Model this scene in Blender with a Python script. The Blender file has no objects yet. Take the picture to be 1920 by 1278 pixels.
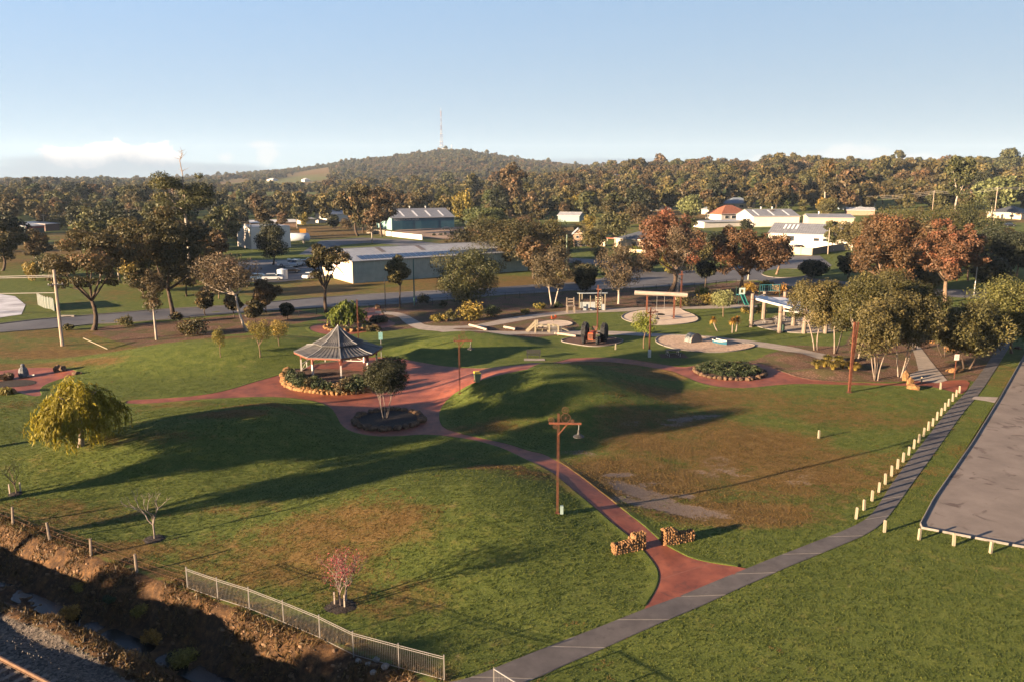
import bpy, bmesh, math, random
import numpy as np
from mathutils import Vector, Matrix

# ------------------------------------------------------------------ camera
SC = bpy.context.scene
COL = SC.collection
FPX, CXP, CYP = 1493.0, 960.0, 639.0      # focal length and centre, in pixels of the 1920 px photograph
PITCH = math.radians(11.4)
CAM_Z = 22.0
cam_data = bpy.data.cameras.new('camera')
cam_data.sensor_width = 36.0
cam_data.lens = FPX / 1920.0 * 36.0
cam_data.clip_start = 0.5
cam_data.clip_end = 60000.0
cam = bpy.data.objects.new('camera', cam_data)
cam.location = (0, 0, CAM_Z)
cam.rotation_euler = (math.pi / 2 - PITCH, 0, 0)
COL.objects.link(cam)
SC.camera = cam

# ------------------------------------------------------------------ sun and sky
SUN_EL = math.radians(10.5)
SUN_AZ = math.radians(61.0)               # shadows fall this far to the side of the view direction
shadow_dir = Vector((math.sin(SUN_AZ), math.cos(SUN_AZ), -math.tan(SUN_EL))).normalized()
sun_data = bpy.data.lights.new('sun', 'SUN')
sun_data.energy = 4.8
sun_data.angle = math.radians(0.6)
sun_data.color = (1.0, 0.74, 0.48)
sun = bpy.data.objects.new('sun', sun_data)
sun.rotation_euler = shadow_dir.to_track_quat('-Z', 'Y').to_euler()
sun.location = (-200, -100, 120)
COL.objects.link(sun)

world = bpy.data.worlds.new('World')
SC.world = world
world.use_nodes = True
wn = world.node_tree.nodes
wl = world.node_tree.links
wn.clear()
def wnode(t, **kw):
    n = wn.new(t)
    for k, v in kw.items():
        setattr(n, k, v)
    return n
def wmath(op, a, b=None, c=None, clamp=False):
    n = wn.new('ShaderNodeMath'); n.operation = op; n.use_clamp = clamp
    for i, v in enumerate((a, b, c)):
        if v is None: continue
        if isinstance(v, (int, float)): n.inputs[i].default_value = v
        else: wl.new(v, n.inputs[i])
    return n.outputs[0]
def wramp(v, lo, hi):                      # smooth 0..1
    n = wn.new('ShaderNodeMapRange'); n.interpolation_type = 'SMOOTHSTEP'
    wl.new(v, n.inputs[0]); n.inputs[1].default_value = lo; n.inputs[2].default_value = hi
    return n.outputs[0]
sky = wnode('ShaderNodeTexSky', sky_type='NISHITA')
sky.sun_disc = False
sky.sun_elevation = SUN_EL
sky.sun_rotation = math.atan2(shadow_dir.x, -shadow_dir.y)
sky.altitude = 250.0
sky.air_density = 0.52
sky.dust_density = 0.4
sky.ozone_density = 2.5
SKY_STRENGTH = 0.05
EXPOSURE = 2.75
tc = wnode('ShaderNodeTexCoord')
sep = wnode('ShaderNodeSeparateXYZ'); wl.new(tc.outputs['Generated'], sep.inputs[0])
az = wmath('ARCTAN2', sep.outputs[0], sep.outputs[1])          # 0 ahead, positive to the east
el = wmath('ARCSINE', sep.outputs[2])
def cloud_noise(sx, sy, detail, rough, off):
    c = wnode('ShaderNodeCombineXYZ')
    wl.new(wmath('MULTIPLY_ADD', az, sx, off), c.inputs[0]); wl.new(wmath('MULTIPLY', el, sy), c.inputs[1])
    c.inputs[2].default_value = off
    n = wnode('ShaderNodeTexNoise'); n.inputs['Scale'].default_value = 1.0
    n.inputs['Detail'].default_value = detail; n.inputs['Roughness'].default_value = rough
    wl.new(c.outputs[0], n.inputs['Vector'])
    return n.outputs[0]
# flat bank of far cloud near the horizon, and heaped cumulus tops rising out of it
n_bank = cloud_noise(5.0, 42.0, 3, 0.55, 3.1)
n_heap = cloud_noise(26.0, 30.0, 5, 0.62, 7.7)
def gauss2(a0, e0, sa, se):
    da = wmath('MULTIPLY', wmath('SUBTRACT', az, a0), 1.0 / sa)
    de = wmath('MULTIPLY', wmath('SUBTRACT', el, e0), 1.0 / se)
    s = wmath('ADD', wmath('MULTIPLY', da, da), wmath('MULTIPLY', de, de))
    return wmath('POWER', 2.71828, wmath('MULTIPLY', s, -1.0))
def wmax(*v):
    r = v[0]
    for x in v[1:]: r = wmath('MAXIMUM', r, x)
    return r
def pix_dir(px, py):                       # direction of a point of the sky
    u, v = (px - CXP) / FPX, -(py - CYP) / FPX
    d = Vector((u, math.cos(PITCH) + v * math.sin(PITCH), -math.sin(PITCH) + v * math.cos(PITCH))).normalized()
    return math.atan2(d.x, d.y), math.asin(d.z)
def puff(px, py, wx, wy):
    a, e = pix_dir(px, py)
    return gauss2(a, e, wx / FPX, wy / FPX)
heap_shape = wmax(puff(215, 284, 40, 27), puff(140, 296, 62, 15), puff(265, 288, 48, 22), puff(300, 300, 40, 18))
far_shape = wmax(puff(500, 290, 20, 22), puff(425, 298, 20, 15), puff(492, 272, 34, 8),
                 puff(1600, 287, 110, 16), puff(1480, 298, 90, 9), puff(1700, 296, 80, 14))
d_heap = wramp(wmath('ADD', heap_shape, wmath('MULTIPLY', wmath('SUBTRACT', n_heap, 0.5), 2.1)), 0.34, 0.52)
d_far = wmath('MULTIPLY', wramp(wmath('ADD', far_shape, wmath('MULTIPLY', wmath('SUBTRACT', n_heap, 0.5), 2.0)), 0.36, 1.0), 0.62)
bank_shape = wmax(puff(150, 322, 290, 34), puff(430, 325, 170, 26), puff(1150, 306, 190, 12), puff(-500, 318, 420, 30), puff(2500, 315, 420, 26))
d_bank = wmath('MULTIPLY', wramp(wmath('ADD', bank_shape, wmath('MULTIPLY', wmath('SUBTRACT', n_bank, 0.5), 1.3)), 0.42, 0.9), 0.8)
d_heap = wmath('MULTIPLY', d_heap, wramp(heap_shape, 0.03, 0.25))
d_far = wmath('MULTIPLY', d_far, wramp(far_shape, 0.03, 0.25))
d_bank = wmath('MULTIPLY', d_bank, wramp(bank_shape, 0.03, 0.25))
sky_col = sky.outputs[0]
def wmix(fac, c1, c2):
    m = wn.new('ShaderNodeMix'); m.data_type = 'RGBA'
    wl.new(fac, m.inputs[0])
    for s, c in ((6, c1), (7, c2)):
        if isinstance(c, tuple): m.inputs[s].default_value = (*c, 1)
        else: wl.new(c, m.inputs[s])
    return m.outputs[2]
K = 1.0 / (SKY_STRENGTH * 2.0 ** EXPOSURE)     # cloud brightness relative to the exposure
# pale air low over the horizon
low = wmath('MULTIPLY', wramp(el, 0.75, 0.05), 0.88)
c0 = wmix(low, sky_col, wmix(wramp(el, 0.0, 0.24), (0.47 * K, 0.56 * K, 0.585 * K), (0.38 * K, 0.535 * K, 0.68 * K)))
c1 = wmix(d_bank, c0, (0.28 * K, 0.36 * K, 0.44 * K))
c2 = wmix(d_far, c1, (0.80 * K, 0.79 * K, 0.78 * K))
shade = wmath('ADD', wramp(el, 0.012, 0.040), wmath('MULTIPLY', wmath('SUBTRACT', n_heap, 0.5), 1.6), clamp=True)
c3 = wmix(d_heap, c2, wmix(shade, (0.34 * K, 0.42 * K, 0.50 * K), (1.15 * K, 1.05 * K, 0.95 * K)))
bg = wnode('ShaderNodeBackground'); bg.inputs[1].default_value = SKY_STRENGTH
wl.new(c3, bg.inputs[0])
wo = wnode('ShaderNodeOutputWorld'); wl.new(bg.outputs[0], wo.inputs[0])

SC.render.engine = 'CYCLES'
SC.view_settings.view_transform = 'Standard'
SC.view_settings.look = 'None'
SC.view_settings.exposure = EXPOSURE
SC.view_settings.gamma = 1.0
SC.view_settings.use_curve_mapping = False
SC.cycles.max_bounces = 6
SC.cycles.diffuse_bounces = 2
SC.cycles.glossy_bounces = 2
SC.cycles.transmission_bounces = 3
SC.cycles.transparent_max_bounces = 4
SC.cycles.volume_bounces = 0
SC.cycles.caustics_reflective = False
SC.cycles.caustics_refractive = False
# ------------------------------------------------------------------ numeric helpers and terrain
def hash2(ix, iy, seed):
    h = (ix * 374761393 + iy * 668265263 + seed * 974634777) & 0xFFFFFFFF
    h = ((h ^ (h >> 13)) * 1274126177) & 0xFFFFFFFF
    return ((h ^ (h >> 16)) & 0xFFFF) / 65535.0
def vnoise(x, y, seed=0):
    x = np.asarray(x, float); y = np.asarray(y, float)
    ix = np.floor(x).astype(np.int64); iy = np.floor(y).astype(np.int64)
    fx = x - ix; fy = y - iy
    fx = fx * fx * (3 - 2 * fx); fy = fy * fy * (3 - 2 * fy)
    a = hash2(ix, iy, seed); b = hash2(ix + 1, iy, seed); c = hash2(ix, iy + 1, seed); d = hash2(ix + 1, iy + 1, seed)
    return (a * (1 - fx) + b * fx) * (1 - fy) + (c * (1 - fx) + d * fx) * fy
def fbm(x, y, seed=0, oct=4):
    s = 0.0; amp = 0.5
    for k in range(oct):
        s = s + amp * vnoise(np.asarray(x) * 2 ** k, np.asarray(y) * 2 ** k, seed + k); amp *= 0.5
    return s
def sstep(a, b, v):
    t = np.clip((v - a) / (b - a), 0, 1)
    return t * t * (3 - 2 * t)

def ray(px, py):
    u, v = (px - CXP) / FPX, -(py - CYP) / FPX
    return np.array([u, math.cos(PITCH) + v * math.sin(PITCH), -math.sin(PITCH) + v * math.cos(PITCH)])
def flat(px, py, z=0.0):
    d = ray(px, py); t = (z - CAM_Z) / d[2]
    return d[0] * t, d[1] * t

# creek line beside the railway: runs parallel to the fence
CR0 = np.array([-32.6, 48.7]); CRD = np.array([14.8, -8.38]); CRD = CRD / np.linalg.norm(CRD); CRN = np.array([CRD[1], -CRD[0]])  # normal points to the railway
CRN = CRN if CRN[1] < 0 else -CRN
MOUNDS = []   # x, y, sx, sy, rot, h
def mound(px, py, sx, sy, rot, h, dx=0, dy=0):
    x, y = flat(px, py); MOUNDS.append((x + dx, y + dy, sx, sy, math.radians(rot), h))
mound(430, 815, 11, 6.2, 25, 1.9)
mound(590, 800, 6, 4.5, 20, 0.4)
mound(860, 965, 9.0, 6.5, 10, 1.45)
mound(1020, 740, 8.2, 8.0, 30, 2.7)
mound(440, 668, 13, 6.0, 15, 2.4)
mound(870, 648, 9, 5.0, 10, 1.7)
mound(1470, 668, 2.6, 1.7, 10, 0.8)
mound(1545, 700, 3.5, 1.6, -5, 0.5)
PADS = []     # flattened places: x, y, r
def pad(px, py, r):
    x, y = flat(px, py); PADS.append((x, y, r))
pad(650, 715, 9.0); pad(730, 785, 6.5); pad(1110, 640, 6.0); pad(1320, 640, 11); pad(1240, 595, 11); pad(1040, 612, 10)
pad(1367, 697, 6)
HILL = [(-900, 22), (310, 24), (400, 34), (480, 47), (560, 60), (640, 78), (700, 90), (770, 106), (830, 119), (880, 116), (920, 105), (960, 90), (1030, 74), (1100, 55), (1200, 42), (1400, 30), (3000, 24)]
HX = np.array([p[0] for p in HILL], float); HZ = np.array([p[1] for p in HILL], float)
def terr(x, y):
    x = np.asarray(x, float); y = np.asarray(y, float)
    z = np.zeros(np.broadcast(x, y).shape)
    for (mx, my, sx, sy, r, h) in MOUNDS:
        c, s = math.cos(r), math.sin(r)
        u = ((x - mx) * c + (y - my) * s) / sx; v = (-(x - mx) * s + (y - my) * c) / sy
        z = z + h * np.exp(-(u * u + v * v) * 0.5 * (1 + 0.25 * (u * u + v * v)))
    near = 1 - sstep(120, 150, y)
    near = near * (1 - sstep(-7, -1.5, x - (26 + (y - 48) * .73)))
    z = z + near * (fbm(x * 0.11, y * 0.11, 5, 3) - 0.44) * 0.35
    for (mx, my, r) in PADS:
        d = np.sqrt((x - mx) ** 2 + (y - my) ** 2)
        z = z * sstep(r * 0.6, r * 1.75, d)
    # creek cut and railway side
    q = (x - CR0[0]) * CRN[0] + (y - CR0[1]) * CRN[1]      # distance from the fence towards the railway
    a = (x - CR0[0]) * CRD[0] + (y - CR0[1]) * CRD[1]
    fade = 1 - sstep(33, 37, a)
    wob = (fbm(a * 0.35, q * 0.2, 21, 3) - 0.44) * 1.7
    qq = q + wob * sstep(0.2, 1.4, q)
    cut = -2.1 * sstep(0.35, 2.5, qq) * (1 - sstep(3.6, 6.4, qq)) 
    rough = sstep(0.5, 1.5, q) * (1 - sstep(6.5, 7.5, q))
    cut = cut + rough * ((fbm(x * 1.3, y * 1.3, 31, 4) - 0.47) * 0.75)
    spur = 0.8 * np.exp(-(((a - 15.5) / 4.2) ** 2 + ((q - 6.3) / 1.3) ** 2))
    rail = 0.55 * sstep(7.2, 8.6, q)
    z = z * (1 - sstep(-2.5, 0.5, q) * fade) + fade * (cut + spur) + rail * fade
    # the country beyond the road
    yr = np.maximum(y - 240, 0)
    right = sstep(-120, 260, x)
    rise = right * (0.042 * yr * (1 - sstep(700, 1600, y)) + 26 * sstep(500, 1600, y)) + (1 - right) * 9 * sstep(350, 1500, y)
    rise = np.minimum(rise, 38)
    roll = sstep(300, 700, y) * (fbm(x * 0.0035, y * 0.0035, 9, 3) - 0.44) * 16
    pxa = CXP + FPX * x / np.maximum(y * 0.98 + 4.4, 1)
    ridge = np.interp(pxa, HX, HZ)
    prof = sstep(1000, 2750, y) * (1 - 0.75 * sstep(3000, 5200, y))
    hill = (ridge - 14) * prof ** 1.35
    hill = hill * (1 + 0.12 * (fbm(x * 0.004, y * 0.004, 13, 3) - 0.44))
    z = z + np.maximum(rise * (1 - 0.4 * sstep(1200, 2600, y)), 0) + roll * (1 - sstep(2000, 2700, y)) + hill * sstep(900, 1300, y)
    return z
def tz(x, y):
    return float(terr(np.array([x]), np.array([y]))[0])
def G(px, py, dz=0.0):
    """the point of the ground seen at a place of the photograph"""
    d = ray(px, py)
    if d[2] > -0.002: d = ray(px, CYP - FPX * math.tan(PITCH) + 3)
    t0 = 15.0; t1 = None
    ts = np.concatenate([np.arange(20, 140, 0.4), np.geomspace(140, 6000, 900)])
    P = d[:, None] * ts
    h = P[2] + CAM_Z - terr(P[0], P[1]) - dz
    k = np.argmax(h < 0) if (h < 0).any() else len(ts) - 1
    k = max(k, 1)
    f = h[k - 1] / (h[k - 1] - h[k]) if h[k - 1] != h[k] else 0
    t = ts[k - 1] + (ts[k] - ts[k - 1]) * f
    return float(d[0] * t), float(d[1] * t)
def at_depth(px, py, y):
    d = ray(px, py); t = y / d[1]
    return d[0] * t, y, CAM_Z + d[2] * t
def G3(px, py):
    x, y = G(px, py); return Vector((x, y, tz(x, y)))
def zat(py, y, px=960):
    """height of what is seen at row py when it stands y metres away"""
    d = ray(px, py); return CAM_Z + d[2] / d[1] * y
def mpp(y):                                     # metres for one pixel of the photograph at that distance
    return (y * math.cos(PITCH) + CAM_Z * math.sin(PITCH)) / FPX
def px_of(x, y, z):
    f = y * math.cos(PITCH) - (z - CAM_Z) * math.sin(PITCH)
    u = y * math.sin(PITCH) + (z - CAM_Z) * math.cos(PITCH)
    f = max(f, 0.1)
    return CXP + FPX * x / f, CYP - FPX * u / f

# ------------------------------------------------------------------ materials
def nt(mat):
    return mat.node_tree.nodes, mat.node_tree.links
MATS = {}
def mat(name, col, rough=0.8, var=0.25, scale=3.0, col2=None, bump=0.0, bscale=None, metal=0.0, stretch=None, detail=5, spec=0.3, bdist=0.02):
    """a painted, wooden, stone ... surface: base colour broken up by noise, with fine relief"""
    if name in MATS: return MATS[name]
    m = bpy.data.materials.new(name); m.use_nodes = True
    n, l = nt(m); b = n['Principled BSDF']
    tcn = n.new('ShaderNodeTexCoord'); vec = tcn.outputs['Object']
    if stretch:
        mp = n.new('ShaderNodeMapping'); mp.inputs['Scale'].default_value = stretch; l.new(vec, mp.inputs[0]); vec = mp.outputs[0]
    nz = n.new('ShaderNodeTexNoise'); nz.inputs['Scale'].default_value = scale; nz.inputs['Detail'].default_value = detail; nz.inputs['Roughness'].default_value = 0.62
    l.new(vec, nz.inputs['Vector'])
    r = n.new('ShaderNodeValToRGB'); l.new(nz.outputs[0], r.inputs[0])
    c2 = col2 if col2 else tuple(min(1, c * (1 + var)) for c in col)
    c1 = col if col2 else tuple(c * (1 - var) for c in col)
    r.color_ramp.elements[0].position = 0.32; r.color_ramp.elements[1].position = 0.68
    r.color_ramp.elements[0].color = (*c1, 1); r.color_ramp.elements[1].color = (*c2, 1)
    l.new(r.outputs[0], b.inputs['Base Color'])
    b.inputs['Roughness'].default_value = rough; b.inputs['Metallic'].default_value = metal
    b.inputs['Specular IOR Level'].default_value = spec
    if bump:
        bn = n.new('ShaderNodeTexNoise'); bn.inputs['Scale'].default_value = bscale or scale * 3; bn.inputs['Detail'].default_value = 6
        l.new(vec, bn.inputs['Vector'])
        bp = n.new('ShaderNodeBump'); bp.inputs['Strength'].default_value = bump; bp.inputs['Distance'].default_value = bdist
        l.new(bn.outputs[0], bp.inputs['Height']); l.new(bp.outputs[0], b.inputs['Normal'])
    MATS[name] = m
    return m
def leaf_mat(name, c_dark, c_light, c_tip=None, transl=0.25, rough=0.6):
    if name in MATS: return MATS[name]
    m = bpy.data.materials.new(name); m.use_nodes = True
    n, l = nt(m); b = n['Principled BSDF']; out = n['Material Output']
    at = n.new('ShaderNodeAttribute'); at.attribute_name = 'tint'
    oi = n.new('ShaderNodeObjectInfo')
    r = n.new('ShaderNodeValToRGB'); l.new(at.outputs['Fac'], r.inputs[0])
    e = r.color_ramp.elements
    e[0].position = 0.0; e[0].color = (*c_dark, 1); e[1].position = 0.75; e[1].color = (*c_light, 1)
    if c_tip:
        x = e.new(1.0); x.color = (*c_tip, 1)
    hs = n.new('ShaderNodeHueSaturation')
    mr = n.new('ShaderNodeMapRange'); l.new(oi.outputs['Random'], mr.inputs[0]); mr.inputs[3].default_value = 0.78; mr.inputs[4].default_value = 1.22
    mh = n.new('ShaderNodeMapRange'); l.new(oi.outputs['Random'], mh.inputs[0]); mh.inputs[3].default_value = 0.515; mh.inputs[4].default_value = 0.485
    l.new(mr.outputs[0], hs.inputs['Value']); l.new(mh.outputs[0], hs.inputs['Hue']); l.new(r.outputs[0], hs.inputs['Color'])
    l.new(hs.outputs[0], b.inputs['Base Color']); b.inputs['Roughness'].default_value = rough; b.inputs['Specular IOR Level'].default_value = 0.25
    tr = n.new('ShaderNodeBsdfTranslucent'); l.new(hs.outputs[0], tr.inputs[0])
    mx = n.new('ShaderNodeMixShader'); mx.inputs[0].default_value = transl
    l.new(b.outputs[0], mx.inputs[1]); l.new(tr.outputs[0], mx.inputs[2]); l.new(mx.outputs[0], out.inputs[0])
    MATS[name] = m
    return m

# ------------------------------------------------------------------ objects
def tag(o, label=None, cat=None, group=None, kind=None):
    if label: o['label'] = label
    if cat: o['category'] = cat
    if group: o['group'] = group
    if kind: o['kind'] = kind
    return o
def empty(name, loc=(0, 0, 0), rz=0.0, label=None, cat=None, group=None):
    o = bpy.data.objects.new(name, None); o.location = loc; o.rotation_euler = (0, 0, rz); o.empty_display_size = 0.2
    COL.objects.link(o); return tag(o, label, cat, group)
def link(name, me, parent=None, loc=None, rot=None):
    o = bpy.data.objects.new(name, me); COL.objects.link(o)
    if parent is not None: o.parent = parent
    if loc is not None: o.location = loc
    if rot is not None: o.rotation_euler = rot
    return o
def copy_tree(o, parent=None):
    c = o.copy(); COL.objects.link(c); c.parent = parent
    for ch in o.children: copy_tree(ch, c)
    return c
def arrays_mesh(name, V, F, mats=(), midx=None, smooth=False, attrs=None):
    """V (n,3); F (m,k) all the same size"""
    V = np.asarray(V, np.float32); F = np.asarray(F, np.int32)
    me = bpy.data.meshes.new(name)
    me.vertices.add(len(V)); me.vertices.foreach_set('co', V.ravel())
    k = F.shape[1]
    me.loops.add(F.size); me.loops.foreach_set('vertex_index', F.ravel())
    me.polygons.add(len(F))
    me.polygons.foreach_set('loop_start', np.arange(0, F.size, k, dtype=np.int32))
    me.polygons.foreach_set('loop_total', np.full(len(F), k, np.int32))
    for m in mats: me.materials.append(m)
    if midx is not None: me.polygons.foreach_set('material_index', np.asarray(midx, np.int32))
    if smooth: me.polygons.foreach_set('use_smooth', np.ones(len(F), bool))
    if attrs:
        for an, av in attrs.items():
            a = me.attributes.new(an, 'FLOAT', 'POINT'); a.data.foreach_set('value', np.asarray(av, np.float32))
    me.update(calc_edges=True)
    return me
class MB:
    """collects boxes, tubes, prisms ... of ONE thing or part"""
    def __init__(s): s.v = []; s.f = []; s.m = []; s.mats = []
    def mi(s, m):
        if m not in s.mats: s.mats.append(m)
        return s.mats.index(m)
    def add(s, vs, fs, m):
        o = len(s.v); s.v += [tuple(v) for v in vs]; i = s.mi(m)
        for f in fs: s.f.append([o + k for k in f]); s.m.append(i)
        return s
    def box(s, c, size, m, rz=0.0, rot=None):
        hx, hy, hz = size[0] / 2, size[1] / 2, size[2] / 2
        R = rot if rot is not None else Matrix.Rotation(rz, 3, 'Z')
        vs = [Vector(c) + R @ Vector((x, y, z)) for z in (-hz, hz) for (x, y) in ((-hx, -hy), (hx, -hy), (hx, hy), (-hx, hy))]
        return s.add(vs, [(3, 2, 1, 0), (4, 5, 6, 7), (0, 1, 5, 4), (1, 2, 6, 5), (2, 3, 7, 6), (3, 0, 4, 7)], m)
    def tube(s, pts, radii, m, n=8, cap=True):
        pts = [Vector(p) for p in pts]
        if isinstance(radii, (int, float)): radii = [radii] * len(pts)
        rings = []; up = None
        for i, p in enumerate(pts):
            t = (pts[min(i + 1, len(pts) - 1)] - pts[max(i - 1, 0)])
            t = t.normalized() if t.length > 1e-9 else Vector((0, 0, 1))
            if up is None:
                up = Vector((1, 0, 0)) if abs(t.x) < 0.8 else Vector((0, 1, 0))
            a = (up - t * up.dot(t)).normalized(); b = t.cross(a); up = a
            rings.append([p + (a * math.cos(2 * math.pi * k / n) + b * math.sin(2 * math.pi * k / n)) * radii[i] for k in range(n)])
        vs = [v for r in rings for v in r]
        fs = [(i * n + k, i * n + (k + 1) % n, (i + 1) * n + (k + 1) % n, (i + 1) * n + k) for i in range(len(pts) - 1) for k in range(n)]
        if cap: fs += [tuple(range(n - 1, -1, -1)), tuple((len(pts) - 1) * n + k for k in range(n))]
        return s.add(vs, fs, m)
    def bar(s, a, b, w, m, h=None):                # rectangular bar from a to b
        a, b = Vector(a), Vector(b); t = (b - a).normalized(); h = h or w
        up = Vector((0, 0, 1)) if abs(t.z) < 0.95 else Vector((0, 1, 0))
        x = t.cross(up).normalized() * (w / 2); z = x.cross(t).normalized() * (h / 2)
        vs = [p + sx * x + sz * z for p in (a, b) for (sx, sz) in ((-1, -1), (1, -1), (1, 1), (-1, 1))]
        return s.add(vs, [(3, 2, 1, 0), (4, 5, 6, 7), (0, 1, 5, 4), (1, 2, 6, 5), (2, 3, 7, 6), (3, 0, 4, 7)], m)
    def lathe(s, prof, m, n=16, c=(0, 0, 0), rot=None):     # prof: (radius, z)
        vs = []
        for (r, z) in prof:
            for k in range(n):
                v = Vector((r * math.cos(2 * math.pi * k / n), r * math.sin(2 * math.pi * k / n), z))
                if rot is not None: v = rot @ v
                vs.append(v + Vector(c))
        fs = [(i * n + k, i * n + (k + 1) % n, (i + 1) * n + (k + 1) % n, (i + 1) * n + k) for i in range(len(prof) - 1) for k in range(n)]
        if prof[0][0] > 1e-4: fs.append(tuple(range(n - 1, -1, -1)))
        if prof[-1][0] > 1e-4: fs.append(tuple((len(prof) - 1) * n + k for k in range(n)))
        return s.add(vs, fs, m)
    def prism(s, poly, z0, z1, m):                 # vertical prism over a convex or star polygon
        n = len(poly)
        vs = [(x, y, z0) for x, y in poly] + [(x, y, z1) for x, y in poly]
        return s.add(vs, [tuple(range(n - 1, -1, -1)), tuple(range(n, 2 * n))] + [(k, (k + 1) % n, n + (k + 1) % n, n + k) for k in range(n)], m)
    def mesh(s, name, smooth=False):
        me = bpy.data.meshes.new(name); me.from_pydata(s.v, [], s.f)
        for m in s.mats: me.materials.append(m)
        me.polygons.foreach_set('material_index', s.m)
        if smooth: me.polygons.foreach_set('use_smooth', [True] * len(s.f))
        me.update(); return me
    def build(s, name, parent=None, loc=None, rot=None, smooth=False):
        return link(name, s.mesh(name, smooth), parent, loc, rot)
def rock_mesh(name, m, seed, sub=2, jag=0.28):
    bm = bmesh.new(); bmesh.ops.create_icosphere(bm, subdivisions=sub, radius=1.0)
    rnd = random.Random(seed)
    cuts = [(Vector((rnd.gauss(0, 1), rnd.gauss(0, 1), rnd.gauss(0, 1))).normalized(), rnd.uniform(0.55, 0.85)) for _ in range(7)]
    for v in bm.verts:
        for d, h in cuts:
            k = v.co.dot(d)
            if k > h: v.co -= d * (k - h) * 0.9
        v.co *= 1 + (vnoise(v.co.x * 2.3 + seed, v.co.y * 2.3 + v.co.z * 1.7, seed) - 0.5) * jag
    me = bpy.data.meshes.new(name); bm.to_mesh(me); bm.free(); me.materials.append(m)
    return me
# ------------------------------------------------------------------ ground sheet
def chaikin(p, it=2, closed=True):
    p = [tuple(q) for q in p]
    for _ in range(it):
        o = []
        n = len(p)
        for i in range(n if closed else n - 1):
            a, b = p[i], p[(i + 1) % n]
            o += [(a[0] * .75 + b[0] * .25, a[1] * .75 + b[1] * .25), (a[0] * .25 + b[0] * .75, a[1] * .25 + b[1] * .75)]
        if not closed: o = [p[0]] + o + [p[-1]]
        p = o
    return p
def in_poly(x, y, poly):
    x = np.asarray(x, float); y = np.asarray(y, float); r = np.zeros(x.shape, bool)
    n = len(poly)
    for i in range(n):
        x1, y1 = poly[i]; x2, y2 = poly[(i + 1) % n]
        if y1 == y2: continue
        c = ((y1 > y) != (y2 > y)) & (x < (x2 - x1) * (y - y1) / (y2 - y1) + x1)
        r ^= c
    return r
def soft_poly(x, y, poly, w):
    """1 inside, falling to 0 over w metres outside the outline"""
    x = np.asarray(x, float); y = np.asarray(y, float)
    d = np.full(x.shape, 1e9)
    xs = [p[0] for p in poly]; ys = [p[1] for p in poly]
    m = (x > min(xs) - w) & (x < max(xs) + w) & (y > min(ys) - w) & (y < max(ys) + w)
    if not m.any(): return np.zeros(x.shape)
    X, Y = x[m], y[m]; D = np.full(X.shape, 1e9)
    for i in range(len(poly)):
        x1, y1 = poly[i]; x2, y2 = poly[(i + 1) % len(poly)]
        dx, dy = x2 - x1, y2 - y1; L = dx * dx + dy * dy + 1e-9
        t = np.clip(((X - x1) * dx + (Y - y1) * dy) / L, 0, 1)
        D = np.minimum(D, np.hypot(X - x1 - t * dx, Y - y1 - t * dy))
    ins = in_poly(X, Y, poly)
    v = np.where(ins, 1.0, np.clip(1 - D / w, 0, 1))
    r = np.zeros(x.shape); r[m] = v
    return r
def GP(pts):                                    # outline given by places of the photograph
    return [G(*p) for p in pts]

# where the lawn is dry, worn, mulched ... (the ground's own colours)
DRY = [  # px, py, rx, ry (metres), strength
    (640, 1010, 8, 4, .75), (560, 1060, 7, 4, .8), (700, 1120, 6, 2.5, .55), (430, 1040, 5, 3, .5), (930, 890, 3.2, 1.6, .9), (1010, 910, 3.5, 1.8, .75),
    (1200, 900, 9, 7, .95), (1330, 830, 12, 8, .85), (1450, 880, 12, 8, .75), (1250, 800, 8, 6, .8), (1480, 760, 16, 6, .55), (1370, 960, 8, 3, .85),
    (1550, 870, 10, 6, .6), (1620, 780, 12, 5, .5), (1140, 680, 9, 3, .8), (1250, 700, 9, 4, .85), (1330, 745, 12, 5, .7), (1500, 930, 8, 3, .5), (900, 805, 5, 2, .6),
    (60, 650, 30, 7, .55), (200, 662, 25, 4.5, .95), (330, 655, 20, 4, .8), (20, 690, 16, 3, .8), (560, 640, 9, 4, .85), (470, 640, 14, 3, .6), (120, 625, 22, 5, .6),
    (440, 815, 4.5, 1.7, .75), (500, 795, 5, 1.2, .7), (350, 760, 5, 1.4, .5), (260, 850, 8, 1.6, .45), (150, 960, 6, 3, .5), (60, 960, 8, 3, .6), (450, 960, 4, 2, .45), (230, 1030, 5, 1.6, .7),
    (1830, 850, 3, 4, .45), (1740, 940, 3, 3, .3), (1900, 720, 4, 6, .4), (20, 760, 6, 2, .5), (1880, 690, 4, 5, .45)]
DRYW = [(*flat(a, b), rx, ry, s) for (a, b, rx, ry, s) in DRY]
MUD = [(1185, 925, 1.2, 2.6, 40, 1.0), (1255, 955, 5.2, 1.3, -14, 1.0), (1210, 935, 3.0, 1.5, -30, .9), (1160, 895, 1.9, .7, 20, .9), (1280, 932, 1.3, .6, 0, .85), (1300, 968, 1.6, .8, -20, .8), (1095, 850, 2.2, .9, -15, .6), (1215, 912, 1.6, .6, 30, .8),
       (1350, 885, 2.6, 2.0, 10, .55), (1340, 862, 1.8, 1.6, 0, .5), (1300, 785, 4.2, .8, 22, .9), (1265, 797, 2.0, .7, 15, .7), (1500, 895, 2.4, 1.6, 30, .35), (1185, 800, 1.4, 1.0, 0, .4)]
MUDW = [(*flat(a, b), rx, ry, math.radians(r), s) for (a, b, rx, ry, r, s) in MUD]
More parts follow.
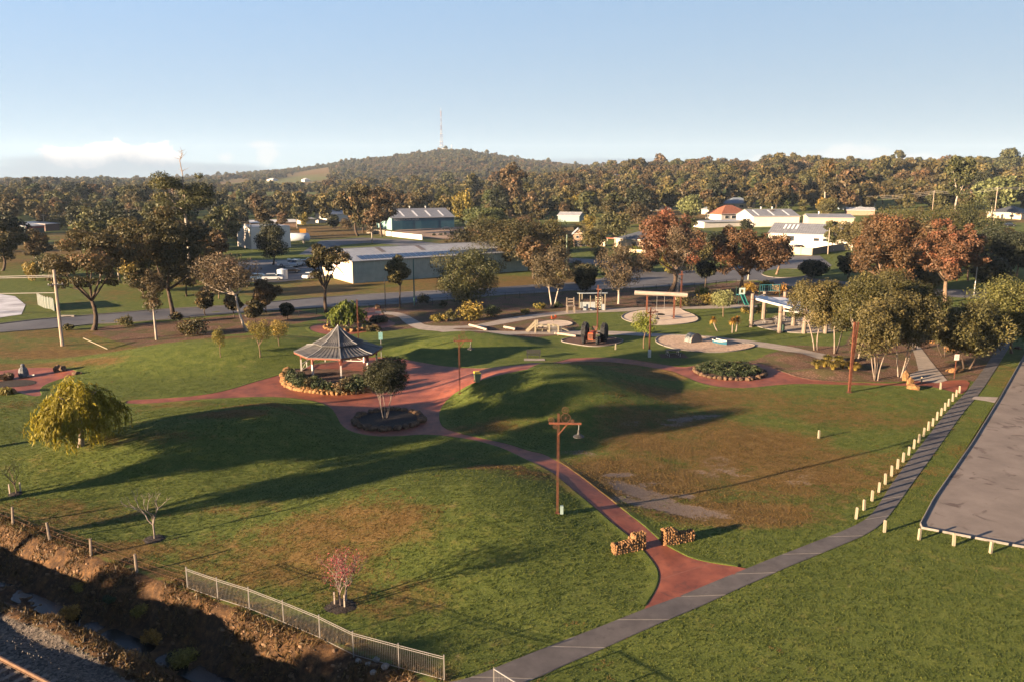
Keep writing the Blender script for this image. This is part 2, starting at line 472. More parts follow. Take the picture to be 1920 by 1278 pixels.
MULCH = [GP(p) for p in (
    [(235, 640), (180, 625), (200, 612), (330, 603), (480, 588), (560, 583), (600, 592), (560, 605), (500, 612), (455, 624), (400, 628), (330, 640)],
    [(700, 575), (863, 563), (1010, 552), (1170, 544), (1300, 538), (1400, 528), (1470, 538), (1560, 545), (1560, 560), (1460, 560), (1400, 572), (1290, 576), (1190, 578), (1095, 582), (1030, 586), (952, 597), (900, 608), (800, 612), (760, 590), (740, 586)],
    [(600, 600), (690, 577), (745, 588), (775, 614), (720, 620), (680, 610), (620, 604)],
    [(799, 606), (890, 612), (978, 601), (1060, 592), (1080, 612), (1060, 624), (900, 623), (830, 622)],
    [(1404, 681), (1440, 668), (1475, 655), (1540, 664), (1590, 650), (1620, 600), (1690, 585), (1760, 600), (1860, 640), (1860, 655), (1818, 712), (1775, 714), (1700, 712), (1600, 714), (1500, 711), (1455, 696)],
    [(1477, 648), (1560, 650), (1600, 648), (1620, 640), (1640, 660), (1560, 672), (1530, 664)])]
FIELD = [GP(p) for p in ([(-60, 470), (80, 470), (95, 490), (-60, 500)],)]
def ground_attrs(x, y):
    x = np.asarray(x, float); y = np.asarray(y, float)
    dry = np.zeros(x.shape)
    for (cx, cy, rx, ry, s) in DRYW:
        d = np.hypot((x - cx) / rx, (y - cy) / ry)
        dry = np.maximum(dry, s * (1 - sstep(0.35, 1.25, d)))
    mud = np.zeros(x.shape)
    for (cx, cy, rx, ry, r, s) in MUDW:
        c, sn = math.cos(r), math.sin(r)
        d = np.hypot(((x - cx) * c + (y - cy) * sn) / rx, (-(x - cx) * sn + (y - cy) * c) / ry)
        mud = np.maximum(mud, s * (1 - sstep(0.45, 1.2, d)))
    mulch = np.zeros(x.shape)
    for p in MULCH: mulch = np.maximum(mulch, soft_poly(x, y, p, 1.2))
    q = (x - CR0[0]) * CRN[0] + (y - CR0[1]) * CRN[1]; a = (x - CR0[0]) * CRD[0] + (y - CR0[1]) * CRD[1]
    fade = 1 - sstep(32, 36, a)
    clay = fade * sstep(-0.3, 0.7, q) * (1 - sstep(6.6, 7.4, q))
    ballast = fade * np.maximum(sstep(6.6, 7.3, q), sstep(3.2, 5.2, q) * (1 - sstep(9, 12.5, a)))
    dry = np.maximum(dry, fade * 0.9 * (1 - sstep(0, 1.8, -q)) * (q < 0))
    # beyond the road: paddocks and yards
    far = sstep(125, 160, y)
    fd = fbm(x * 0.012, y * 0.012, 44, 4)
    dry = np.maximum(dry, far * sstep(0.46, 0.66, fd) * 0.8)
    dry = np.maximum(dry, sstep(900, 1300, y) * (0.35 + 0.65 * sstep(.4, .5, fbm(x * 0.004, y * 0.004, 51, 3))))
    return dict(dry=dry, mud=mud, mulch=mulch, clay=clay, ballast=ballast)

def ground_material():
    m = bpy.data.materials.new('lawn_ground'); m.use_nodes = True
    n, l = nt(m); b = n['Principled BSDF']
    geo = n.new('ShaderNodeNewGeometry'); pos = geo.outputs['Position']
    def noise(s, d=5, r=0.6, vec=pos):
        k = n.new('ShaderNodeTexNoise'); k.inputs['Scale'].default_value = s; k.inputs['Detail'].default_value = d; k.inputs['Roughness'].default_value = r
        l.new(vec, k.inputs['Vector']); return k.outputs[0]
    def ramp(f, *st):
        r = n.new('ShaderNodeValToRGB'); l.new(f, r.inputs[0]); e = r.color_ramp.elements
        e[0].position = st[0][0]; e[0].color = (*st[0][1], 1); e[1].position = st[-1][0]; e[1].color = (*st[-1][1], 1)
        for p, c in st[1:-1]:
            x = e.new(p); x.color = (*c, 1)
        return r.outputs[0]
    def attr(a):
        k = n.new('ShaderNodeAttribute'); k.attribute_name = a; return k.outputs['Fac']
    def ma(op, a, b_, c=None):
        k = n.new('ShaderNodeMath'); k.operation = op
        for i, v in enumerate((a, b_, c)):
            if v is None: continue
            if isinstance(v, (int, float)): k.inputs[i].default_value = v
            else: l.new(v, k.inputs[i])
        return k.outputs[0]
    def sm(v, lo, hi):
        k = n.new('ShaderNodeMapRange'); k.interpolation_type = 'SMOOTHSTEP'; l.new(v, k.inputs[0]); k.inputs[1].default_value = lo; k.inputs[2].default_value = hi; return k.outputs[0]
    def mix(f, a, b_):
        k = n.new('ShaderNodeMix'); k.data_type = 'RGBA'; l.new(f, k.inputs[0])
        for i, v in ((6, a), (7, b_)):
            if isinstance(v, tuple): k.inputs[i].default_value = (*v, 1)
            else: l.new(v, k.inputs[i])
        return k.outputs[2]
    fine = noise(8.0, 4, 0.75); mid = noise(0.9, 3, 0.65); big = noise(0.11, 2, 0.55); vfine = noise(34, 1, 0.6)
    gf = ma('ADD', ma('MULTIPLY', fine, 0.55), ma('MULTIPLY', mid, 0.45))
    green = ramp(gf, (0.33, (0.030, 0.046, 0.009)), (0.5, (0.070, 0.088, 0.017)), (0.68, (0.140, 0.146, 0.033)))
    brown = ramp(gf, (0.33, (0.052, 0.029, 0.010)), (0.5, (0.108, 0.064, 0.020)), (0.68, (0.185, 0.122, 0.044)))
    wv = n.new('ShaderNodeTexWave'); wv.wave_type = 'BANDS'; wv.bands_direction = 'Y'; wv.inputs['Scale'].default_value = .16; wv.inputs['Distortion'].default_value = 2.0; wv.inputs['Detail'].default_value = 1; wv.inputs['Detail Scale'].default_value = .3
    mp_ = n.new('ShaderNodeMapping'); mp_.inputs['Rotation'].default_value = (0, 0, -.28); l.new(pos, mp_.inputs[0]); l.new(mp_.outputs[0], wv.inputs['Vector'])
    green = mix(ma('MULTIPLY', wv.outputs['Fac'], 0.28), green, (0.085, 0.10, 0.022))      # mown swathes
    df = ma('ADD', attr('dry'), ma('ADD', ma('MULTIPLY', ma('SUBTRACT', mid, 0.5), 1.3), ma('MULTIPLY', ma('SUBTRACT', big, 0.5), 1.2)))
    c = mix(sm(df, 0.12, 0.85), green, brown)
    # clover flecks
    fl = sm(vfine, 0.70, 0.78)
    c = mix(ma('MULTIPLY', fl, 0.35), c, (0.26, 0.25, 0.13))
    mudc = ramp(fine, (0.3, (0.095, 0.066, 0.048)), (0.7, (0.19, 0.145, 0.112)))
    mf = sm(ma('ADD', attr('mud'), ma('ADD', ma('MULTIPLY', ma('SUBTRACT', fine, 0.5), 1.5), ma('MULTIPLY', ma('SUBTRACT', mid, 0.5), 1.9))), 0.38, 0.85)
    c = mix(mf, c, mudc)
    mulc = ramp(noise(5.0, 4, 0.8), (0.30, (0.034, 0.019, 0.012)), (0.5, (0.098, 0.054, 0.034)), (0.66, (0.22, 0.145, 0.10)))
    mulc = mix(ma('MULTIPLY', sm(noise(0.35, 1), 0.46, 0.62), 0.6), mulc, (0.06, 0.062, 0.020))
    muf = sm(ma('ADD', attr('mulch'), ma('MULTIPLY', ma('SUBTRACT', mid, 0.5), 0.9)), 0.35, 0.7)
    c = mix(muf, c, mulc)
    clayc = ramp(noise(2.2, 4, 0.7), (0.30, (0.020, 0.012, 0.007)), (0.47, (0.052, 0.029, 0.015)), (0.62, (0.100, 0.054, 0.024)), (0.76, (0.21, 0.105, 0.040)))
    c = mix(sm(ma('ADD', attr('clay'), ma('MULTIPLY', ma('SUBTRACT', mid, 0.5), 0.8)), 0.3, 0.7), c, clayc)
    vor = n.new('ShaderNodeTexVoronoi'); vor.inputs['Scale'].default_value = 9.0; l.new(pos, vor.inputs['Vector'])
    balc = ramp(vor.outputs['Color'], (0.2, (0.035, 0.030, 0.026)), (0.8, (0.13, 0.105, 0.085)))
    c = mix(sm(attr('ballast'), 0.3, 0.6), c, balc)
    l.new(c, b.inputs['Base Color']); b.inputs['Roughness'].default_value = 0.9; b.inputs['Specular IOR Level'].default_value = 0.12
    bp = n.new('ShaderNodeBump'); bp.inputs['Strength'].default_value = 0.75; bp.inputs['Distance'].default_value = 0.09
    hgt = ma('ADD', ma('MULTIPLY', fine, 0.8), ma('ADD', ma('MULTIPLY', vfine, 0.35), ma('MULTIPLY', mid, 0.9)))
    l.new(ma('MULTIPLY', hgt, ma('SUBTRACT', 1.0, ma('MULTIPLY', mf, 0.75))), bp.inputs['Height']); l.new(bp.outputs[0], b.inputs['Normal'])
    return m
GROUND_MAT = ground_material()
def axis(fine_lo, fine_hi, step, mid_lo, mid_hi, mstep, lo, hi, g=1.16):
    a = list(np.arange(fine_lo, fine_hi, step))
    b = list(np.arange(fine_hi, mid_hi, mstep)); s = mstep; v = mid_hi
    while v < hi: b.append(v); s *= g; v += s
    b.append(hi)
    c = list(np.arange(fine_lo - mstep, mid_lo, -mstep)); s = mstep; v = mid_lo
    while v > lo: c.append(v); s *= g; v -= s
    c.append(lo)
    return np.array(sorted(c) + a + b)
GX = axis(-36, 14, 0.36, -60, 60, 0.75, -6500, 6500, 1.13)
GY = axis(28, 58, 0.36, 20, 135, 0.7, -1500, 6600, 1.075)
XX, YY = np.meshgrid(GX, GY)
ZZ = terr(XX, YY)
nx, ny = len(GX), len(GY)
idx = np.arange(nx * ny).reshape(ny, nx)
Fq = np.stack([idx[:-1, :-1], idx[:-1, 1:], idx[1:, 1:], idx[1:, :-1]], -1).reshape(-1, 4)
ga = ground_attrs(XX.ravel(), YY.ravel())
gme = arrays_mesh('ground', np.stack([XX.ravel(), YY.ravel(), ZZ.ravel()], 1), Fq, [GROUND_MAT], smooth=True, attrs=ga)
ground = link('ground', gme)
tag(ground, 'rolling green and dry brown lawn with low mounds reaching out to the hills', 'ground', kind='structure')

# ------------------------------------------------------------------ sheets laid on the ground
def drape(name, poly, m, dz, step=1.0, parent=None, smooth_it=0, uvz=None, flatshade=False):
    """a sheet that follows the ground, dz above it"""
    if smooth_it: poly = chaikin(poly, smooth_it)
    bm = bmesh.new()
    vs = [bm.verts.new((x, y, 0)) for x, y in poly]
    bm.faces.new(vs)
    bmesh.ops.triangulate(bm, faces=bm.faces[:], ngon_method='EAR_CLIP')
    xs = [p[0] for p in poly]; ys = [p[1] for p in poly]
    for k in np.arange(math.floor(min(xs) / step) * step + step, max(xs), step):
        bmesh.ops.bisect_plane(bm, geom=bm.verts[:] + bm.edges[:] + bm.faces[:], plane_co=(k, 0, 0), plane_no=(1, 0, 0))
    for k in np.arange(math.floor(min(ys) / step) * step + step, max(ys), step):
        bmesh.ops.bisect_plane(bm, geom=bm.verts[:] + bm.edges[:] + bm.faces[:], plane_co=(0, k, 0), plane_no=(0, 1, 0))
    bmesh.ops.remove_doubles(bm, verts=bm.verts[:], dist=0.004)
    bmesh.ops.dissolve_degenerate(bm, dist=0.004, edges=bm.edges[:])
    co = np.array([v.co[:2] for v in bm.verts])
    z = uvz(co[:, 0], co[:, 1]) if uvz else terr(co[:, 0], co[:, 1]) + dz
    for v, zz in zip(bm.verts, z): v.co.z = zz
    bmesh.ops.recalc_face_normals(bm, faces=bm.faces[:])
    if bm.faces and sum(f.normal.z for f in bm.faces) < 0: bmesh.ops.reverse_faces(bm, faces=bm.faces[:])
    me = bpy.data.meshes.new(name); bm.to_mesh(me); bm.free()
    if not flatshade: me.polygons.foreach_set('use_smooth', [True] * len(me.polygons))
    me.materials.append(m)
    return link(name, me, parent)
def resample(p, d, closed=False):
    p = [Vector((q[0], q[1])) for q in p]
    if closed: p.append(p[0])
    out = [p[0].copy()]; acc = 0.0
    for a, b in zip(p[:-1], p[1:]):
        L = (b - a).length
        while acc + L >= d and L > 1e-9:
            t = (d - acc) / L; a = a + (b - a) * t; out.append(a.copy()); L = (b - a).length; acc = 0
        acc += L
    if not closed and (out[-1] - p[-1]).length > d * 0.3: out.append(p[-1])
    return [(q.x, q.y) for q in out]
def ribbon(name, line, prof, mats, parent=None, closed=False, attrs=False):
    """sweeps a cross-section (offset to the left of the line, height over the ground, material index) along a line"""
    n = len(line); V = []; F = []; MI = []
    k = len(prof)
    P = np.array(line)
    for i in range(n):
        a = P[(i - 1) % n] if closed or i else P[0]; b = P[(i + 1) % n] if closed or i < n - 1 else P[-1]
        t = b - a; t = t / (np.linalg.norm(t) + 1e-9); nrm = np.array([-t[1], t[0]])
        for (o, h, mi) in prof:
            q = P[i] + nrm * o; V.append((q[0], q[1], h))
    V = np.array(V); V[:, 2] += terr(V[:, 0], V[:, 1])
    for i in range(n if closed else n - 1):
        j = (i + 1) % n
        for c in range(k - 1):
            F.append((i * k + c, i * k + c + 1, j * k + c + 1, j * k + c)); MI.append(prof[c][2])
    me = arrays_mesh(name, V, F[:] if False else np.array(F)[:, ::-1], mats, MI, smooth=False, attrs=ground_attrs(V[:, 0], V[:, 1]) if attrs else None)
    return link(name, me, parent)
M_RED = mat('red_stamped_concrete', (0.105, 0.026, 0.014), 0.62, col2=(0.25, 0.075, 0.038), scale=0.55, bump=0.35, bscale=14, detail=5, spec=0.35)
M_ASPH_PATH = mat('grey_path_concrete', (0.058, 0.050, 0.048), 0.8, col2=(0.098, 0.086, 0.081), scale=0.9, bump=0.25, bscale=40, detail=5)
M_CONC = mat('pale_concrete', (0.20, 0.165, 0.135), 0.8, col2=(0.30, 0.25, 0.205), scale=1.1, bump=0.2, bscale=30, detail=5)
M_JOINT = mat('pale_joint_concrete', (0.20, 0.18, 0.16), 0.85, var=0.15, scale=4)
M_ASPH = mat('car_park_asphalt', (0.125, 0.100, 0.083), 0.85, col2=(0.19, 0.155, 0.13), scale=0.33, bump=0.3, bscale=55, detail=6)
M_ROAD = mat('road_asphalt', (0.055, 0.052, 0.055), 0.7, col2=(0.10, 0.095, 0.095), scale=0.16, bump=0.2, bscale=25, detail=5, spec=0.4)
M_KERB = mat('kerb_concrete', (0.13, 0.115, 0.10), 0.8, var=0.2, scale=3)
M_SAND = mat('pale_sand', (0.36, 0.27, 0.20), 0.9, col2=(0.50, 0.40, 0.30), scale=0.8, bump=0.5, bscale=7, detail=5)
M_SANDR = mat('raked_sand', (0.24, 0.155, 0.10), 0.95, col2=(0.47, 0.335, 0.235), scale=2.4, bump=1.0, bscale=3.4, detail=6, bdist=0.10)
M_BARK = mat('dark_bark_mulch', (0.035, 0.020, 0.015), 0.95, col2=(0.12, 0.065, 0.045), scale=4.5, bump=1.0, bscale=12, detail=5, bdist=0.05)
M_BLACKMULCH = mat('black_mulch', (0.008, 0.007, 0.007), 0.95, col2=(0.035, 0.024, 0.019), scale=7, bump=1.0, bscale=16, bdist=0.05)
def stain(m, col, scale, lo, hi, amt):
    # oil and tannin stains: dark blotches with a shape of their own
    n, l = nt(m); b = n['Principled BSDF']; src = b.inputs['Base Color'].links[0].from_socket
    g = n.new('ShaderNodeNewGeometry'); z = n.new('ShaderNodeTexNoise'); z.inputs['Scale'].default_value = scale; z.inputs['Detail'].default_value = 4; z.inputs['Distortion'].default_value = 1.2; l.new(g.outputs['Position'], z.inputs['Vector'])
    r = n.new('ShaderNodeMapRange'); r.inputs[1].default_value = lo; r.inputs[2].default_value = hi; r.inputs[4].default_value = amt; l.new(z.outputs[0], r.inputs[0])
    x = n.new('ShaderNodeMix'); x.data_type = 'RGBA'; l.new(r.outputs[0], x.inputs[0]); l.new(src, x.inputs[6]); x.inputs[7].default_value = (*col, 1); l.new(x.outputs[2], b.inputs['Base Color'])
stain(M_ASPH, (.055, .034, .028), .55, .60, .70, .75)
stain(M_RED, (.055, .022, .016), 1.3, .56, .72, .6)
stain(M_ASPH_PATH, (.03, .026, .024), 1.6, .58, .75, .5)
stain(M_ROAD, (.03, .028, .028), .25, .52, .7, .5)
M_GRAVELY = mat('pale_gravel_yard', (0.20, 0.14, 0.10), 0.9, col2=(0.34, 0.27, 0.215), scale=0.12, bump=0.3, bscale=8)

RED_PX = [(236, 758), (236, 750), (300, 747), (380, 741), (430, 731), (480, 715), (520, 704), (560, 692), (640, 676), (700, 668), (745, 671), (790, 679), (830, 686), (900, 689), (950, 687), (1000, 681), (1050, 672), (1120, 669), (1180, 673), (1230, 681), (1280, 689),
          (1310, 684), (1350, 677), (1400, 678), (1440, 684), (1465, 696), (1490, 706), (1530, 713), (1600, 717), (1690, 719), (1712, 712), (1757, 718), (1776, 713), (1822, 711), (1808, 739), (1790, 736), (1745, 724), (1690, 723), (1600, 722), (1500, 719), (1450, 722), (1410, 727), (1360, 727), (1315, 719), (1285, 706), (1262, 696), (1230, 690),
          (1180, 682), (1120, 677), (1060, 678), (1000, 691), (955, 699), (905, 712), (870, 726), (840, 745), (824, 768), (823, 788), (832, 803), (860, 812), (887, 818), (910, 823), (953, 832), (993, 846), (1020, 850), (1056, 870), (1095, 898), (1121, 919), (1144, 936), (1177, 963), (1207, 985), (1230, 1006), (1243, 1019), (1266, 1032), (1296, 1047), (1336, 1056), (1400, 1065),
          (1400, 1068), (1210, 1143), (1207, 1142), (1223, 1118), (1235, 1095), (1237, 1072), (1225, 1052), (1207, 1031), (1181, 1005), (1151, 983), (1125, 960), (1098, 937), (1069, 914), (1029, 881), (980, 857), (943, 840), (910, 830), (877, 823), (837, 817), (793, 814), (740, 818), (700, 818), (660, 810), (640, 797), (632, 780), (622, 765), (596, 753), (560, 747), (520, 744), (470, 744), (400, 747), (330, 753)]
red_w = chaikin(GP(RED_PX), 1)
red_path = tag(drape('red_path', red_w, M_RED, 0.030, 1.0), 'winding brick-red stamped concrete path round the gazebo', 'path', kind='structure')
for (a, b) in (((877, 823), (887, 818)), ((943, 840), (960, 834)), ((1005, 869), (1040, 861)), ((1050, 898), (1085, 891)), ((1095, 934), (1135, 929)), ((1138, 971), (1175, 962)), ((1180, 1004), (1218, 995)), ((1238, 1086), (1332, 1056)), ((1207, 1031), (1243, 1019)),
               ((826, 795), (690, 818)), ((640, 797), (690, 790)), ((560, 747), (540, 730)), ((470, 744), (462, 722)), ((905, 712), (890, 690)), ((1060, 678), (1050, 672)), ((1180, 682), (1178, 673)), ((700, 745), (840, 745))):
    p, q = Vector(G(*a)), Vector(G(*b)); d = (q - p).normalized(); nn_ = Vector((-d.y, d.x)) * .035
    drape('joint', [tuple(p - nn_), tuple(q - nn_), tuple(q + nn_), tuple(p + nn_)], mat('red_joint', (.20, .085, .06), .8, var=.15), .036, 1.0, parent=red_path)
P2_PX = [(577, 616), (590, 609), (612, 606), (640, 603), (662, 596), (676, 588), (690, 578), (712, 577), (716, 589), (726, 600), (745, 607), (732, 613), (710, 618), (680, 624), (650, 629), (612, 628), (590, 623)]
ring_w = chaikin(GP(P2_PX), 2)
tag(drape('ring_path', ring_w, M_RED, 0.030, 1.0), 'red path circling the weeping tree bed by the road', 'path', kind='structure')
P3_PX = [(-60, 702), (0, 695), (40, 690), (90, 688), (135, 692), (152, 700), (120, 708), (92, 717), (72, 729), (80, 741), (66, 744), (35, 736), (0, 724), (-60, 728)]
left_w = chaikin(GP(P3_PX), 2)
tag(drape('red_court', left_w, M_RED, 0.030, 1.0), 'red paved court with rocks beside the willow', 'path', kind='structure')

# footpath laid in slabs with pale joints
FP_UP = [(700, 1345), (860, 1280), (940, 1247), (1000, 1222), (1100, 1184), (1210, 1141), (1398, 1066), (1500, 1026), (1547, 1008), (1590, 991), (1620, 976), (1640, 958), (1680, 893), (1725, 837), (1774, 772), (1813, 734), (1845, 690), (1872, 650), (1890, 622), (1902, 600)]
FP_DN = [(830, 1345), (990, 1280), (1040, 1255), (1085, 1235), (1150, 1207), (1250, 1163), (1420, 1088), (1500, 1053), (1577, 1022), (1620, 1004), (1646, 988), (1667, 968), (1716, 898), (1756, 844), (1806, 772), (1838, 737), (1868, 690), (1893, 650), (1908, 622), (1918, 600)]
up_w = resample(chaikin(GP(FP_UP), 2, False), 1.0); dn_w = resample(chaikin(GP(FP_DN), 2, False), 1.0)
fp_poly = up_w + dn_w[::-1]
footpath = tag(drape('footpath', fp_poly, M_JOINT, 0.022, 1.0), 'grey footpath of long slabs sweeping past the bollards', 'path', kind='structure')
NS = 30
def arc_pt(line, t):
    L = [0.0]
    for a, b in zip(line[:-1], line[1:]): L.append(L[-1] + math.dist(a, b))
    s = t * L[-1]
    k = max(0, min(len(line) - 2, int(np.searchsorted(L, s)) - 1)); f = (s - L[k]) / (L[k + 1] - L[k] + 1e-9)
    return (line[k][0] + (line[k + 1][0] - line[k][0]) * f, line[k][1] + (line[k + 1][1] - line[k][1]) * f)
for k in range(NS):
    t0, t1 = k / NS + 0.0006, (k + 1) / NS - 0.0006
    U = [arc_pt(up_w, t0 + (t1 - t0) * i / 8) for i in range(9)]; D = [arc_pt(dn_w, t0 + (t1 - t0) * i / 8) for i in range(9)]
    # keep the slab a little inside the path's edges
    U2 = [(u[0] + (d[0] - u[0]) * .012, u[1] + (d[1] - u[1]) * .012) for u, d in zip(U, D)]; D2 = [(d[0] + (u[0] - d[0]) * .012, d[1] + (u[1] - d[1]) * .012) for u, d in zip(U, D)]
    drape('slab', U2 + D2[::-1], M_ASPH_PATH, 0.040, 1.0, parent=footpath)
lipline = resample(dn_w, 0.5)
SPUR = GP([(1826, 743), (1879, 745), (1872, 757), (1850, 752), (1822, 748)])
tag(drape('spur_path', SPUR, M_CONC, 0.046, 1.0), 'short pale concrete spur from the footpath to the car park', 'path', kind='structure')
PALE = GP([(1672, 580), (1690, 580), (1706, 610), (1722, 645), (1752, 685), (1776, 713), (1757, 718), (1706, 712), (1706, 701), (1722, 695), (1717, 672), (1706, 641), (1690, 610)])
tag(drape('pale_walk', PALE, M_CONC, 0.036, 1.0), 'pale concrete walk striped by tree shadows', 'path', kind='structure')

# lawn edge standing a little proud of the red paving, broken where paving meets paving
def lip(name, poly, out=0.9, h=0.06):
    area = sum(a[0] * b[1] - b[0] * a[1] for a, b in zip(poly, poly[1:] + poly[:1]))
    s = -1 if area > 0 else 1
    P = resample(poly, 0.5, True); n = len(P); good = []
    for i in range(n):
        a, b = P[i - 1], P[(i + 1) % n]; t = Vector((b[0] - a[0], b[1] - a[1])).normalized(); q = (P[i][0] - t.y * s * .45, P[i][1] + t.x * s * .45)
        X, Y = np.array([q[0]]), np.array([q[1]])
        good.append(not (in_poly(X, Y, fp_poly)[0] or in_poly(X, Y, PALE)[0] or in_poly(X, Y, poly)[0]))
    prof = [(s * out, -0.03, 0), (s * 0.10, h, 0), (s * 0.03, h, 0), (s * -0.02, 0.02, 0)]
    if s > 0: prof = prof[::-1]
    st = next((i for i in range(n) if not good[i]), 0); run = []; first = None
    for k in range(n + 1):
        i = (st + k) % n
        if k < n and good[i]: run.append(P[i])
        else:
            if len(run) > 3:
                o = ribbon(name, run, prof, [GROUND_MAT], parent=first, attrs=True)
                if first is None: first = tag(o, 'raised turf edge of the lawn along the ' + name.replace('_turf', '').replace('_', ' '), 'lawn edge', kind='structure')
            run = []
lip('red_path_turf', red_w); lip('ring_path_turf', ring_w); lip('red_court_turf', left_w)

# car park with a kerb
CP_EDGE = GP([(1990, 560), (1920, 668), (1876, 746), (1824, 831), (1752, 936), (1724, 989)]); CP_BOT = GP([(1724, 989), (1788, 1001), (1920, 1026), (2300, 1095)])
cp_poly = CP_EDGE + CP_BOT[1:] + [(90, 30), (110, 150)]
tag(drape('car_park', cp_poly, M_ASPH, 0.05, 4.0, flatshade=True), 'bare asphalt car park with stained patches', 'car park', kind='structure')
ck = ribbon('car_park_kerb', resample(CP_EDGE + CP_BOT[1:], 0.8), [(-0.09, 0.0, 0), (-0.08, 0.14, 0), (0.0, 0.15, 0), (0.02, 0.0, 0)][::1], [M_KERB])
tag(ck, 'low concrete kerb round the car park', 'kerb', kind='structure')

# roads
ROAD_T = [(-120, 618), (0, 608), (75, 599), (163, 592), (250, 585), (313, 580), (480, 570), (568, 561), (677, 553), (765, 548), (863, 543), (935, 540), (1000, 535), (1062, 531), (1127, 523), (1152, 513), (1123, 497), (1052, 492), (940, 489), (940, 480), (1052, 483), (1123, 487), (1198, 502), (1232, 511), (1295, 507), (1343, 508), (1380, 500), (1440, 478), (1470, 476), (1535, 478), (1560, 498), (1520, 522), (1600, 530), (1712, 540), (1829, 545), (1990, 552)]
ROAD_B = [(1990, 575), (1829, 560), (1729, 554), (1600, 545), (1530, 540), (1469, 536), (1420, 526), (1374, 527), (1293, 536), (1171, 542), (1073, 546), (1008, 550), (927, 555), (863, 561), (743, 571), (655, 576), (568, 579), (480, 585), (325, 599), (250, 604), (175, 608), (110, 615), (0, 624), (-120, 635)]
road_w = GP(ROAD_T + ROAD_B)
road = tag(drape('road', road_w, M_ROAD, 0.020, 4.0), 'grey asphalt street running behind the park', 'road', kind='structure')
ISL = chaikin(GP([(1425, 514), (1440, 507), (1480, 504), (1515, 507), (1515, 519), (1470, 522), (1440, 520)]), 2)
isl = drape('traffic_island', ISL, GROUND_MAT, 0.13, 2.0); tag(isl, 'grassy kerbed island in the turning circle', 'traffic island', kind='structure')
ribbon('island_kerb', resample(ISL, 0.8, True), [(-0.1, 0.0, 0), (-0.1, 0.17, 0), (0.12, 0.17, 0), (0.12, 0.0, 0)], [M_KERB], parent=isl, closed=True)
for (nm, pts, lab) in (('road_kerb', ROAD_T[:14], 'low kerb on the far side of the street'), ('park_kerb', ROAD_B[6:-1], 'low kerb between street and park')):
    o = ribbon(nm, resample(GP(pts), 2.0), [(-0.12, 0.0, 0), (-0.12, 0.14, 0), (0.12, 0.14, 0), (0.12, 0.0, 0)], [M_KERB]); tag(o, lab, 'kerb', kind='structure')
# street further back by the yards
BACK = GP([(560, 478), (600, 452), (680, 446), (760, 450), (830, 458), (900, 466), (900, 474), (830, 468), (745, 460), (690, 456), (640, 460), (600, 478)])
tag(drape('back_street', BACK, M_ROAD, 0.05, 6.0), 'narrow street curving behind the long shed', 'road', kind='structure')
YARD1 = GP([(725, 438), (760, 428), (900, 425), (980, 440), (900, 455), (800, 446)])
tag(drape('shed_yard', YARD1, mat('brown_gravel_yard', (0.16, 0.10, 0.065), .9, col2=(0.25, .175, .12), scale=.15, bump=.3, bscale=6), 0.04, 6.0), 'brown gravel yard in front of the blue shed', 'yard', kind='structure')
YARD2 = GP([(400, 500), (470, 488), (610, 487), (610, 520), (520, 530), (420, 528)])
tag(drape('depot_yard', YARD2, M_ROAD, 0.045, 6.0), 'dark yard of parked vehicles beside the long shed', 'yard', kind='structure')
WASH = GP([(-60, 555), (0, 552), (28, 556), (48, 572), (40, 590), (0, 596), (-60, 602)])
tag(drape('white_gravel', WASH, mat('white_gravel', (0.24, 0.23, 0.24), .8, col2=(0.52, .52, .54), scale=.3, bump=.5, bscale=3), 0.03, 3.0), 'patch of pale wet gravel by the road', 'gravel', kind='structure')

# paths and pads of the playground
WALK_A = GP([(703, 583), (745, 586), (762, 590), (783, 602), (800, 611), (832, 612), (879, 611), (905, 607), (952, 596), (1030, 586), (1095, 581), (1186, 577), (1285, 576), (1345, 572), (1420, 572), (1420, 578), (1345, 579), (1275, 580), (1190, 584), (1082, 588), (1030, 593), (978, 601), (930, 610), (893, 615), (850, 616), (850, 618), (900, 620), (980, 622), (1069, 620), (1160, 621), (1238, 626), (1320, 629), (1380, 636), (1404, 638), (1475, 648), (1542, 663), (1590, 672), (1580, 678), (1522, 670), (1468, 657), (1420, 650), (1380, 645), (1336, 634), (1238, 632), (1160, 628), (1043, 628), (960, 626), (900, 624), (832, 622), (790, 619), (774, 614), (758, 605), (745, 592), (703, 588)])
walk_w = chaikin(WALK_A, 1)
tag(drape('playground_walk', walk_w, M_CONC, 0.034, 1.2), 'pale concrete walk looping through the playground', 'path', kind='structure')
def pad_sheet(name, px, m, dz, label, edge=True, cat='play surface'):
    w = chaikin(GP(px), 2)
    o = tag(drape(name, w, m, dz, 1.0), label, cat, kind='structure')
    if edge:
        ribbon('edging', resample(w, 0.7, True), [(-0.07, 0.0, 0), (-0.07, dz + 0.07, 0), (0.07, dz + 0.07, 0), (0.07, 0.0, 0)], [M_KERB], parent=o, closed=True)
    return o
pad_sheet('swing_pad', [(1163, 597), (1170, 589), (1191, 583), (1235, 580), (1277, 579), (1281, 584), (1300, 590), (1312, 599), (1300, 606), (1241, 611), (1190, 607)], M_SAND, 0.048, 'pale sand oval under the long swing beam')
pad_sheet('sandpit', [(1228, 640), (1232, 633), (1245, 629), (1290, 630), (1336, 634), (1380, 643), (1418, 646), (1414, 651), (1390, 657), (1350, 661), (1309, 660), (1268, 655), (1240, 647)], M_SANDR, 0.052, 'raked sandpit with a blue boat and half barrel')
pad_sheet('sand_circle', [(1001, 608), (1012, 603), (1036, 601), (1062, 602), (1077, 607), (1066, 612), (1036, 614), (1012, 613)], M_SAND, 0.050, 'small pale sand circle behind the timber play bridge')
pad_sheet('tractor_pad', [(1048, 640), (1062, 634), (1090, 631), (1140, 632), (1172, 637), (1162, 644), (1135, 649), (1108, 650), (1075, 645)], M_BARK, 0.044, 'dark bark pad round the play tractor')
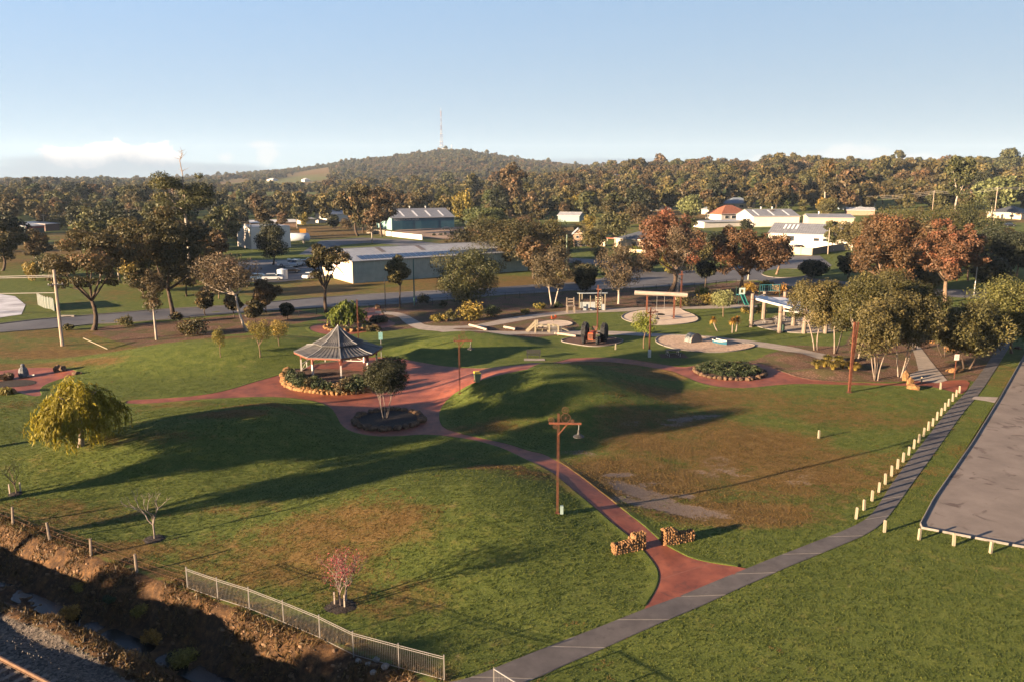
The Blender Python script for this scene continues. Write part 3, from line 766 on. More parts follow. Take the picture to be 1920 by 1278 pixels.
pad_sheet('shelter_slab', [(1403, 606), (1440, 598), (1480, 595), (1550, 598), (1590, 606), (1580, 622), (1520, 626), (1461, 622), (1420, 613)], M_CONC, 0.058, 'pale concrete floor under the timber shelter', cat='slab')
# ------------------------------------------------------------------ vegetation
RNG = np.random.default_rng(7)
def unit(n, rng):
    v = rng.normal(size=(n, 3)); return v / (np.linalg.norm(v, axis=1, keepdims=True) + 1e-9)
def leaf_quads(C, axis_, nrm, L, W):
    """rhombic leaf sprays: centre, long axis, facing, length, width"""
    a = axis_ - nrm * np.sum(axis_ * nrm, 1, keepdims=True); a /= np.linalg.norm(a, axis=1, keepdims=True) + 1e-9
    b = np.cross(nrm, a)
    L = np.asarray(L).reshape(-1, 1); W = np.asarray(W).reshape(-1, 1)
    V = np.stack([C - a * L * .5, C + b * W * .5 - a * L * .05, C + a * L * .5, C - b * W * .5 - a * L * .05], 1).reshape(-1, 3)
    F = np.arange(len(C) * 4).reshape(-1, 4)
    return V, F
def crown_mesh(name, clumps, n_leaf, L, W, m, rng, droop=0.0, squash=0.75, tintj=0.25, shell=0.5):
    """clumps: list of (centre, radius)"""
    cs = np.array([c for c, r in clumps]); rs = np.array([r for c, r in clumps])
    w = rs ** 2; w = w / w.sum()
    k = rng.choice(len(rs), size=n_leaf, p=w)
    d = unit(n_leaf, rng)
    rr = rs[k] * (shell + (1 - shell) * rng.random(n_leaf) ** 0.6)
    wob = 1 + 0.35 * (rng.random(n_leaf) - 0.5)
    off = d * (rr * wob)[:, None]; off[:, 2] *= squash
    if droop: off[:, 2] -= droop * rs[k] * rng.random(n_leaf) ** 2
    C = cs[k] + off
    nrm = d * 0.8 + unit(n_leaf, rng) * 0.9; nrm[:, 2] += 0.35; nrm /= np.linalg.norm(nrm, axis=1, keepdims=True)
    ax = unit(n_leaf, rng); ax[:, 2] -= droop * 1.6
    s = 0.65 + 0.7 * rng.random(n_leaf)
    V, F = leaf_quads(C, ax, nrm, L * s, W * s)
    ctint = rng.random(len(rs))
    t = np.clip(0.5 * ctint[k] + 0.28 + (rng.random(n_leaf) - 0.5) * 2 * tintj + 0.12 * d[:, 2], 0, 1)
    return arrays_mesh(name, V, F, [m], attrs={'tint': np.repeat(t, 4)})
M_TRUNK = {
    'dark': mat('dark_bark', (0.030, 0.020, 0.014), .95, col2=(0.075, .05, .035), scale=2, stretch=(4, 4, .7), bump=.8, bscale=6, detail=3),
    'brown': mat('brown_bark', (0.075, 0.045, 0.028), .95, col2=(0.17, .115, .075), scale=2, stretch=(4, 4, .7), bump=.8, bscale=6, detail=3),
    'white': mat('pale_gum_bark', (0.17, 0.135, 0.105), .8, col2=(0.33, .28, .23), scale=1.2, stretch=(2, 2, .6), bump=.3, bscale=6, detail=3),
    'grey': mat('grey_bark', (0.12, 0.092, 0.072), .9, col2=(0.24, .19, .15), scale=2, stretch=(4, 4, .7), bump=.5, bscale=6, detail=3)}
LM = {
    'gum': leaf_mat('gum_leaves', (0.0243, 0.023, 0.0095), (0.0743, 0.0594, 0.0216), (0.135, 0.0756, 0.0297)),
    'gumgreen': leaf_mat('green_gum_leaves', (0.0216, 0.027, 0.0095), (0.0675, 0.0675, 0.023), (0.1148, 0.0945, 0.0311)),
    'gumbrown': leaf_mat('brown_gum_leaves', (0.0308, 0.0238, 0.0112), (0.0924, 0.0616, 0.0266), (0.154, 0.084, 0.0392)),
    'redgum': leaf_mat('rusty_leaves', (0.0297, 0.0216, 0.0108), (0.1148, 0.0594, 0.027), (0.2025, 0.081, 0.0378)),
    'pale': leaf_mat('pale_gum_leaves', (0.045, 0.0325, 0.0187), (0.1125, 0.0825, 0.045), (0.1625, 0.1025, 0.065)),
    'olive': leaf_mat('olive_leaves', (0.028, 0.028, 0.0098), (0.0812, 0.07, 0.0224), (0.133, 0.1036, 0.035)),
    'dense': leaf_mat('dense_dark_leaves', (0.009, 0.012, 0.006), (0.028, 0.032, 0.014), (0.06, 0.055, 0.022)),
    'pine': leaf_mat('conifer_leaves', (0.018, 0.028, 0.011), (0.062, 0.075, 0.024), (0.125, 0.125, 0.04)),
    'willow': leaf_mat('willow_leaves', (0.10, 0.092, 0.012), (0.24, 0.195, 0.022), (0.34, 0.27, 0.032), transl=0.5),
    'lime': leaf_mat('lime_leaves', (0.050, 0.072, 0.010), (0.135, 0.155, 0.022), (0.21, 0.205, 0.035), transl=0.4),
    'mint': leaf_mat('mint_leaves', (0.080, 0.095, 0.030), (0.190, 0.195, 0.075), (0.26, 0.25, 0.10), transl=0.35),
    'yellow': leaf_mat('yellow_bush_leaves', (0.055, 0.048, 0.010), (0.175, 0.135, 0.024), (0.30, 0.20, 0.04)),
    'orange': leaf_mat('orange_bush_leaves', (0.085, 0.045, 0.010), (0.27, 0.145, 0.028), (0.38, 0.22, 0.05)),
    'wattle': leaf_mat('wattle_leaves', (0.032, 0.036, 0.010), (0.095, 0.092, 0.024), (0.15, 0.135, 0.04)),
    'bed2': leaf_mat('dark_olive_leaves', (0.012, 0.014, 0.005), (0.034, 0.034, 0.012), (0.065, 0.058, 0.02)),
    'grass': leaf_mat('tussock_blades', (0.070, 0.058, 0.012), (0.19, 0.145, 0.030), (0.30, 0.22, 0.06)),
    'blossom': leaf_mat('crimson_blossom', (0.075, 0.016, 0.016), (0.19, 0.034, 0.036), (0.27, 0.07, 0.065)),
    'bed': leaf_mat('garden_bed_leaves', (0.013, 0.022, 0.008), (0.038, 0.050, 0.017), (0.078, 0.080, 0.034))}
KINDS = {
    # fork, crown low end, clumps, clump radius (share of crown width), leaves, L, W, trunk bark, leaves, limbs, squash, droop, trunk radius (share of height)
    'gum':      dict(fork=.28, lo=.34, n=30, cr=.125, nl=6500, L=.62, W=.27, bark='dark', leaf='gum', limbs=6, squash=.62, droop=.15, tr=.022),
    'gumbrown': dict(fork=.25, lo=.30, n=34, cr=.13, nl=7000, L=.60, W=.27, bark='brown', leaf='gumbrown', limbs=6, squash=.7, droop=.2, tr=.020),
    'gumgreen': dict(fork=.40, lo=.42, n=26, cr=.14, nl=6000, L=.62, W=.28, bark='brown', leaf='gumgreen', limbs=6, squash=.6, droop=.12, tr=.018),
    'redgum':   dict(fork=.24, lo=.26, n=46, cr=.10, nl=7500, L=.58, W=.32, bark='brown', leaf='redgum', limbs=6, squash=.8, droop=.15, tr=.026),
    'pale':     dict(fork=.30, lo=.34, n=26, cr=.15, nl=3300, L=.50, W=.17, bark='white', leaf='pale', limbs=6, squash=.9, droop=.35, tr=.017),
    'olive':    dict(fork=.25, lo=.30, n=34, cr=.16, nl=8500, L=.50, W=.20, bark='grey', leaf='olive', limbs=6, squash=.85, droop=.3, tr=.018),
    'dense':    dict(fork=.18, lo=.12, n=40, cr=.17, nl=7000, L=.55, W=.30, bark='dark', leaf='dense', limbs=5, squash=.9, droop=.1, tr=.022),
    'pine':     dict(fork=.12, lo=.05, n=46, cr=.15, nl=8000, L=.75, W=.28, bark='dark', leaf='pine', limbs=7, squash=.45, droop=-.1, tr=.02),
    'lime':     dict(fork=.30, lo=.32, n=26, cr=.18, nl=4500, L=.34, W=.17, bark='brown', leaf='lime', limbs=5, squash=.85, droop=.3, tr=.022),
    'mint':     dict(fork=.2, lo=.12, n=34, cr=.17, nl=5000, L=.6, W=.3, bark='brown', leaf='mint', limbs=6, squash=1.1, droop=0, tr=.02),
    'yellow':   dict(fork=.2, lo=.1, n=26, cr=.18, nl=4500, L=.5, W=.22, bark='brown', leaf='yellow', limbs=5, squash=1.0, droop=0, tr=.02)}
def curve_pts(a, b, bow, n=4, rng=None):
    a, b = np.array(a, float), np.array(b, float); out = []
    j = rng.normal(size=3) * np.linalg.norm(b - a) * 0.07 if rng is not None else np.zeros(3)
    for i in range(n + 1):
        t = i / n
        p = a * (1 - t) + b * t + (np.array(bow) + j) * 4 * t * (1 - t) * 0.5
        out.append(p)
    return out
def tree_meshes(kind, h, cw, seed, leafk=1.0, sizek=1.0, lean=(0, 0), stems=1, shape='round', over=None, sides=6):
    K = dict(KINDS[kind]); K.update(over or {})
    rng = np.random.default_rng(seed)
    lo = K['lo'] * h; R = cw / 2; zc = (lo + h) / 2; rz = (h - lo) / 2
    cr = K['cr'] * cw
    cx0, cy0 = lean
    clumps = []
    tries = 0
    while len(clumps) < K['n'] and tries < 4000:
        tries += 1
        d = unit(1, rng)[0]; r = (0.30 + 0.70 * rng.random() ** 0.55)
        lob = 1 + .28 * math.sin(2 * math.atan2(d[1], d[0]) + seed) + .18 * math.sin(3 * math.atan2(d[1], d[0]) + 2.1 * seed + 3 * d[2])
        p = d * r * np.array([min(lob, 1.2), min(lob, 1.2), 1])
        if shape == 'cone':
            zz = rng.random() ** 1.3; wdt = (1 - zz) ** 0.8 + 0.08; a = rng.random() * 6.283; q = rng.random() ** .5
            p = np.array([math.cos(a) * q * wdt, math.sin(a) * q * wdt, zz * 2 - 1])
        if shape == 'umbrella' and p[2] < -0.1 and rng.random() < .75: continue
        if shape == 'vase' and math.hypot(p[0], p[1]) > 0.55 + 0.45 * (p[2] + 1) / 2: continue
        c = np.array([cx0 + p[0] * max(R - cr * .8, .1), cy0 + p[1] * max(R - cr * .8, .1), zc + p[2] * max(rz - cr * K['squash'] * .8, .1)])
        if all(np.linalg.norm(c - c2) > cr * 0.85 for c2, _ in clumps) or tries > 2500:
            clumps.append((c, cr * (0.55 + 0.85 * rng.random() ** 1.3)))
    crown = crown_mesh('crown', clumps, int(K['nl'] * leafk), K['L'] * sizek, K['W'] * sizek, LM[K['leaf']], rng, K['droop'], K['squash'])
    bark = M_TRUNK[K['bark']]; mb = MB()
    tr = K['tr'] * h
    cs = np.array([c for c, r in clumps])
    allnodes = []
    for s in range(stems):
        ang = s * 6.283 / max(stems, 1) + rng.random()
        base = np.array([math.cos(ang) * tr * 1.6 * (stems > 1), math.sin(ang) * tr * 1.6 * (stems > 1), -0.15])
        f = np.array([lean[0] * .55, lean[1] * .55, K['fork'] * h])
        if stems > 1: f += np.array([math.cos(ang), math.sin(ang), 0]) * cw * 0.13
        f += np.append(rng.normal(size=2) * tr * 1.2, 0)
        r0 = tr / math.sqrt(stems)
        pts = curve_pts(base, f, np.append(rng.normal(size=2) * tr * 1.5, 0), 4, None)
        rad = [r0 * (1.45 if i == 0 else 1.12 - 0.4 * i / 4) for i in range(5)]
        mb.tube(pts, rad, bark, sides + 2)
        nl = max(2, round(K['limbs'] / stems))
        # limbs aim at spread-out clumps
        if stems > 1: order = sorted(range(len(cs)), key=lambda i: -np.dot(cs[i][:2] - np.array(lean), [math.cos(ang), math.sin(ang)]))[:max(nl * 3, 4)]
        else: order = list(range(len(cs)))
        pick = [order[int(rng.integers(len(order)))]]
        while len(pick) < min(nl, len(order)):
            pick.append(max(order, key=lambda i: min(np.linalg.norm(cs[i] - cs[j]) for j in pick)))
        for i in pick:
            tip = cs[i]; bow = (0, 0, -0.10 * np.linalg.norm(tip - f)) if kind != 'pine' else (0, 0, 0)
            cp = curve_pts(f, tip, bow, 5, rng)
            rl = r0 * 0.62
            mb.tube(cp, [rl * (1 - 0.85 * j / 5) for j in range(6)], bark, sides, cap=False)
            allnodes += [(p, rl * (1 - 0.85 * j / 5)) for j, p in enumerate(cp) if j >= 1]
    nodes = np.array([p for p, r in allnodes])
    for c, r in clumps:
        dd = np.linalg.norm(nodes - c, axis=1) + (nodes[:, 2] > c[2]) * 0.6 * cr
        i = int(np.argmin(dd))
        if dd[i] < 0.05: continue
        cp = curve_pts(allnodes[i][0], c, (0, 0, -0.06 * dd[i]), 3, rng)
        rl = min(allnodes[i][1] * 0.7, tr * 0.35)
        mb.tube(cp, [rl * (1 - 0.8 * j / 3) for j in range(4)], bark, max(3, sides - 2), cap=False)
    trunk = mb.mesh('trunk', smooth=True)
    return trunk, crown
def put_tree(name, kind, loc, h, cw, seed, label, cat='tree', group=None, rz=None, **kw):
    t, c = tree_meshes(kind, h, cw, seed, **kw)
    e = empty(name, loc, 0.0 if rz is None else rz, label, cat, group)
    link('trunk', t, e); link('crown', c, e)
    return e
def tree_at(name, kind, px, py, top, wpx, seed, label, group=None, **kw):
    x, y = G(px, py); z = tz(x, y)
    h = zat(top, y) - z
    k = mpp(y)
    kw['sizek'] = kw.get('sizek', 1.0) * (.74 if y < 230 else .85); kw['leafk'] = kw.get('leafk', 1.0) * (1.75 if y < 230 else 1.35)
    return put_tree(name, kind, (x, y, z), max(h, 0.5), wpx * k, seed, label, group=group, **kw)

# --- trees of the park and the street, one by one
tree_at('gum_tree', 'gum', 176, 619, 424, 205, 11, 'wide spreading dark-trunked gum beside the road with the power pole', shape='umbrella', leafk=1.25, over=dict(n=40, cr=.105))
tree_at('gum_tree', 'gumbrown', 326, 596, 378, 168, 12, 'massive brown-leaved gum behind the white-stemmed sapling by the road', leafk=1.3, over=dict(n=44, cr=.11, lo=.2, bark='dark', leaf='gum'))
x_, y_ = G(356, 528); tall = tree_at('tall_gum_tree', 'gumgreen', 356, 528, 312, 120, 13, 'very tall gum with pale trunk and a bare dead spike at its top', leafk=1.1, over=dict(bark='white', tr=.016, lo=.5, fork=.62))
mb = MB(); h_ = zat(312, y_) - tz(x_, y_)
k_ = mpp(y_)
rg = np.random.default_rng(5); spine = [np.array((0.0, 0, h_ - 7)), np.array((.3, 0, h_ - 2)), np.array((-.1, 0, h_ + 10 * k_)), np.array((.5, 0, h_ + 22 * k_)), np.array((.3, 0, h_ + 34 * k_))]
mb.tube(spine, [.16, .12, .09, .06, .02], M_TRUNK['grey'], 5)
for q in range(16):
    t = rg.uniform(1.2, 3.8); k0 = int(t); p = spine[k0] * (1 - t + k0) + spine[k0 + 1] * (t - k0); a = rg.random() * 6.28; L_ = rg.uniform(.8, 2.4) * (1.35 - t / 4)
    mb.tube(curve_pts(p, p + np.array([math.cos(a) * L_, math.sin(a) * L_, L_ * rg.uniform(.3, 1.0)]), (0, 0, -.15 * L_), 3), [.05, .04, .025, .008], M_TRUNK['grey'], 4)
mb.build('dead_spike', tall)
tree_at('white_gum_tree', 'pale', 294, 637, 500, 60, 14, 'slim white-stemmed gum with sparse crown standing alone in the mulch', leafk=.45, over=dict(n=16, fork=.42, lo=.40, tr=.016, cr=.2, leaf='gumbrown'))
tree_at('white_gum_tree', 'pale', 463, 621, 470, 125, 15, 'white-trunked gum leaning over beside the mulch bed and the lawn', lean=(-3.0, 0.4), leafk=1.05, over=dict(n=30, leaf='pale', fork=.45, lo=.44))
tree_at('gum_tree', 'gum', 612, 586, 447, 92, 16, 'open-crowned gum with dark forked trunk in front of the mural wall', leafk=.62, shape='umbrella', over=dict(n=20, cr=.14, fork=.32, lo=.38, tr=.024))
tree_at('dense_tree', 'dense', 512, 497, 412, 70, 17, 'dense black-green tree in front of the white tank wall', shape='round')
tree_at('slim_tree', 'gumbrown', 750, 577, 474, 50, 18, 'thin-trunked tree with bronze crown in front of the long shed', over=dict(n=18, cr=.2, fork=.4, lo=.38, tr=.014, bark='dark', leaf='olive'), leafk=.6)
tree_at('sheoak_tree', 'olive', 878, 573, 455, 140, 19, 'broad dense sheoak hiding the end of the long shed', leafk=1.25, over=dict(n=56, cr=.13, lo=.07, leaf='gumgreen'))
tree_at('white_gum_tree', 'pale', 1037, 576, 455, 92, 20, 'pale-barked gum with two white stems behind the small sand circle', stems=2, leafk=1.6, over=dict(lo=.24, fork=.3, n=34))
tree_at('fig_tree', 'olive', 958, 503, 400, 225, 21, 'huge rounded spreading tree across the street from the playground', shape='round', leafk=2.6, sizek=1.35, over=dict(n=80, cr=.10, lo=.05, fork=.14, leaf='gum', squash=.6, tr=.03, bark='dark'))
tree_at('gum_tree', 'gumbrown', 905, 480, 418, 90, 22, 'brown bushy gum at the street corner under the spreading tree', over=dict(lo=.1))
tree_at('conifer_tree', 'pine', 908, 452, 383, 92, 23, 'bushy green conifer beside the blue shed yard', shape='round', leafk=1.2, sizek=1.2)
tree_at('dense_tree', 'dense', 1097, 551, 492, 58, 24, 'compact black-green round tree behind the cubby hut', over=dict(lo=.16))
tree_at('white_gum_tree', 'pale', 1160, 570, 445, 100, 25, 'pale gum with crooked white trunk between the hut and the swing', leafk=1.5, over=dict(lo=.2, fork=.34, n=38, leaf='pale'))
tree_at('red_gum_tree', 'redgum', 1256, 547, 384, 125, 26, 'flowering gum topped with red blossom beside the street', leafk=1.25, over=dict(bark='dark', leaf='redgum', n=56))
tree_at('white_gum_tree', 'pale', 1268, 562, 418, 74, 27, 'tall pale gum in front of the red-flowering gum', leafk=1.0, over=dict(n=30, lo=.24, fork=.36))
tree_at('red_gum_tree', 'redgum', 1386, 545, 418, 140, 28, 'rusty-leaved gum with forked trunk by the turning circle', leafk=1.3, over=dict(n=54, lo=.2), lean=(.8, 0))
tree_at('red_gum_tree', 'redgum', 1455, 516, 436, 52, 29, 'small rusty gum on the grassy traffic island', leafk=.6, over=dict(n=24, cr=.2, lo=.2))
tree_at('dense_tree', 'dense', 1322, 541, 488, 46, 30, 'small dark mop-headed tree beside the street', over=dict(fork=.5, lo=.42, n=20, cr=.22), leafk=.6)
tree_at('red_gum_tree', 'redgum', 1652, 556, 396, 178, 31, 'big rust-red gum behind the tea trees', leafk=1.6, over=dict(n=64, cr=.1, lo=.14))
tree_at('red_gum_tree', 'redgum', 1773, 567, 402, 138, 32, 'orange-leaved gum with pale branching trunk at the bend of the road', leafk=1.35, over=dict(n=54, lo=.22))
for i, (px, py, top, w) in enumerate([(1710, 500, 372, 170), (1800, 498, 368, 150), (1860, 515, 420, 120), (1905, 520, 430, 90), (1600, 480, 405, 90)]):
    tree_at('gum_tree', 'gumgreen', px, py, top, w, 40 + i, ['olive gum towering behind the rust-red gum', 'dark olive gum behind the orange-leaved gum', 'shadowed dark gum beside the thin leaning pole', 'dark gum above the clipped green bush', 'olive gum in front of the white hall'][i], leafk=1.2, over=dict(lo=.12, leaf=('olive', 'gumgreen', 'dense', 'dense', 'olive')[i], n=44))
# tea trees by the shelter
for i, (px, py, top, w, st, ln) in enumerate([(1530, 656, 512, 104, 2, (-.6, 0)), (1566, 662, 530, 92, 2, (.5, 0)), (1606, 672, 506, 110, 2, (.3, 0)), (1643, 712, 556, 126, 4, (0, 0)), (1688, 706, 538, 120, 3, (.4, 0)), (1716, 655, 520, 100, 2, (0, 0)), (1668, 640, 500, 120, 2, (0, 0))]):
    tree_at('tea_tree', 'olive', px, py, top, w, 60 + i, ['tea tree with pale twin stems beside the shelter floor', 'tea tree with a white tie round its stem by the shelter', 'tall tea tree behind the rusty angled post', 'many-stemmed tea tree beside the tussock grass', 'pale-stemmed tea tree behind the sandstone seats', 'tea tree overhanging the striped pale walk', 'tall tea tree in the thick of the grove'][i], stems=st, lean=ln, sizek=.8, leafk=1.15, over=dict(bark='grey', fork=.36, lo=.34, n=30, tr=.013), group=None)
tree_at('wattle_tree', 'olive', 1812, 692, 556, 138, 70, 'bushy dark wattle beside the sign post', leafk=1.25, stems=2, over=dict(lo=.2, n=44, leaf='olive', bark='dark'))
tree_at('wattle_tree', 'olive', 1770, 668, 580, 95, 76, 'low wattle spreading over the sandstone boulders', leafk=.8, stems=2, over=dict(lo=.24, n=28, leaf='olive', bark='dark'))
tree_at('wattle_tree', 'olive', 1896, 662, 520, 160, 71, 'large bright green wattle overhanging the end of the footpath', leafk=1.5, sizek=.9, over=dict(lo=.2, n=50, leaf='wattle', bark='brown'))
tree_at('clipped_bush', 'dense', 1523, 522, 486, 50, 72, 'rounded dark hedge bush beside the turning circle', over=dict(lo=.02, fork=.1), leafk=.6)
# garden trees
tree_at('ring_tree', 'olive', 722, 786, 668, 104, 73, 'slender multi-stemmed tree in the ring of boulders', stems=5, sizek=.5, leafk=.95, over=dict(lo=.42, fork=.34, n=40, cr=.14, bark='grey', leaf='bed2', tr=.011))
tree_at('round_tree', 'gumgreen', 735, 702, 668, 62, 74, 'round clipped bush tree against the side of the gazebo', sizek=.5, leafk=.5, over=dict(lo=.1, n=26, cr=.2))
tree_at('young_tree', 'lime', 414, 669, 609, 30, 75, 'thin yellow-green sapling standing apart on the mound', sizek=.55, leafk=.22, over=dict(n=12, cr=.22, tr=.013, leaf='yellow'))
tree_at('young_tree', 'lime', 488, 669, 594, 44, 77, 'airy yellow-green sapling, taller of the pair on the mound', sizek=.6, leafk=.34, over=dict(n=16, cr=.22, tr=.015, leaf='yellow'))
tree_at('young_tree', 'lime', 524, 648, 598, 44, 78, 'airy yellow-green sapling, shorter of the pair on the mound', sizek=.6, leafk=.3, over=dict(n=14, cr=.22, tr=.015, leaf='yellow'))
tree_at('young_tree', 'lime', 1207, 653, 584, 50, 79, 'bright green young street tree beside the slim light pole', sizek=.85, leafk=.3, over=dict(n=18, cr=.2, lo=.4, fork=.42, tr=.014))
tree_at('young_tree', 'lime', 1356, 594, 539, 56, 80, 'young lime-green tree on a bare stem near the slide', sizek=.9, leafk=.4, over=dict(n=20, cr=.2, lo=.3, fork=.4, tr=.016, leaf='mint'))
# small trees in the roadside mulch
for i, (px, py, top, w, kd, lab) in enumerate([
        (500, 586, 524, 48, 'gumbrown', 'small bronze tree beside the leaning white gum'), (438, 596, 548, 40, 'gum', 'bushy little gum behind the brown roadside shrub'),
        (386, 592, 540, 44, 'gum', 'small forked gum near the brown roadside shrub'), (540, 600, 566, 28, 'dense', 'small dark bush tree near the park fence'),
        (478, 606, 560, 40, 'gum', 'small dark tree between the white gum and the street'), (270, 560, 500, 46, 'gum', 'low gum across the street behind the wide dark gum'),
        (410, 560, 505, 60, 'gumbrown', 'bronze gum across the street near the depot'), (350, 556, 480, 70, 'gum', 'shady gum across the street under the tall gum')]):
    tree_at('small_tree', kd, px, py, top, w, 90 + i, lab, leafk=.5, over=dict(cr=.19, n=20, lo=.22))

# --- weeping trees
def weeping(name, px, py, top, wpx, seed, label, lf, strands=420, per=26, L=.42, W=.10, skirt=.12):
    x, y = G(px, py); z = tz(x, y); h = zat(top, y) - z; R = wpx * mpp(y) / 2
    rng = np.random.default_rng(seed)
    e = empty(name, (x, y, z), 0, label, 'tree')
    C = []; A = []; T = []
    for s in range(strands):
        a = rng.random() * 6.283; q = rng.random() ** .55
        lob = 1 + .20 * math.sin(a * 3 + seed) + .20 * math.sin(a * 7 + 2 * seed)
        r0 = R * q * .72 * lob; z0 = h * (1 - .50 * q ** 2.0) * (1.04 - .26 * rng.random()) * (1 + .10 * math.sin(a * 4 + seed))
        r1 = min(r0 + R * (.12 + .25 * rng.random()), R * 1.05 * lob); zend = h * (skirt + .55 * rng.random() ** 1.6) * (1.2 - .45 * q)
        tt = rng.random()
        for k in range(per):
            t = k / (per - 1)
            out = math.sin(min(t * 2.2, 1.57)); rr = r0 + (r1 - r0) * out
            zz = z0 + .25 * math.sin(min(t * 5, 3.14)) * h * .12 - (z0 - zend) * t ** 1.25
            C.append((math.cos(a) * rr + rng.normal() * .06, math.sin(a) * rr + rng.normal() * .06, zz))
            A.append((math.cos(a) * (.5 * (1 - t)), math.sin(a) * (.5 * (1 - t)), -.35 - t)); T.append(.25 + .55 * tt + .3 * (rng.random() - .5))
    C = np.array(C); A = np.array(A) + rng.normal(size=(len(C), 3)) * .35
    nrm = C.copy(); nrm[:, 2] = .4; nrm /= np.linalg.norm(nrm, axis=1, keepdims=True) + 1e-9; nrm += rng.normal(size=nrm.shape) * .7; nrm /= np.linalg.norm(nrm, axis=1, keepdims=True)
    s = .6 + .8 * rng.random(len(C))
    V, F = leaf_quads(C, A, nrm, L * s, W * s)
    link('crown', arrays_mesh('crown', V, F, [LM[lf]], attrs={'tint': np.repeat(np.clip(T, 0, 1), 4)}), e)
    mb = MB(); tr = h * .04
    mb.tube(curve_pts((0, 0, -.1), (.1, 0, h * .5), (.1, .1, 0), 4), [tr * 1.3, tr, tr * .9, tr * .8, tr * .7], M_TRUNK['grey'], 8)
    for k in range(7):
        a = k * .9; tip = (math.cos(a) * R * .5, math.sin(a) * R * .5, h * .85)
        mb.tube(curve_pts((.1, 0, h * .42), tip, (0, 0, .5), 4), [tr * .5, tr * .4, tr * .3, tr * .2, tr * .1], M_TRUNK['grey'], 5)
    mb.build('trunk', e, smooth=True)
    return e
weeping('willow_tree', 152, 836, 714, 156, 5, 'weeping yellow-green willow on the lawn by the red court', 'willow', strands=430, per=30, L=.42, W=.085, skirt=.15)
weeping('weeping_tree', 650, 613, 567, 66, 8, 'bright lime weeping tree in the round stone bed', 'lime', strands=300, per=18, L=.5, W=.16, skirt=.22)

# --- bare and blossoming little trees
def twig_tree(name, px, py, top, wpx, seed, label, bark, depth=4, first=3, blossom=0, stems=1, disc=None, stakes=0):
    x, y = G(px, py); z = tz(x, y); h = zat(top, y) - z; W = wpx * mpp(y) / 2
    rng = np.random.default_rng(seed); e = empty(name, (x, y, z), 0, label, 'tree'); mb = MB(); tips = []
    def grow(p, d, L, r, lev):
        q = p + d * L
        mid = (p + q) / 2 + rng.normal(size=3) * L * .06
        mb.tube([p, mid, q], [r, r * .85, r * .7], bark, 6 if lev < 2 else 4, cap=lev == depth)
        if lev >= depth: tips.append(q); return
        for k in range(2 if lev else first):
            a = rng.random() * 6.283; s = .45 + .25 * rng.random()
            nd = d * (1 - .2 * s) + np.array([math.cos(a), math.sin(a), .15]) * s; nd /= np.linalg.norm(nd)
            grow(q, nd, L * (.72 + .16 * rng.random()), r * .66, lev + 1)
        if lev >= 2: tips.append(q)
    for s in range(stems):
        a = s * 2.1 + .4; d = np.array([math.cos(a) * .12 * (stems > 1), math.sin(a) * .12 * (stems > 1), 1.0])
        grow(np.array([math.cos(a), math.sin(a), 0]) * .16 * (stems > 1) + np.array([0, 0, -.05]), d, h * .27, h * .017 / math.sqrt(stems) + .010, 0)
    v = np.array(mb.v); sx = W / max(np.abs(v[:, :2]).max(), 1e-3); sz = h / v[:, 2].max()
    low = sstep(0, h * .3, v[:, 2])[:, None]; v[:, :2] *= 1 + (sx - 1) * low; v[:, 2] *= sz
    mb.v = [tuple(q) for q in v]
    mb.build('trunk', e, smooth=True)
    if blossom:
        T = np.array(tips); lo_ = sstep(0, h * .3, T[:, 2])[:, None]; T[:, :2] *= 1 + (sx - 1) * lo_; T[:, 2] *= sz
        k = rng.integers(len(T), size=blossom); C = T[k] + rng.normal(size=(blossom, 3)) * .17 * h / 3.5
        V, F = leaf_quads(C, unit(blossom, rng), unit(blossom, rng), .05 + .09 * rng.random(blossom), .03 + .05 * rng.random(blossom))
        link('crown', arrays_mesh('crown', V, F, [LM['blossom']], attrs={'tint': np.repeat(rng.random(blossom), 4)}), e)
    if disc:
        d = MB(); n = 26; ang = [i * 6.283 / n for i in range(n)]
        vs = [(0, 0, .07)] + [(math.cos(t) * disc * .55, math.sin(t) * disc * .55, .06 + .03 * rng.random()) for t in ang] + [(math.cos(t) * disc * (.85 + .3 * rng.random()), math.sin(t) * disc * (.85 + .3 * rng.random()), -.03) for t in ang]
        d.add(vs, [(0, 1 + i, 1 + (i + 1) % n) for i in range(n)] + [(1 + i, 1 + n + i, 1 + n + (i + 1) % n, 1 + (i + 1) % n) for i in range(n)], M_BLACKMULCH)
        d.build('mulch_ring', e, smooth=True)
    for s in range(stakes):
        st = MB(); a = s * 2.1 + 1.1; st.box((math.cos(a) * .38, math.sin(a) * .38, .34), (.07, .07, .8), mat('grey_stake', (.26, .21, .17), .9, var=.2)); st.build('stake', e)
    return e
twig_tree('bare_tree', 290, 1010, 915, 112, 14, 'leafless pruned tree with pale branches above the creek fence', mat('silver_bark', (.085, .068, .056), .85, col2=(.18, .15, .13), scale=4, detail=3), depth=5, first=3, disc=.75)
twig_tree('bare_tree', 29, 925, 864, 54, 6, 'spindly staked sapling with dark twigs behind the wire fence', M_TRUNK['brown'], depth=5, first=4, disc=.55, stakes=2)
twig_tree('blossom_tree', 641, 1133, 1036, 100, 9, 'small crimson-blossomed tree held by stakes near the mesh fence', mat('pink_bark', (.10, .07, .06), .85, col2=(.20, .15, .13), scale=4, detail=3), depth=5, first=4, blossom=1100, stems=3, disc=.85, stakes=3)

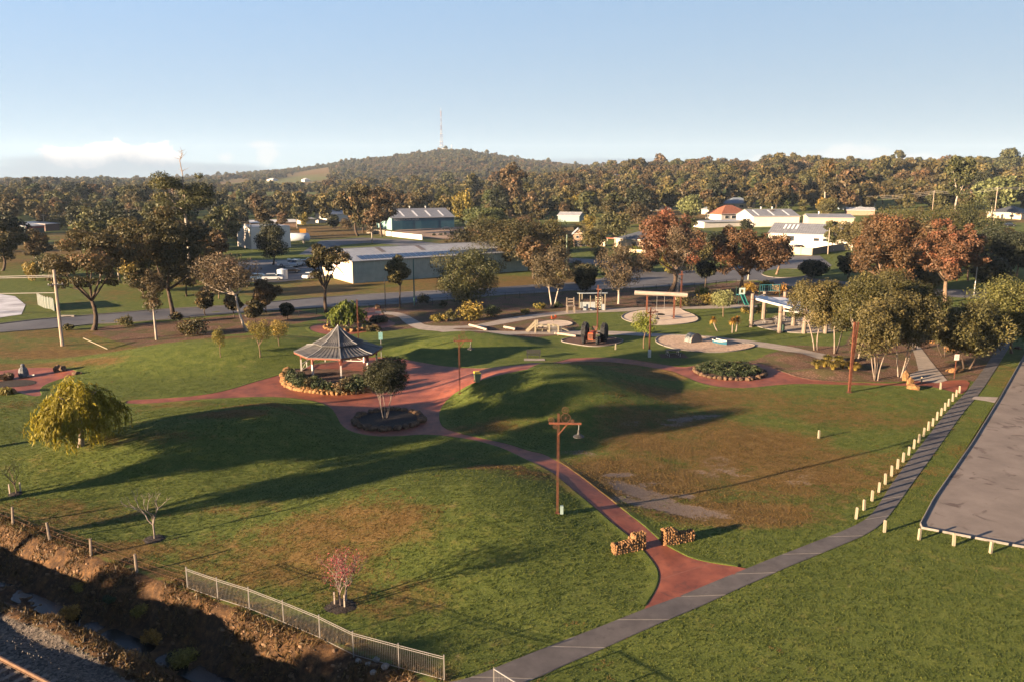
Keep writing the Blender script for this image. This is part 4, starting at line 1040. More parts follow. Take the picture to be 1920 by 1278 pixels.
# --- shrubs: one mesh each, low and leafy to the ground
def shrub(name, px, py, wpx, hm, lf, seed, label, cat='shrub', group=None, n=900, L=.3, W=.13, dens=None, parent=None, loc=None, depth=None):
    if loc is None:
        x, y = G(px, py); loc = (x, y, tz(x, y))
    w = wpx * mpp(loc[1]) / 2 if wpx else dens
    rng = np.random.default_rng(seed); cl = []
    dp = depth or w
    for k in range(9):
        a = rng.random() * 6.283; q = rng.random() ** .5
        cl.append((np.array([math.cos(a) * q * w * .68, math.sin(a) * q * dp * .68, hm * (.30 + .38 * rng.random() * (1 - .45 * q))]), min(w, dp, hm) * (.36 + .24 * rng.random())))
    me = crown_mesh(name, cl, n, L, W, LM[lf], rng, 0, .9, shell=.35)
    o = link(name, me, parent, loc)
    return tag(o, label, cat, group)
SH = [('roadside_shrub', 364, 626, 66, 2.9, 'gum', 'large brown-green rounded shrub in the roadside mulch', 1500), ('roadside_shrub', 130, 619, 20, 1.3, 'olive', 'small scrubby shrub between the power pole and the wide gum', 350),
      ('roadside_shrub', 235, 610, 40, 1.6, 'olive', 'low straggly shrub beside the wide dark gum', 600), ('roadside_shrub', 330, 605, 28, 2.2, 'gum', 'small shrub at the foot of the massive brown gum', 500),
      ('garden_shrub', 890, 601, 70, 2.9, 'yellow', 'big rounded yellow-green shrub by the playground walk', 1700), ('garden_shrub', 822, 603, 46, 1.2, 'yellow', 'low spreading yellow-green shrub beside the flat-topped bush', 700),
      ('garden_shrub', 845, 603, 26, 2.4, 'olive', 'small flat-topped bush beside the walk', 420), ('garden_shrub', 925, 594, 40, 1.9, 'bed', 'dark green shrub against the big yellow-green one', 700),
      ('garden_shrub', 794, 573, 27, 2.7, 'dense', 'upright dark shrub beside the street fence', 600), ('garden_shrub', 830, 575, 18, 1.2, 'dense', 'tiny dark shrub beside the street fence', 250),
      ('garden_shrub', 1060, 523, 30, 2.9, 'yellow', 'golden bush across the street behind the dark round tree', 600), ('garden_shrub', 1013, 580, 30, 1.1, 'yellow', 'low yellow-green clump under the white gum', 350), ('garden_shrub', 1047, 577, 18, 1.3, 'bed', 'small round green bush by the timber chair', 300),
      ('garden_shrub', 1292, 574, 52, 2.4, 'olive', 'olive grassy shrub behind the swing pad', 900), ('garden_shrub', 1325, 572, 44, 2.6, 'yellow', 'yellowish shrub next to the young tree by the slide', 900), ('garden_shrub', 1313, 556, 30, 2.6, 'lime', 'bright chartreuse bush behind the swing pad', 600),
      ('golden_shrub', 1404, 558, 28, 4.0, 'orange', 'golden flowering bush behind the corner post of the shelter', 700), ('golden_shrub', 1462, 555, 32, 3.2, 'orange', 'golden flowering bush over the shelter roof', 700), ('golden_shrub', 1436, 545, 30, 2.6, 'yellow', 'yellow-green bush between the golden ones', 600),
      ('garden_shrub', 1398, 588, 24, 1.4, 'grass', 'tawny grassy clump next to the shelter post', 400), ('garden_shrub', 1425, 588, 26, 1.5, 'grass', 'tawny grassy clump inside the shelter posts', 400),
      ('low_shrub', 713, 605, 36, 1.2, 'dense', 'shadowed low shrub on the wedge of rock by the walk', 500), ('low_shrub', 705, 619, 60, .8, 'gum', 'brown low ground shrub between red ring and walk', 800),
      ('court_shrub', 10, 712, 26, .9, 'pale', 'grey spiky shrub in the red court', 450), ('court_shrub', 12, 738, 26, .8, 'yellow', 'green leafy clump among the rocks of the red court', 400),
      ('creek_shrub', 130, 1162, 46, 0.9, 'orange', 'tawny tussock bush on the ballast side of the creek', 900), ('creek_shrub', 262, 1152, 34, .7, 'yellow', 'yellow-green bush at the foot of the creek bank', 500), ('creek_shrub', 288, 1202, 40, .8, 'orange', 'rusty bush on the clay spur beside the creek', 700),
      ('creek_shrub', 340, 1240, 66, .9, 'grass', 'straw-coloured grassy clump on the clay spur', 1300), ('creek_shrub', 150, 1104, 36, .4, 'yellow', 'bright green weed at the water edge', 400), ('creek_shrub', 205, 1130, 26, .5, 'bed', 'dark green reeds by the water', 400),
      ('street_shrub', 1080, 500, 24, 2.0, 'gum', 'brown shrub by the cream fence', 400), ('street_shrub', 985, 588, 20, .8, 'grass', 'dry grass clump by the red mulch bank', 200), ('wedge_shrub', 1905, 475, 40, 3.0, 'gum', 'brown bush on the lawn at the bend', 600)]
for i, (nm, px, py, w, hm, lf, lab, n) in enumerate(SH):
    sm_ = .16 if nm.startswith('creek') else .3
    shrub(nm, px, py, w, hm, lf, 300 + i, lab, n=n, L=sm_ * 1.3, W=sm_ * .5)
# tussocks
for i, (px, py) in enumerate([(1532, 690), (1546, 687), (1562, 692), (1578, 690), (1594, 691), (1552, 679), (1572, 681), (1604, 694)]):
    x, y = G(px, py); rng = np.random.default_rng(500 + i); n = 420
    a = rng.random(n) * 6.283; sp = rng.random(n) ** .7
    base = np.stack([np.cos(a) * .18 * sp, np.sin(a) * .18 * sp, np.zeros(n)], 1)
    d1 = np.stack([np.cos(a) * sp * .42, np.sin(a) * sp * .42, np.ones(n)], 1)
    L1 = (.75 + .5 * rng.random(n))[:, None]
    p1 = base + d1 * L1 * .75; p2 = p1 + np.stack([np.cos(a) * sp * .5, np.sin(a) * sp * .5, .25 - .75 * sp], 1) * L1 * .6
    side = np.stack([-np.sin(a), np.cos(a), np.zeros(n)], 1) * .035
    V = np.stack([base - side, base + side, p1 + side, p1 - side, p2 + side * .3, p2 - side * .3], 1).reshape(-1, 3)
    o6 = (np.arange(n) * 6)[:, None]; F = np.concatenate([o6 + np.array([0, 1, 2, 3]), o6 + np.array([3, 2, 4, 5])])
    o = link('tussock_grass', arrays_mesh('tussock_grass', V, F, [LM['grass']], attrs={'tint': np.repeat(.3 + .6 * rng.random(n), 6)}), None, (x, y, tz(x, y)))
    tag(o, 'golden arching tussock in the row beside the mulch mounds', 'grass tussock', 'golden tussocks by the mulch mounds')
# strappy plants on stems
def yucca(px, py, top, seed, label, lean=0.0, heads=1, low=False):
    x, y = G(px, py); z = tz(x, y); h = zat(top, y) - z; rng = np.random.default_rng(seed)
    e = empty('yucca', (x, y, z), 0, label, 'yucca'); mb = MB(); hz = h * .62
    hp = np.array([lean, 0, hz]); mb.tube(curve_pts((0, 0, -.05), hp, (lean * .4, 0, 0), 5), [.11, .10, .09, .09, .08, .07], M_TRUNK['grey'], 7); mb.build('stem', e, smooth=True)
    n = 110; a = rng.random(n) * 6.283; elv = rng.uniform(-.75, 1.3, n)
    d = np.stack([np.cos(a) * np.cos(elv), np.sin(a) * np.cos(elv), np.sin(elv)], 1); L = (.6 + .35 * rng.random(n))[:, None]
    p0 = hp + d * .06; p1 = hp + d * L * .6; p2 = hp + d * L + np.array([0, 0, -.22]) * L
    side = np.cross(d, [0, 0, 1.0]); side /= np.linalg.norm(side, axis=1, keepdims=True) + 1e-6; side *= .05
    V = np.stack([p0 - side, p0 + side, p1 + side, p1 - side, p2 + side * .2, p2 - side * .2], 1).reshape(-1, 3)
    o6 = (np.arange(n) * 6)[:, None]; F = np.concatenate([o6 + np.array([0, 1, 2, 3]), o6 + np.array([3, 2, 4, 5])])
    t = np.where(elv < 0, .9, .35) + .2 * (rng.random(n) - .5)
    link('leaf_head', arrays_mesh('leaf_head', V, F, [LM['orange' if lean else 'yellow']], attrs={'tint': np.repeat(np.clip(t, 0, 1), 6)}), e)
yucca(1346, 621, 586, 1, 'leaning yucca with curved stem beside the sandpit', lean=-.75)
yucca(1380, 622, 585, 2, 'upright yucca with spiky head beside the sandpit', lean=0.12)
yucca(1373, 624, 588, 3, 'thin upright yucca with a faded flower head', lean=-.02)
# ------------------------------------------------------------------ park furniture
M_RUST = mat('rusted_steel', (0.042, 0.013, 0.007), .85, col2=(0.115, .036, .017), scale=3, bump=.3, bscale=30, detail=4)
M_RUSTDK = mat('dark_rusted_steel', (0.040, 0.016, 0.010), .85, col2=(0.10, .04, .022), scale=3, detail=3)
M_GALV = mat('galvanised_steel', (0.30, 0.29, 0.28), .45, var=.15, scale=6, metal=.55, spec=.5, detail=2)
M_TIMBERP = mat('pale_post_timber', (0.15, 0.125, 0.085), .85, col2=(0.25, .215, .15), scale=3, stretch=(6, 6, .8), bump=.3, bscale=9, detail=4)
M_TIMBERG = mat('grey_weathered_timber', (0.09, 0.068, 0.052), .9, col2=(0.20, .16, .125), scale=2, stretch=(6, 6, .7), bump=.6, bscale=8, detail=4)
M_LOG = mat('silver_log', (0.19, 0.15, 0.12), .85, col2=(0.32, .265, .22), scale=1.4, stretch=(.7, 6, 6), bump=.4, bscale=6, detail=4)
M_SALMON = mat('salmon_paint', (0.15, 0.042, 0.025), .6, var=.15, scale=3, detail=2)
M_WHITE = mat('white_paint', (0.42, 0.38, 0.34), .55, var=.08, scale=4, detail=2)
M_CREAM = mat('cream_paint', (0.36, 0.29, 0.21), .6, var=.08, scale=2, detail=2)
M_BLACK = mat('black_steel', (0.012, 0.012, 0.013), .5, var=.2, scale=5, detail=2)
M_DKGREEN = mat('dark_green_steel', (0.012, 0.032, 0.022), .55, var=.2, scale=5, detail=2)
M_STONE = mat('sandstone_rubble', (0.085, 0.042, 0.018), .95, col2=(0.25, .135, .058), scale=2.2, bump=.7, bscale=9, detail=4, bdist=.03)
M_STONE2 = mat('golden_sandstone', (0.075, 0.036, 0.014), .9, col2=(0.22, .12, .046), scale=1.2, bump=.6, bscale=7, detail=4, bdist=.03)
M_BOULDER = mat('brown_boulder', (0.040, 0.023, 0.014), .95, col2=(0.125, .074, .042), scale=2.0, bump=.7, bscale=9, detail=4, bdist=.03)
M_RUBBER = mat('tyre_rubber', (0.010, 0.010, 0.011), .8, var=.3, scale=4, detail=2)
M_ORANGE = mat('orange_paint', (0.26, 0.045, 0.012), .5, var=.12, scale=3, detail=2)
M_REDP = mat('red_paint', (0.13, 0.014, 0.011), .5, var=.12, scale=3, detail=2)
M_TEAL = mat('teal_paint', (0.030, 0.14, 0.17), .5, var=.15, scale=3, detail=2)
M_ROOFM = None
def metal_roof(name, c1, c2, ribs=5.0, axis=0, bumpd=.03, rough=.5):
    """profiled sheet roofing: ribs run up the slope, given per metre across object axis"""
    if name in MATS: return MATS[name]
    m = mat(name, c1, rough, col2=c2, scale=.7, detail=4, spec=.4)
    n, l = nt(m); b = n['Principled BSDF']
    tcn = n.new('ShaderNodeTexCoord'); sp = n.new('ShaderNodeSeparateXYZ'); l.new(tcn.outputs['Object'], sp.inputs[0])
    mu = n.new('ShaderNodeMath'); mu.operation = 'MULTIPLY'; mu.inputs[1].default_value = ribs * 6.283; l.new(sp.outputs[axis], mu.inputs[0])
    sn = n.new('ShaderNodeMath'); sn.operation = 'SINE'; l.new(mu.outputs[0], sn.inputs[0])
    bp = n.new('ShaderNodeBump'); bp.inputs['Strength'].default_value = .6; bp.inputs['Distance'].default_value = bumpd
    l.new(sn.outputs[0], bp.inputs['Height']); l.new(bp.outputs[0], b.inputs['Normal'])
    return m

# --- gazebo
def gazebo():
    cx, cy = G(637, 699); z0 = tz(cx, cy)
    e = empty('gazebo', (cx, cy, z0), math.radians(-8), 'octagonal gazebo with two-tier grey metal roof and salmon trim', 'gazebo')
    A = [math.radians(-90 + 22.5 + 45 * k) for k in range(8)]
    def P(r, k, z): return Vector((r * math.cos(A[k % 8]), r * math.sin(A[k % 8]), z))
    roof = mat('gazebo_roof_metal', (0.045, 0.043, 0.043), .6, col2=(0.105, .10, .096), scale=1.1, detail=4, stretch=(1, 1, .35))
    n, l = nt(roof)
    ridge = mat('ridge_cap_metal', (0.16, .155, .15), .5, var=.1)
    fl = MB(); fl.prism([(4.55 * math.cos(a), 4.55 * math.sin(a)) for a in A], 0.0, .42, M_RED); fl.build('floor', e)
    low = [(5.05, 2.85), (4.2, 3.0), (3.3, 3.27), (2.4, 3.66)]
    top = [(2.85, 3.72), (2.1, 3.98), (1.2, 4.55), (.5, 5.12), (.04, 5.5)]
    for nm, prof in (('lower_roof', low), ('upper_roof', top)):
        for k in range(8):
            mb = MB(); vs = []
            for (r, z) in prof: vs += [P(r, k, z), P(r, k + 1, z)]
            for (r, z) in prof: vs += [P(r, k, z - .06), P(r, k + 1, z - .06)]
            q = len(prof) * 2
            fs = [(2 * i, 2 * i + 1, 2 * i + 3, 2 * i + 2) for i in range(len(prof) - 1)] + [(q + 2 * i + 2, q + 2 * i + 3, q + 2 * i + 1, q + 2 * i) for i in range(len(prof) - 1)] + [(q, q + 1, 1, 0)]
            mb.add(vs, fs, roof); pn = mb.build(nm, e)
            # raised sheet seams on every panel
            sm_ = MB()
            for s in range(1, 7):
                t = s / 7.0
                pts = [P(r, k, z + .02).lerp(P(r, k + 1, z + .02), t) for r, z in prof]
                for a, b in zip(pts[:-1], pts[1:]): sm_.bar(a, b, .05, roof, .035)
            so = sm_.build('sheet_rib', pn); so['kind'] = 'stuff'
            rc = MB()
            for (r, z), (r2, z2) in zip(prof[:-1], prof[1:]): rc.bar(P(r, k, z + .03), P(r2, k, z2 + .03), .13, ridge, .06)
            rc.build('ridge_cap', e)
    dr = MB()
    for k in range(8): dr.add([P(2.3, k, 3.5), P(2.3, k + 1, 3.5), P(2.3, k + 1, 3.85), P(2.3, k, 3.85)], [(0, 1, 2, 3)], M_SALMON)
    dr.build('roof_collar', e)
    fi = MB(); fi.tube([(0, 0, 5.42), (0, 0, 5.55), (0, 0, 5.72)], [.09, .07, .01], M_WHITE, 8); fi.build('finial', e)
    for k in range(8):
        f = MB(); f.bar(P(4.97, k, 2.73), P(4.97, k + 1, 2.73), .10, M_SALMON, .22); f.build('fascia', e)
        p = MB(); c = P(4.3, k, 0); p.box((c.x, c.y, 1.15), (.17, .17, 1.5), M_WHITE, A[k]); p.box((c.x, c.y, 2.36), (.2, .2, .9), M_SALMON, A[k]); p.build('post', e)
        for s in (-1, 1):
            d = (P(4.3, k + s, 0) - P(4.3, k, 0)).normalized()
            pts = [c + d * (.08 + .75 * (1 - math.cos(t))) + Vector((0, 0, 1.95 + .78 * math.sin(t))) for t in np.linspace(0, 1.5, 6)]
            b = MB(); b.tube(pts, .05, M_SALMON, 5); b.build('bracket', e)
        if k in (3, 4, 5):
            r_ = MB(); a, b = P(4.3, k, 1.32), P(4.3, k + 1, 1.32)
            r_.bar(a, b, .07, M_WHITE, .09); r_.bar(P(4.3, k, .58), P(4.3, k + 1, .58), .06, M_WHITE, .07)
            m_ = a.lerp(b, .5); r_.bar((m_.x, m_.y, .58), (m_.x, m_.y, 1.32), .06, M_WHITE)
            r_.bar((a.x, a.y, .6), (m_.x, m_.y, 1.3), .045, M_WHITE); r_.bar((b.x, b.y, .6), (m_.x, m_.y, 1.3), .045, M_WHITE)
            r_.build('railing', e)
    return cx, cy
GZX, GZY = gazebo()
def drop_rocks(name, pts, m, r0, r1, label, cat, group, seed, squash=.75, sub=2, parent=None, zoff=0.0, protos=5):
    pr = [rock_mesh(name, m, seed + k, sub) for k in range(protos)]; rnd = random.Random(seed)
    for (x, y) in pts:
        r = rnd.uniform(r0, r1)
        o = link(name, rnd.choice(pr), parent, (x, y, tz(x, y) + r * squash * .55 + zoff), (rnd.uniform(-.2, .2), rnd.uniform(-.2, .2), rnd.uniform(0, 6.28)))
        o.scale = (r * rnd.uniform(.9, 1.25), r * rnd.uniform(.85, 1.1), r * squash * rnd.uniform(.85, 1.15))
        if label: tag(o, label, cat, group)
# crescent bed in front of the gazebo: sandstone wall, soil and shrubs
arc = resample(chaikin(GP([(540, 698), (531, 708), (532, 721), (545, 729), (570, 734.5), (600, 738.5), (640, 740), (668, 738), (692, 735)]), 2, False), .52)
bed_in = [(637 - 60, 697), (600, 690), (700, 695), (720, 715), (700, 733)]
bed_poly = [(p[0], p[1]) for p in arc] + GP([(715, 722), (700, 705), (640, 700), (570, 698)])
def bedz(x, y): return terr(x, y) + .52
gbed = drape('gazebo_bed', bed_poly, M_BARK, 0, 1.0, uvz=bedz); tag(gbed, 'raised garden bed of dark mulch round the gazebo', 'garden bed', kind='structure')
wall_e = empty('retaining_wall', (0, 0, 0), 0, 'curved golden sandstone retaining wall below the gazebo shrubs', 'wall')
drop_rocks('stone', arc, M_STONE2, .33, .45, None, None, None, 70, .8, parent=wall_e)
drop_rocks('stone', [((a[0] + b[0]) / 2 * 1.0, (a[1] + b[1]) / 2 + .06) for a, b in zip(arc[:-1], arc[1:])], M_STONE2, .28, .38, None, None, None, 90, .75, parent=wall_e, zoff=.42)
rs = random.Random(4)
GSH = [(541, 708), (545, 718), (556, 724), (568, 727), (582, 729), (596, 731), (610, 732), (624, 733), (640, 734), (655, 733), (668, 731), (682, 729), (694, 726), (552, 710), (565, 716), (590, 721), (648, 722), (672, 720)]
for i, (px, py) in enumerate(GSH):
    x, y = G(px, py, .5)
    shrub('bed_shrub', 0, 0, 0, rs.uniform(1.1, 1.7) * (.75 if 610 < px < 660 else 1), 'bed' if i % 4 else 'gum', 700 + i, 'dark leafy shrub in the raised bed in front of the gazebo', group='shrubs in the gazebo bed', n=420, L=.24, W=.11, dens=rs.uniform(.75, 1.1), loc=(x, y, tz(x, y) + .5))

# ring of boulders round the slender tree
def circle_pts(cx, cy, r, n, jit, seed, a0=0, a1=6.283):
    rd = random.Random(seed); out = []
    for k in range(n):
        a = a0 + (a1 - a0) * (k + rd.uniform(-.2, .2)) / n; q = r + rd.uniform(-jit, jit); out.append((cx + math.cos(a) * q, cy + math.sin(a) * q))
    return out
rcx, rcy = G(728, 788)
drop_rocks('boulder', circle_pts(rcx, rcy, 3.1, 27, .08, 1), M_BOULDER, .36, .48, 'rounded brown boulder in the ring round the slender tree', 'boulder', 'boulders ringing the slender tree', 110, .8)
tag(drape('tree_ring_bed', [(rcx + 3.1 * math.cos(a), rcy + 3.1 * math.sin(a)) for a in np.linspace(0, 6.2, 40)], M_BLACKMULCH, .16, .8), 'disc of black mulch inside the boulder ring', 'garden bed', kind='structure')
rcx2, rcy2 = G(655, 614)
drop_rocks('boulder', circle_pts(rcx2, rcy2, 3.6, 24, .15, 2), M_STONE2, .32, .5, 'golden stone edging the bed of the weeping tree', 'boulder', 'stones edging the weeping tree bed', 120, .8)
tag(drape('weeping_tree_bed', [(rcx2 + 3.5 * math.cos(a), rcy2 + 3.5 * math.sin(a)) for a in np.linspace(0, 6.2, 40)], M_BARK, .14, .8), 'mulch bed round the weeping tree', 'garden bed', kind='structure')
for i, (dx, dy) in enumerate([(-2.2, -1), (-1.2, -2.2), (1.4, -2), (2.4, -.8), (.2, -2.6), (2.8, .6)]):
    shrub('bed_plant', 0, 0, 0, .6, 'bed', 760 + i, 'low green plant under the weeping tree', group='plants under the weeping tree', n=160, L=.22, W=.1, dens=.55, loc=(rcx2 + dx, rcy2 + dy, tz(rcx2, rcy2) + .12))
# oval bed with stone edge
ocx, ocy = G(1367, 697)
drop_rocks('edging_stone', circle_pts(ocx, ocy, 4.0, 42, .06, 3), M_BOULDER, .24, .36, 'brown stone edging the round green bed by the path', 'stone', 'stones edging the round green bed', 130, .85)
tag(drape('round_bed', [(ocx + 3.95 * math.cos(a), ocy + 3.95 * math.sin(a)) for a in np.linspace(0, 6.2, 40)], M_BARK, .2, .8), 'soil of the round bed by the path', 'garden bed', kind='structure')
for i, (x, y) in enumerate(circle_pts(ocx, ocy, 2.9, 14, .25, 4) + circle_pts(ocx, ocy, 1.3, 7, .2, 5)):
    shrub('bed_plant', 0, 0, 0, .75 + .25 * (i > 13), 'bed', 780 + i, 'dark green leafy plant filling the round bed by the path', group='plants filling the round bed', n=300, L=.2, W=.1, dens=.85, loc=(x, y, tz(x, y) + .18))

# --- rusty lamp posts with scroll wheels and a hanging lamp
def torus(mb, c, R, r, m, n=18, k=5):
    pts = [(c[0] + R * math.cos(6.2832 * i / n), c[1], c[2] + R * math.sin(6.2832 * i / n)) for i in range(n)]
    mb.tube(pts + [pts[0]], r, m, k, cap=False)
def lamp_post(px, py, top, label, arm=1.0, rz=0.0, thick=.125, wheels=True, extra=None, lampside=1, h=None):
    x, y = G(px, py); z = tz(x, y); H_ = h or (zat(top, y, px) - z)
    e = empty('lamp_post', (x, y, z), rz, label, 'lamp post')
    c = MB(); t = thick
    c.box((0, 0, H_ / 2 - .05), (t * .28, t, H_ + .1), M_RUST); c.box((-t * .5, 0, H_ / 2 - .05), (t * .2, t, H_ + .1), M_RUST); c.box((t * .5, 0, H_ / 2 - .05), (t * .2, t, H_ + .1), M_RUST); c.build('column', e)
    b = MB(); b.box((0, 0, .02), (t * 2.4, t * 2.4, .05), M_RUSTDK); b.build('base_plate', e)
    if arm:
        za = H_ * .905; s = lampside
        a = MB(); a.box((s * .42 * arm, -t * .6, za), (2.05 * arm, .10, .13), M_RUST); a.build('cross_arm', e)
        br = MB(); br.bar((0, -t * .6, za - .75), (s * .55 * arm, -t * .6, za - .05), .06, M_RUST); br.build('brace', e)
        if wheels:
            for (dx, dz, R) in ((s * .45 * arm, .36, .30), (-s * .45 * arm, .20, .18), (s * .42 * arm, .86, .2), (-s * .2, -.22, .13), (s * .88 * arm, .16, .10)):
                w = MB(); torus(w, (dx, -t * .6, za + dz), R, .014, M_RUSTDK)
                for q in range(4): w.bar((dx - R * math.cos(q * .785), -t * .6, za + dz - R * math.sin(q * .785)), (dx + R * math.cos(q * .785), -t * .6, za + dz + R * math.sin(q * .785)), .011, M_RUSTDK)
                w.build('scroll_wheel', e)
        xl = s * 1.28 * arm
        g = MB(); g.tube([(xl, -t * .6, za), (xl, -t * .6, za - .42)], .018, M_GALV, 5); g.build('hanger', e)
        lm = MB(); lm.lathe([(.06, 0), (.08, -.22), (.12, -.30), (.36, -.46), (.36, -.49), (.1, -.40)], mat('lamp_bell_metal', (.04, .038, .036), .5, var=.2, metal=.4), 14, (xl, -t * .6, za - .38)); lamp = lm.build('lamp_shade', e)
        bl = MB(); bl.lathe([(.02, -.40), (.10, -.46), (.10, -.54), (.02, -.60)], mat('lamp_glass', (.5, .5, .48), .2, var=.05), 10, (xl, -t * .6, za - .38)); bl.build('bulb', lamp)
    if extra == 'box':
        q = MB(); q.box((.28, -.1, .28), (.2, .2, .55), mat('grey_green_box', (.14, .19, .18), .5, var=.1)); q.build('meter_box', e)
    if extra == 'white':
        q = MB(); q.box((-.02, -.12, .5), (.34, .24, 1.0), M_WHITE); q.build('meter_box', e)
    if extra == 'ladder':
        for zz in np.arange(.8, H_ - .2, .5):
            q = MB(); q.box((.18, 0, zz), (.3, .05, .05), M_RUST); q.build('rung', e)
        q = MB(); q.bar((-.02, 0, 0), (.36, 0, H_), .13, M_RUST); q.build('strut', e)
    return e
lamp_post(1045, 961, 774, 'rusty lamp post with scroll wheels beside the path to the entry walls', extra='box', rz=-.05)
lamp_post(862, 737, 628, 'rusty lamp post beside the yellow-lidded bin', arm=.9, rz=.12)
lamp_post(673, 662, 562, 'dark rusty post rising behind the gazebo roof', arm=0)
lamp_post(1592, 735, 604, 'rusty angled steel post at the edge of the dry lawn', arm=0, thick=.2, extra='ladder', rz=.1)
lamp_post(1217, 669, 577, 'slim rusty lamp post with a white box at its foot', arm=.7, thick=.13, extra='white', rz=.3)
lamp_post(1120, 614, 535, 'tall rusty lamp post between cubby hut and tractor', arm=.4, thick=.15, rz=-.5, wheels=False)
lamp_post(1276, 578, 508, 'rusty lamp post behind the swing beam', arm=.4, thick=.2, wheels=False, lampside=-1)

# --- bollards
BOLL = [(291, 1033), (333, 988), (374, 940), (409, 895), (443, 853), (476, 810), (507, 773), (536, 738), (565, 702), (592, 668), (618, 637), (643, 605), (668, 573), (690, 550), (712, 520), (734, 496), (754, 469), (773, 447), (795, 422), (813, 397), (829, 378)]
bm_ = MB(); bm_.box((0, 0, .36), (.145, .145, .78), M_TIMBERP); w_ = .0725
bm_.add([(-w_, -w_, .751), (w_, -w_, .751), (w_, w_, .751), (-w_, w_, .751), (-.04, -.04, .80), (.04, -.04, .80), (.04, .04, .80), (-.04, .04, .80)], [(0, 1, 5, 4), (1, 2, 6, 5), (2, 3, 7, 6), (3, 0, 4, 7), (4, 5, 6, 7)], M_TIMBERP)
boll_me = bm_.mesh('bollard')
rb = random.Random(8)
def bollard(px, py, label, group=None):
    x, y = G(px, py); o = link('bollard', boll_me, None, (x, y, tz(x, y)), (rb.uniform(-.04, .04), rb.uniform(-.04, .04), rb.uniform(-.3, .3))); s = rb.uniform(.94, 1.06); o.scale = (1, 1, s)
    tag(o, label, 'bollard', group)
for (a, b) in BOLL: bollard(1500 + a / 2.778, 600 + b / 2.778, 'square pale timber bollard in the row along the footpath', 'bollards along the footpath')
bollard(1500 + 731 / 2.778, 600 + 360 / 2.778, 'pale bollard standing at the corner of the lawn and red paving')
bollard(1500 + 632 / 2.778, 600 + 328 / 2.778, 'pale bollard on the concrete walk beside the sandstone seats')
bollard(1658, 997, 'lone pale bollard on the grass between footpath and car park')
for (a, b) in ((1723, 1011), (1788, 1022), (1857, 1036)): bollard(a, b, 'pale timber bollard along the end kerb of the car park', 'bollards along the car park end')
wp = bollard(1535, 821, 'short pale marker post alone on the dry lawn')
wp = bollard(1154, 655, 'small marker stake on the lawn below the tractor')

# --- sandstone entry walls
def entry_wall(pa, pb, label, seed, hi_end):
    A_, B_ = Vector(G(*pa)), Vector(G(*pb)); L = (B_ - A_).length; ang = math.atan2(B_.y - A_.y, B_.x - A_.x)
    z = tz(*((A_ + B_) / 2)); e = empty('entry_wall', (A_.x, A_.y, z - .05), ang, label, 'wall'); rnd = random.Random(seed); T = .42
    def hgt(t):
        u = t if hi_end else 1 - t
        return .68 + .42 * float(sstep(.52, .68, u)) - .05 * math.sin(t * 9)
    core = MB(); n = 16
    for k in range(n):
        t0, t1 = k / n, (k + 1) / n
        core.add([(t0 * L, -T / 2, 0), (t1 * L, -T / 2, 0), (t1 * L, T / 2, 0), (t0 * L, T / 2, 0), (t0 * L, -T / 2, hgt(t0) - .06), (t1 * L, -T / 2, hgt(t1) - .06), (t1 * L, T / 2, hgt(t1) - .06), (t0 * L, T / 2, hgt(t0) - .06)], [(4, 5, 6, 7), (0, 1, 5, 4), (2, 3, 7, 6)] + ([(3, 0, 4, 7)] if k == 0 else []) + ([(1, 2, 6, 5)] if k == n - 1 else []), M_STONE)
    core.build('core', e)
    protos = [rock_mesh('stone', M_STONE if k % 3 else M_STONE2, seed * 10 + k, 1) for k in range(6)]
    def st(x, yv, zz, r):
        o = link('stone', rnd.choice(protos), e, (x, yv, zz), (rnd.uniform(0, 6), rnd.uniform(0, 6), rnd.uniform(0, 6))); o.scale = (r * rnd.uniform(.9, 1.5), r * rnd.uniform(.7, 1), r * rnd.uniform(.7, 1.1))
    for side in (-1, 1):
        x = .07
        while x < L:
            zz = .06
            while zz < hgt(x / L) - .05:
                if side < 0 or zz > .3: st(x + rnd.uniform(-.04, .04), side * (T / 2 - .005), zz, rnd.uniform(.085, .12))
                zz += .17
            st(x, side * .1, hgt(x / L) - .04, rnd.uniform(.09, .13)); x += .185
    for xe in (0, L):
        for yv in (-.13, .03, .16):
            for zz in np.arange(.08, hgt(xe / L), .19): st(xe, yv, zz, .1)
entry_wall((1150, 1036), (1206, 1026), 'low sandstone entry wall stepped up at its path end, lawn side', 3, True)
entry_wall((1243, 1020), (1297, 1010), 'low sandstone entry wall casting a long shadow across the dry lawn', 5, False)

# --- wheelie bin
x, y = G(895, 716); e = empty('wheelie_bin', (x, y, tz(x, y)), .3, 'green wheelie bin with yellow lid beside the path', 'bin')
b = MB(); gm = mat('green_bin_plastic', (.11, .14, .075), .5, var=.12)
b.add([(-.22, -.26, .06), (.22, -.26, .06), (.22, .26, .06), (-.22, .26, .06), (-.29, -.34, .96), (.29, -.34, .96), (.29, .36, .96), (-.29, .36, .96)], [(3, 2, 1, 0), (0, 1, 5, 4), (1, 2, 6, 5), (2, 3, 7, 6), (3, 0, 4, 7), (4, 5, 6, 7)], gm); b.build('body', e)
b = MB(); ym = mat('yellow_bin_plastic', (.52, .32, .025), .5, var=.08)
b.add([(-.32, -.38, .965), (.32, -.38, .965), (.32, .42, .965), (-.32, .42, .965), (-.28, -.32, 1.07), (.28, -.32, 1.07), (.28, .34, 1.12), (-.28, .34, 1.12)], [(0, 1, 5, 4), (1, 2, 6, 5), (2, 3, 7, 6), (3, 0, 4, 7), (4, 5, 6, 7)], ym); b.build('lid', e)
for s in (-1, 1):
    b = MB(); b.lathe([(.10, -.03), (.10, .03)], M_RUBBER, 12, (s * .27, .28, .10), Matrix.Rotation(math.pi / 2, 3, 'Y')); b.build('wheel', e)
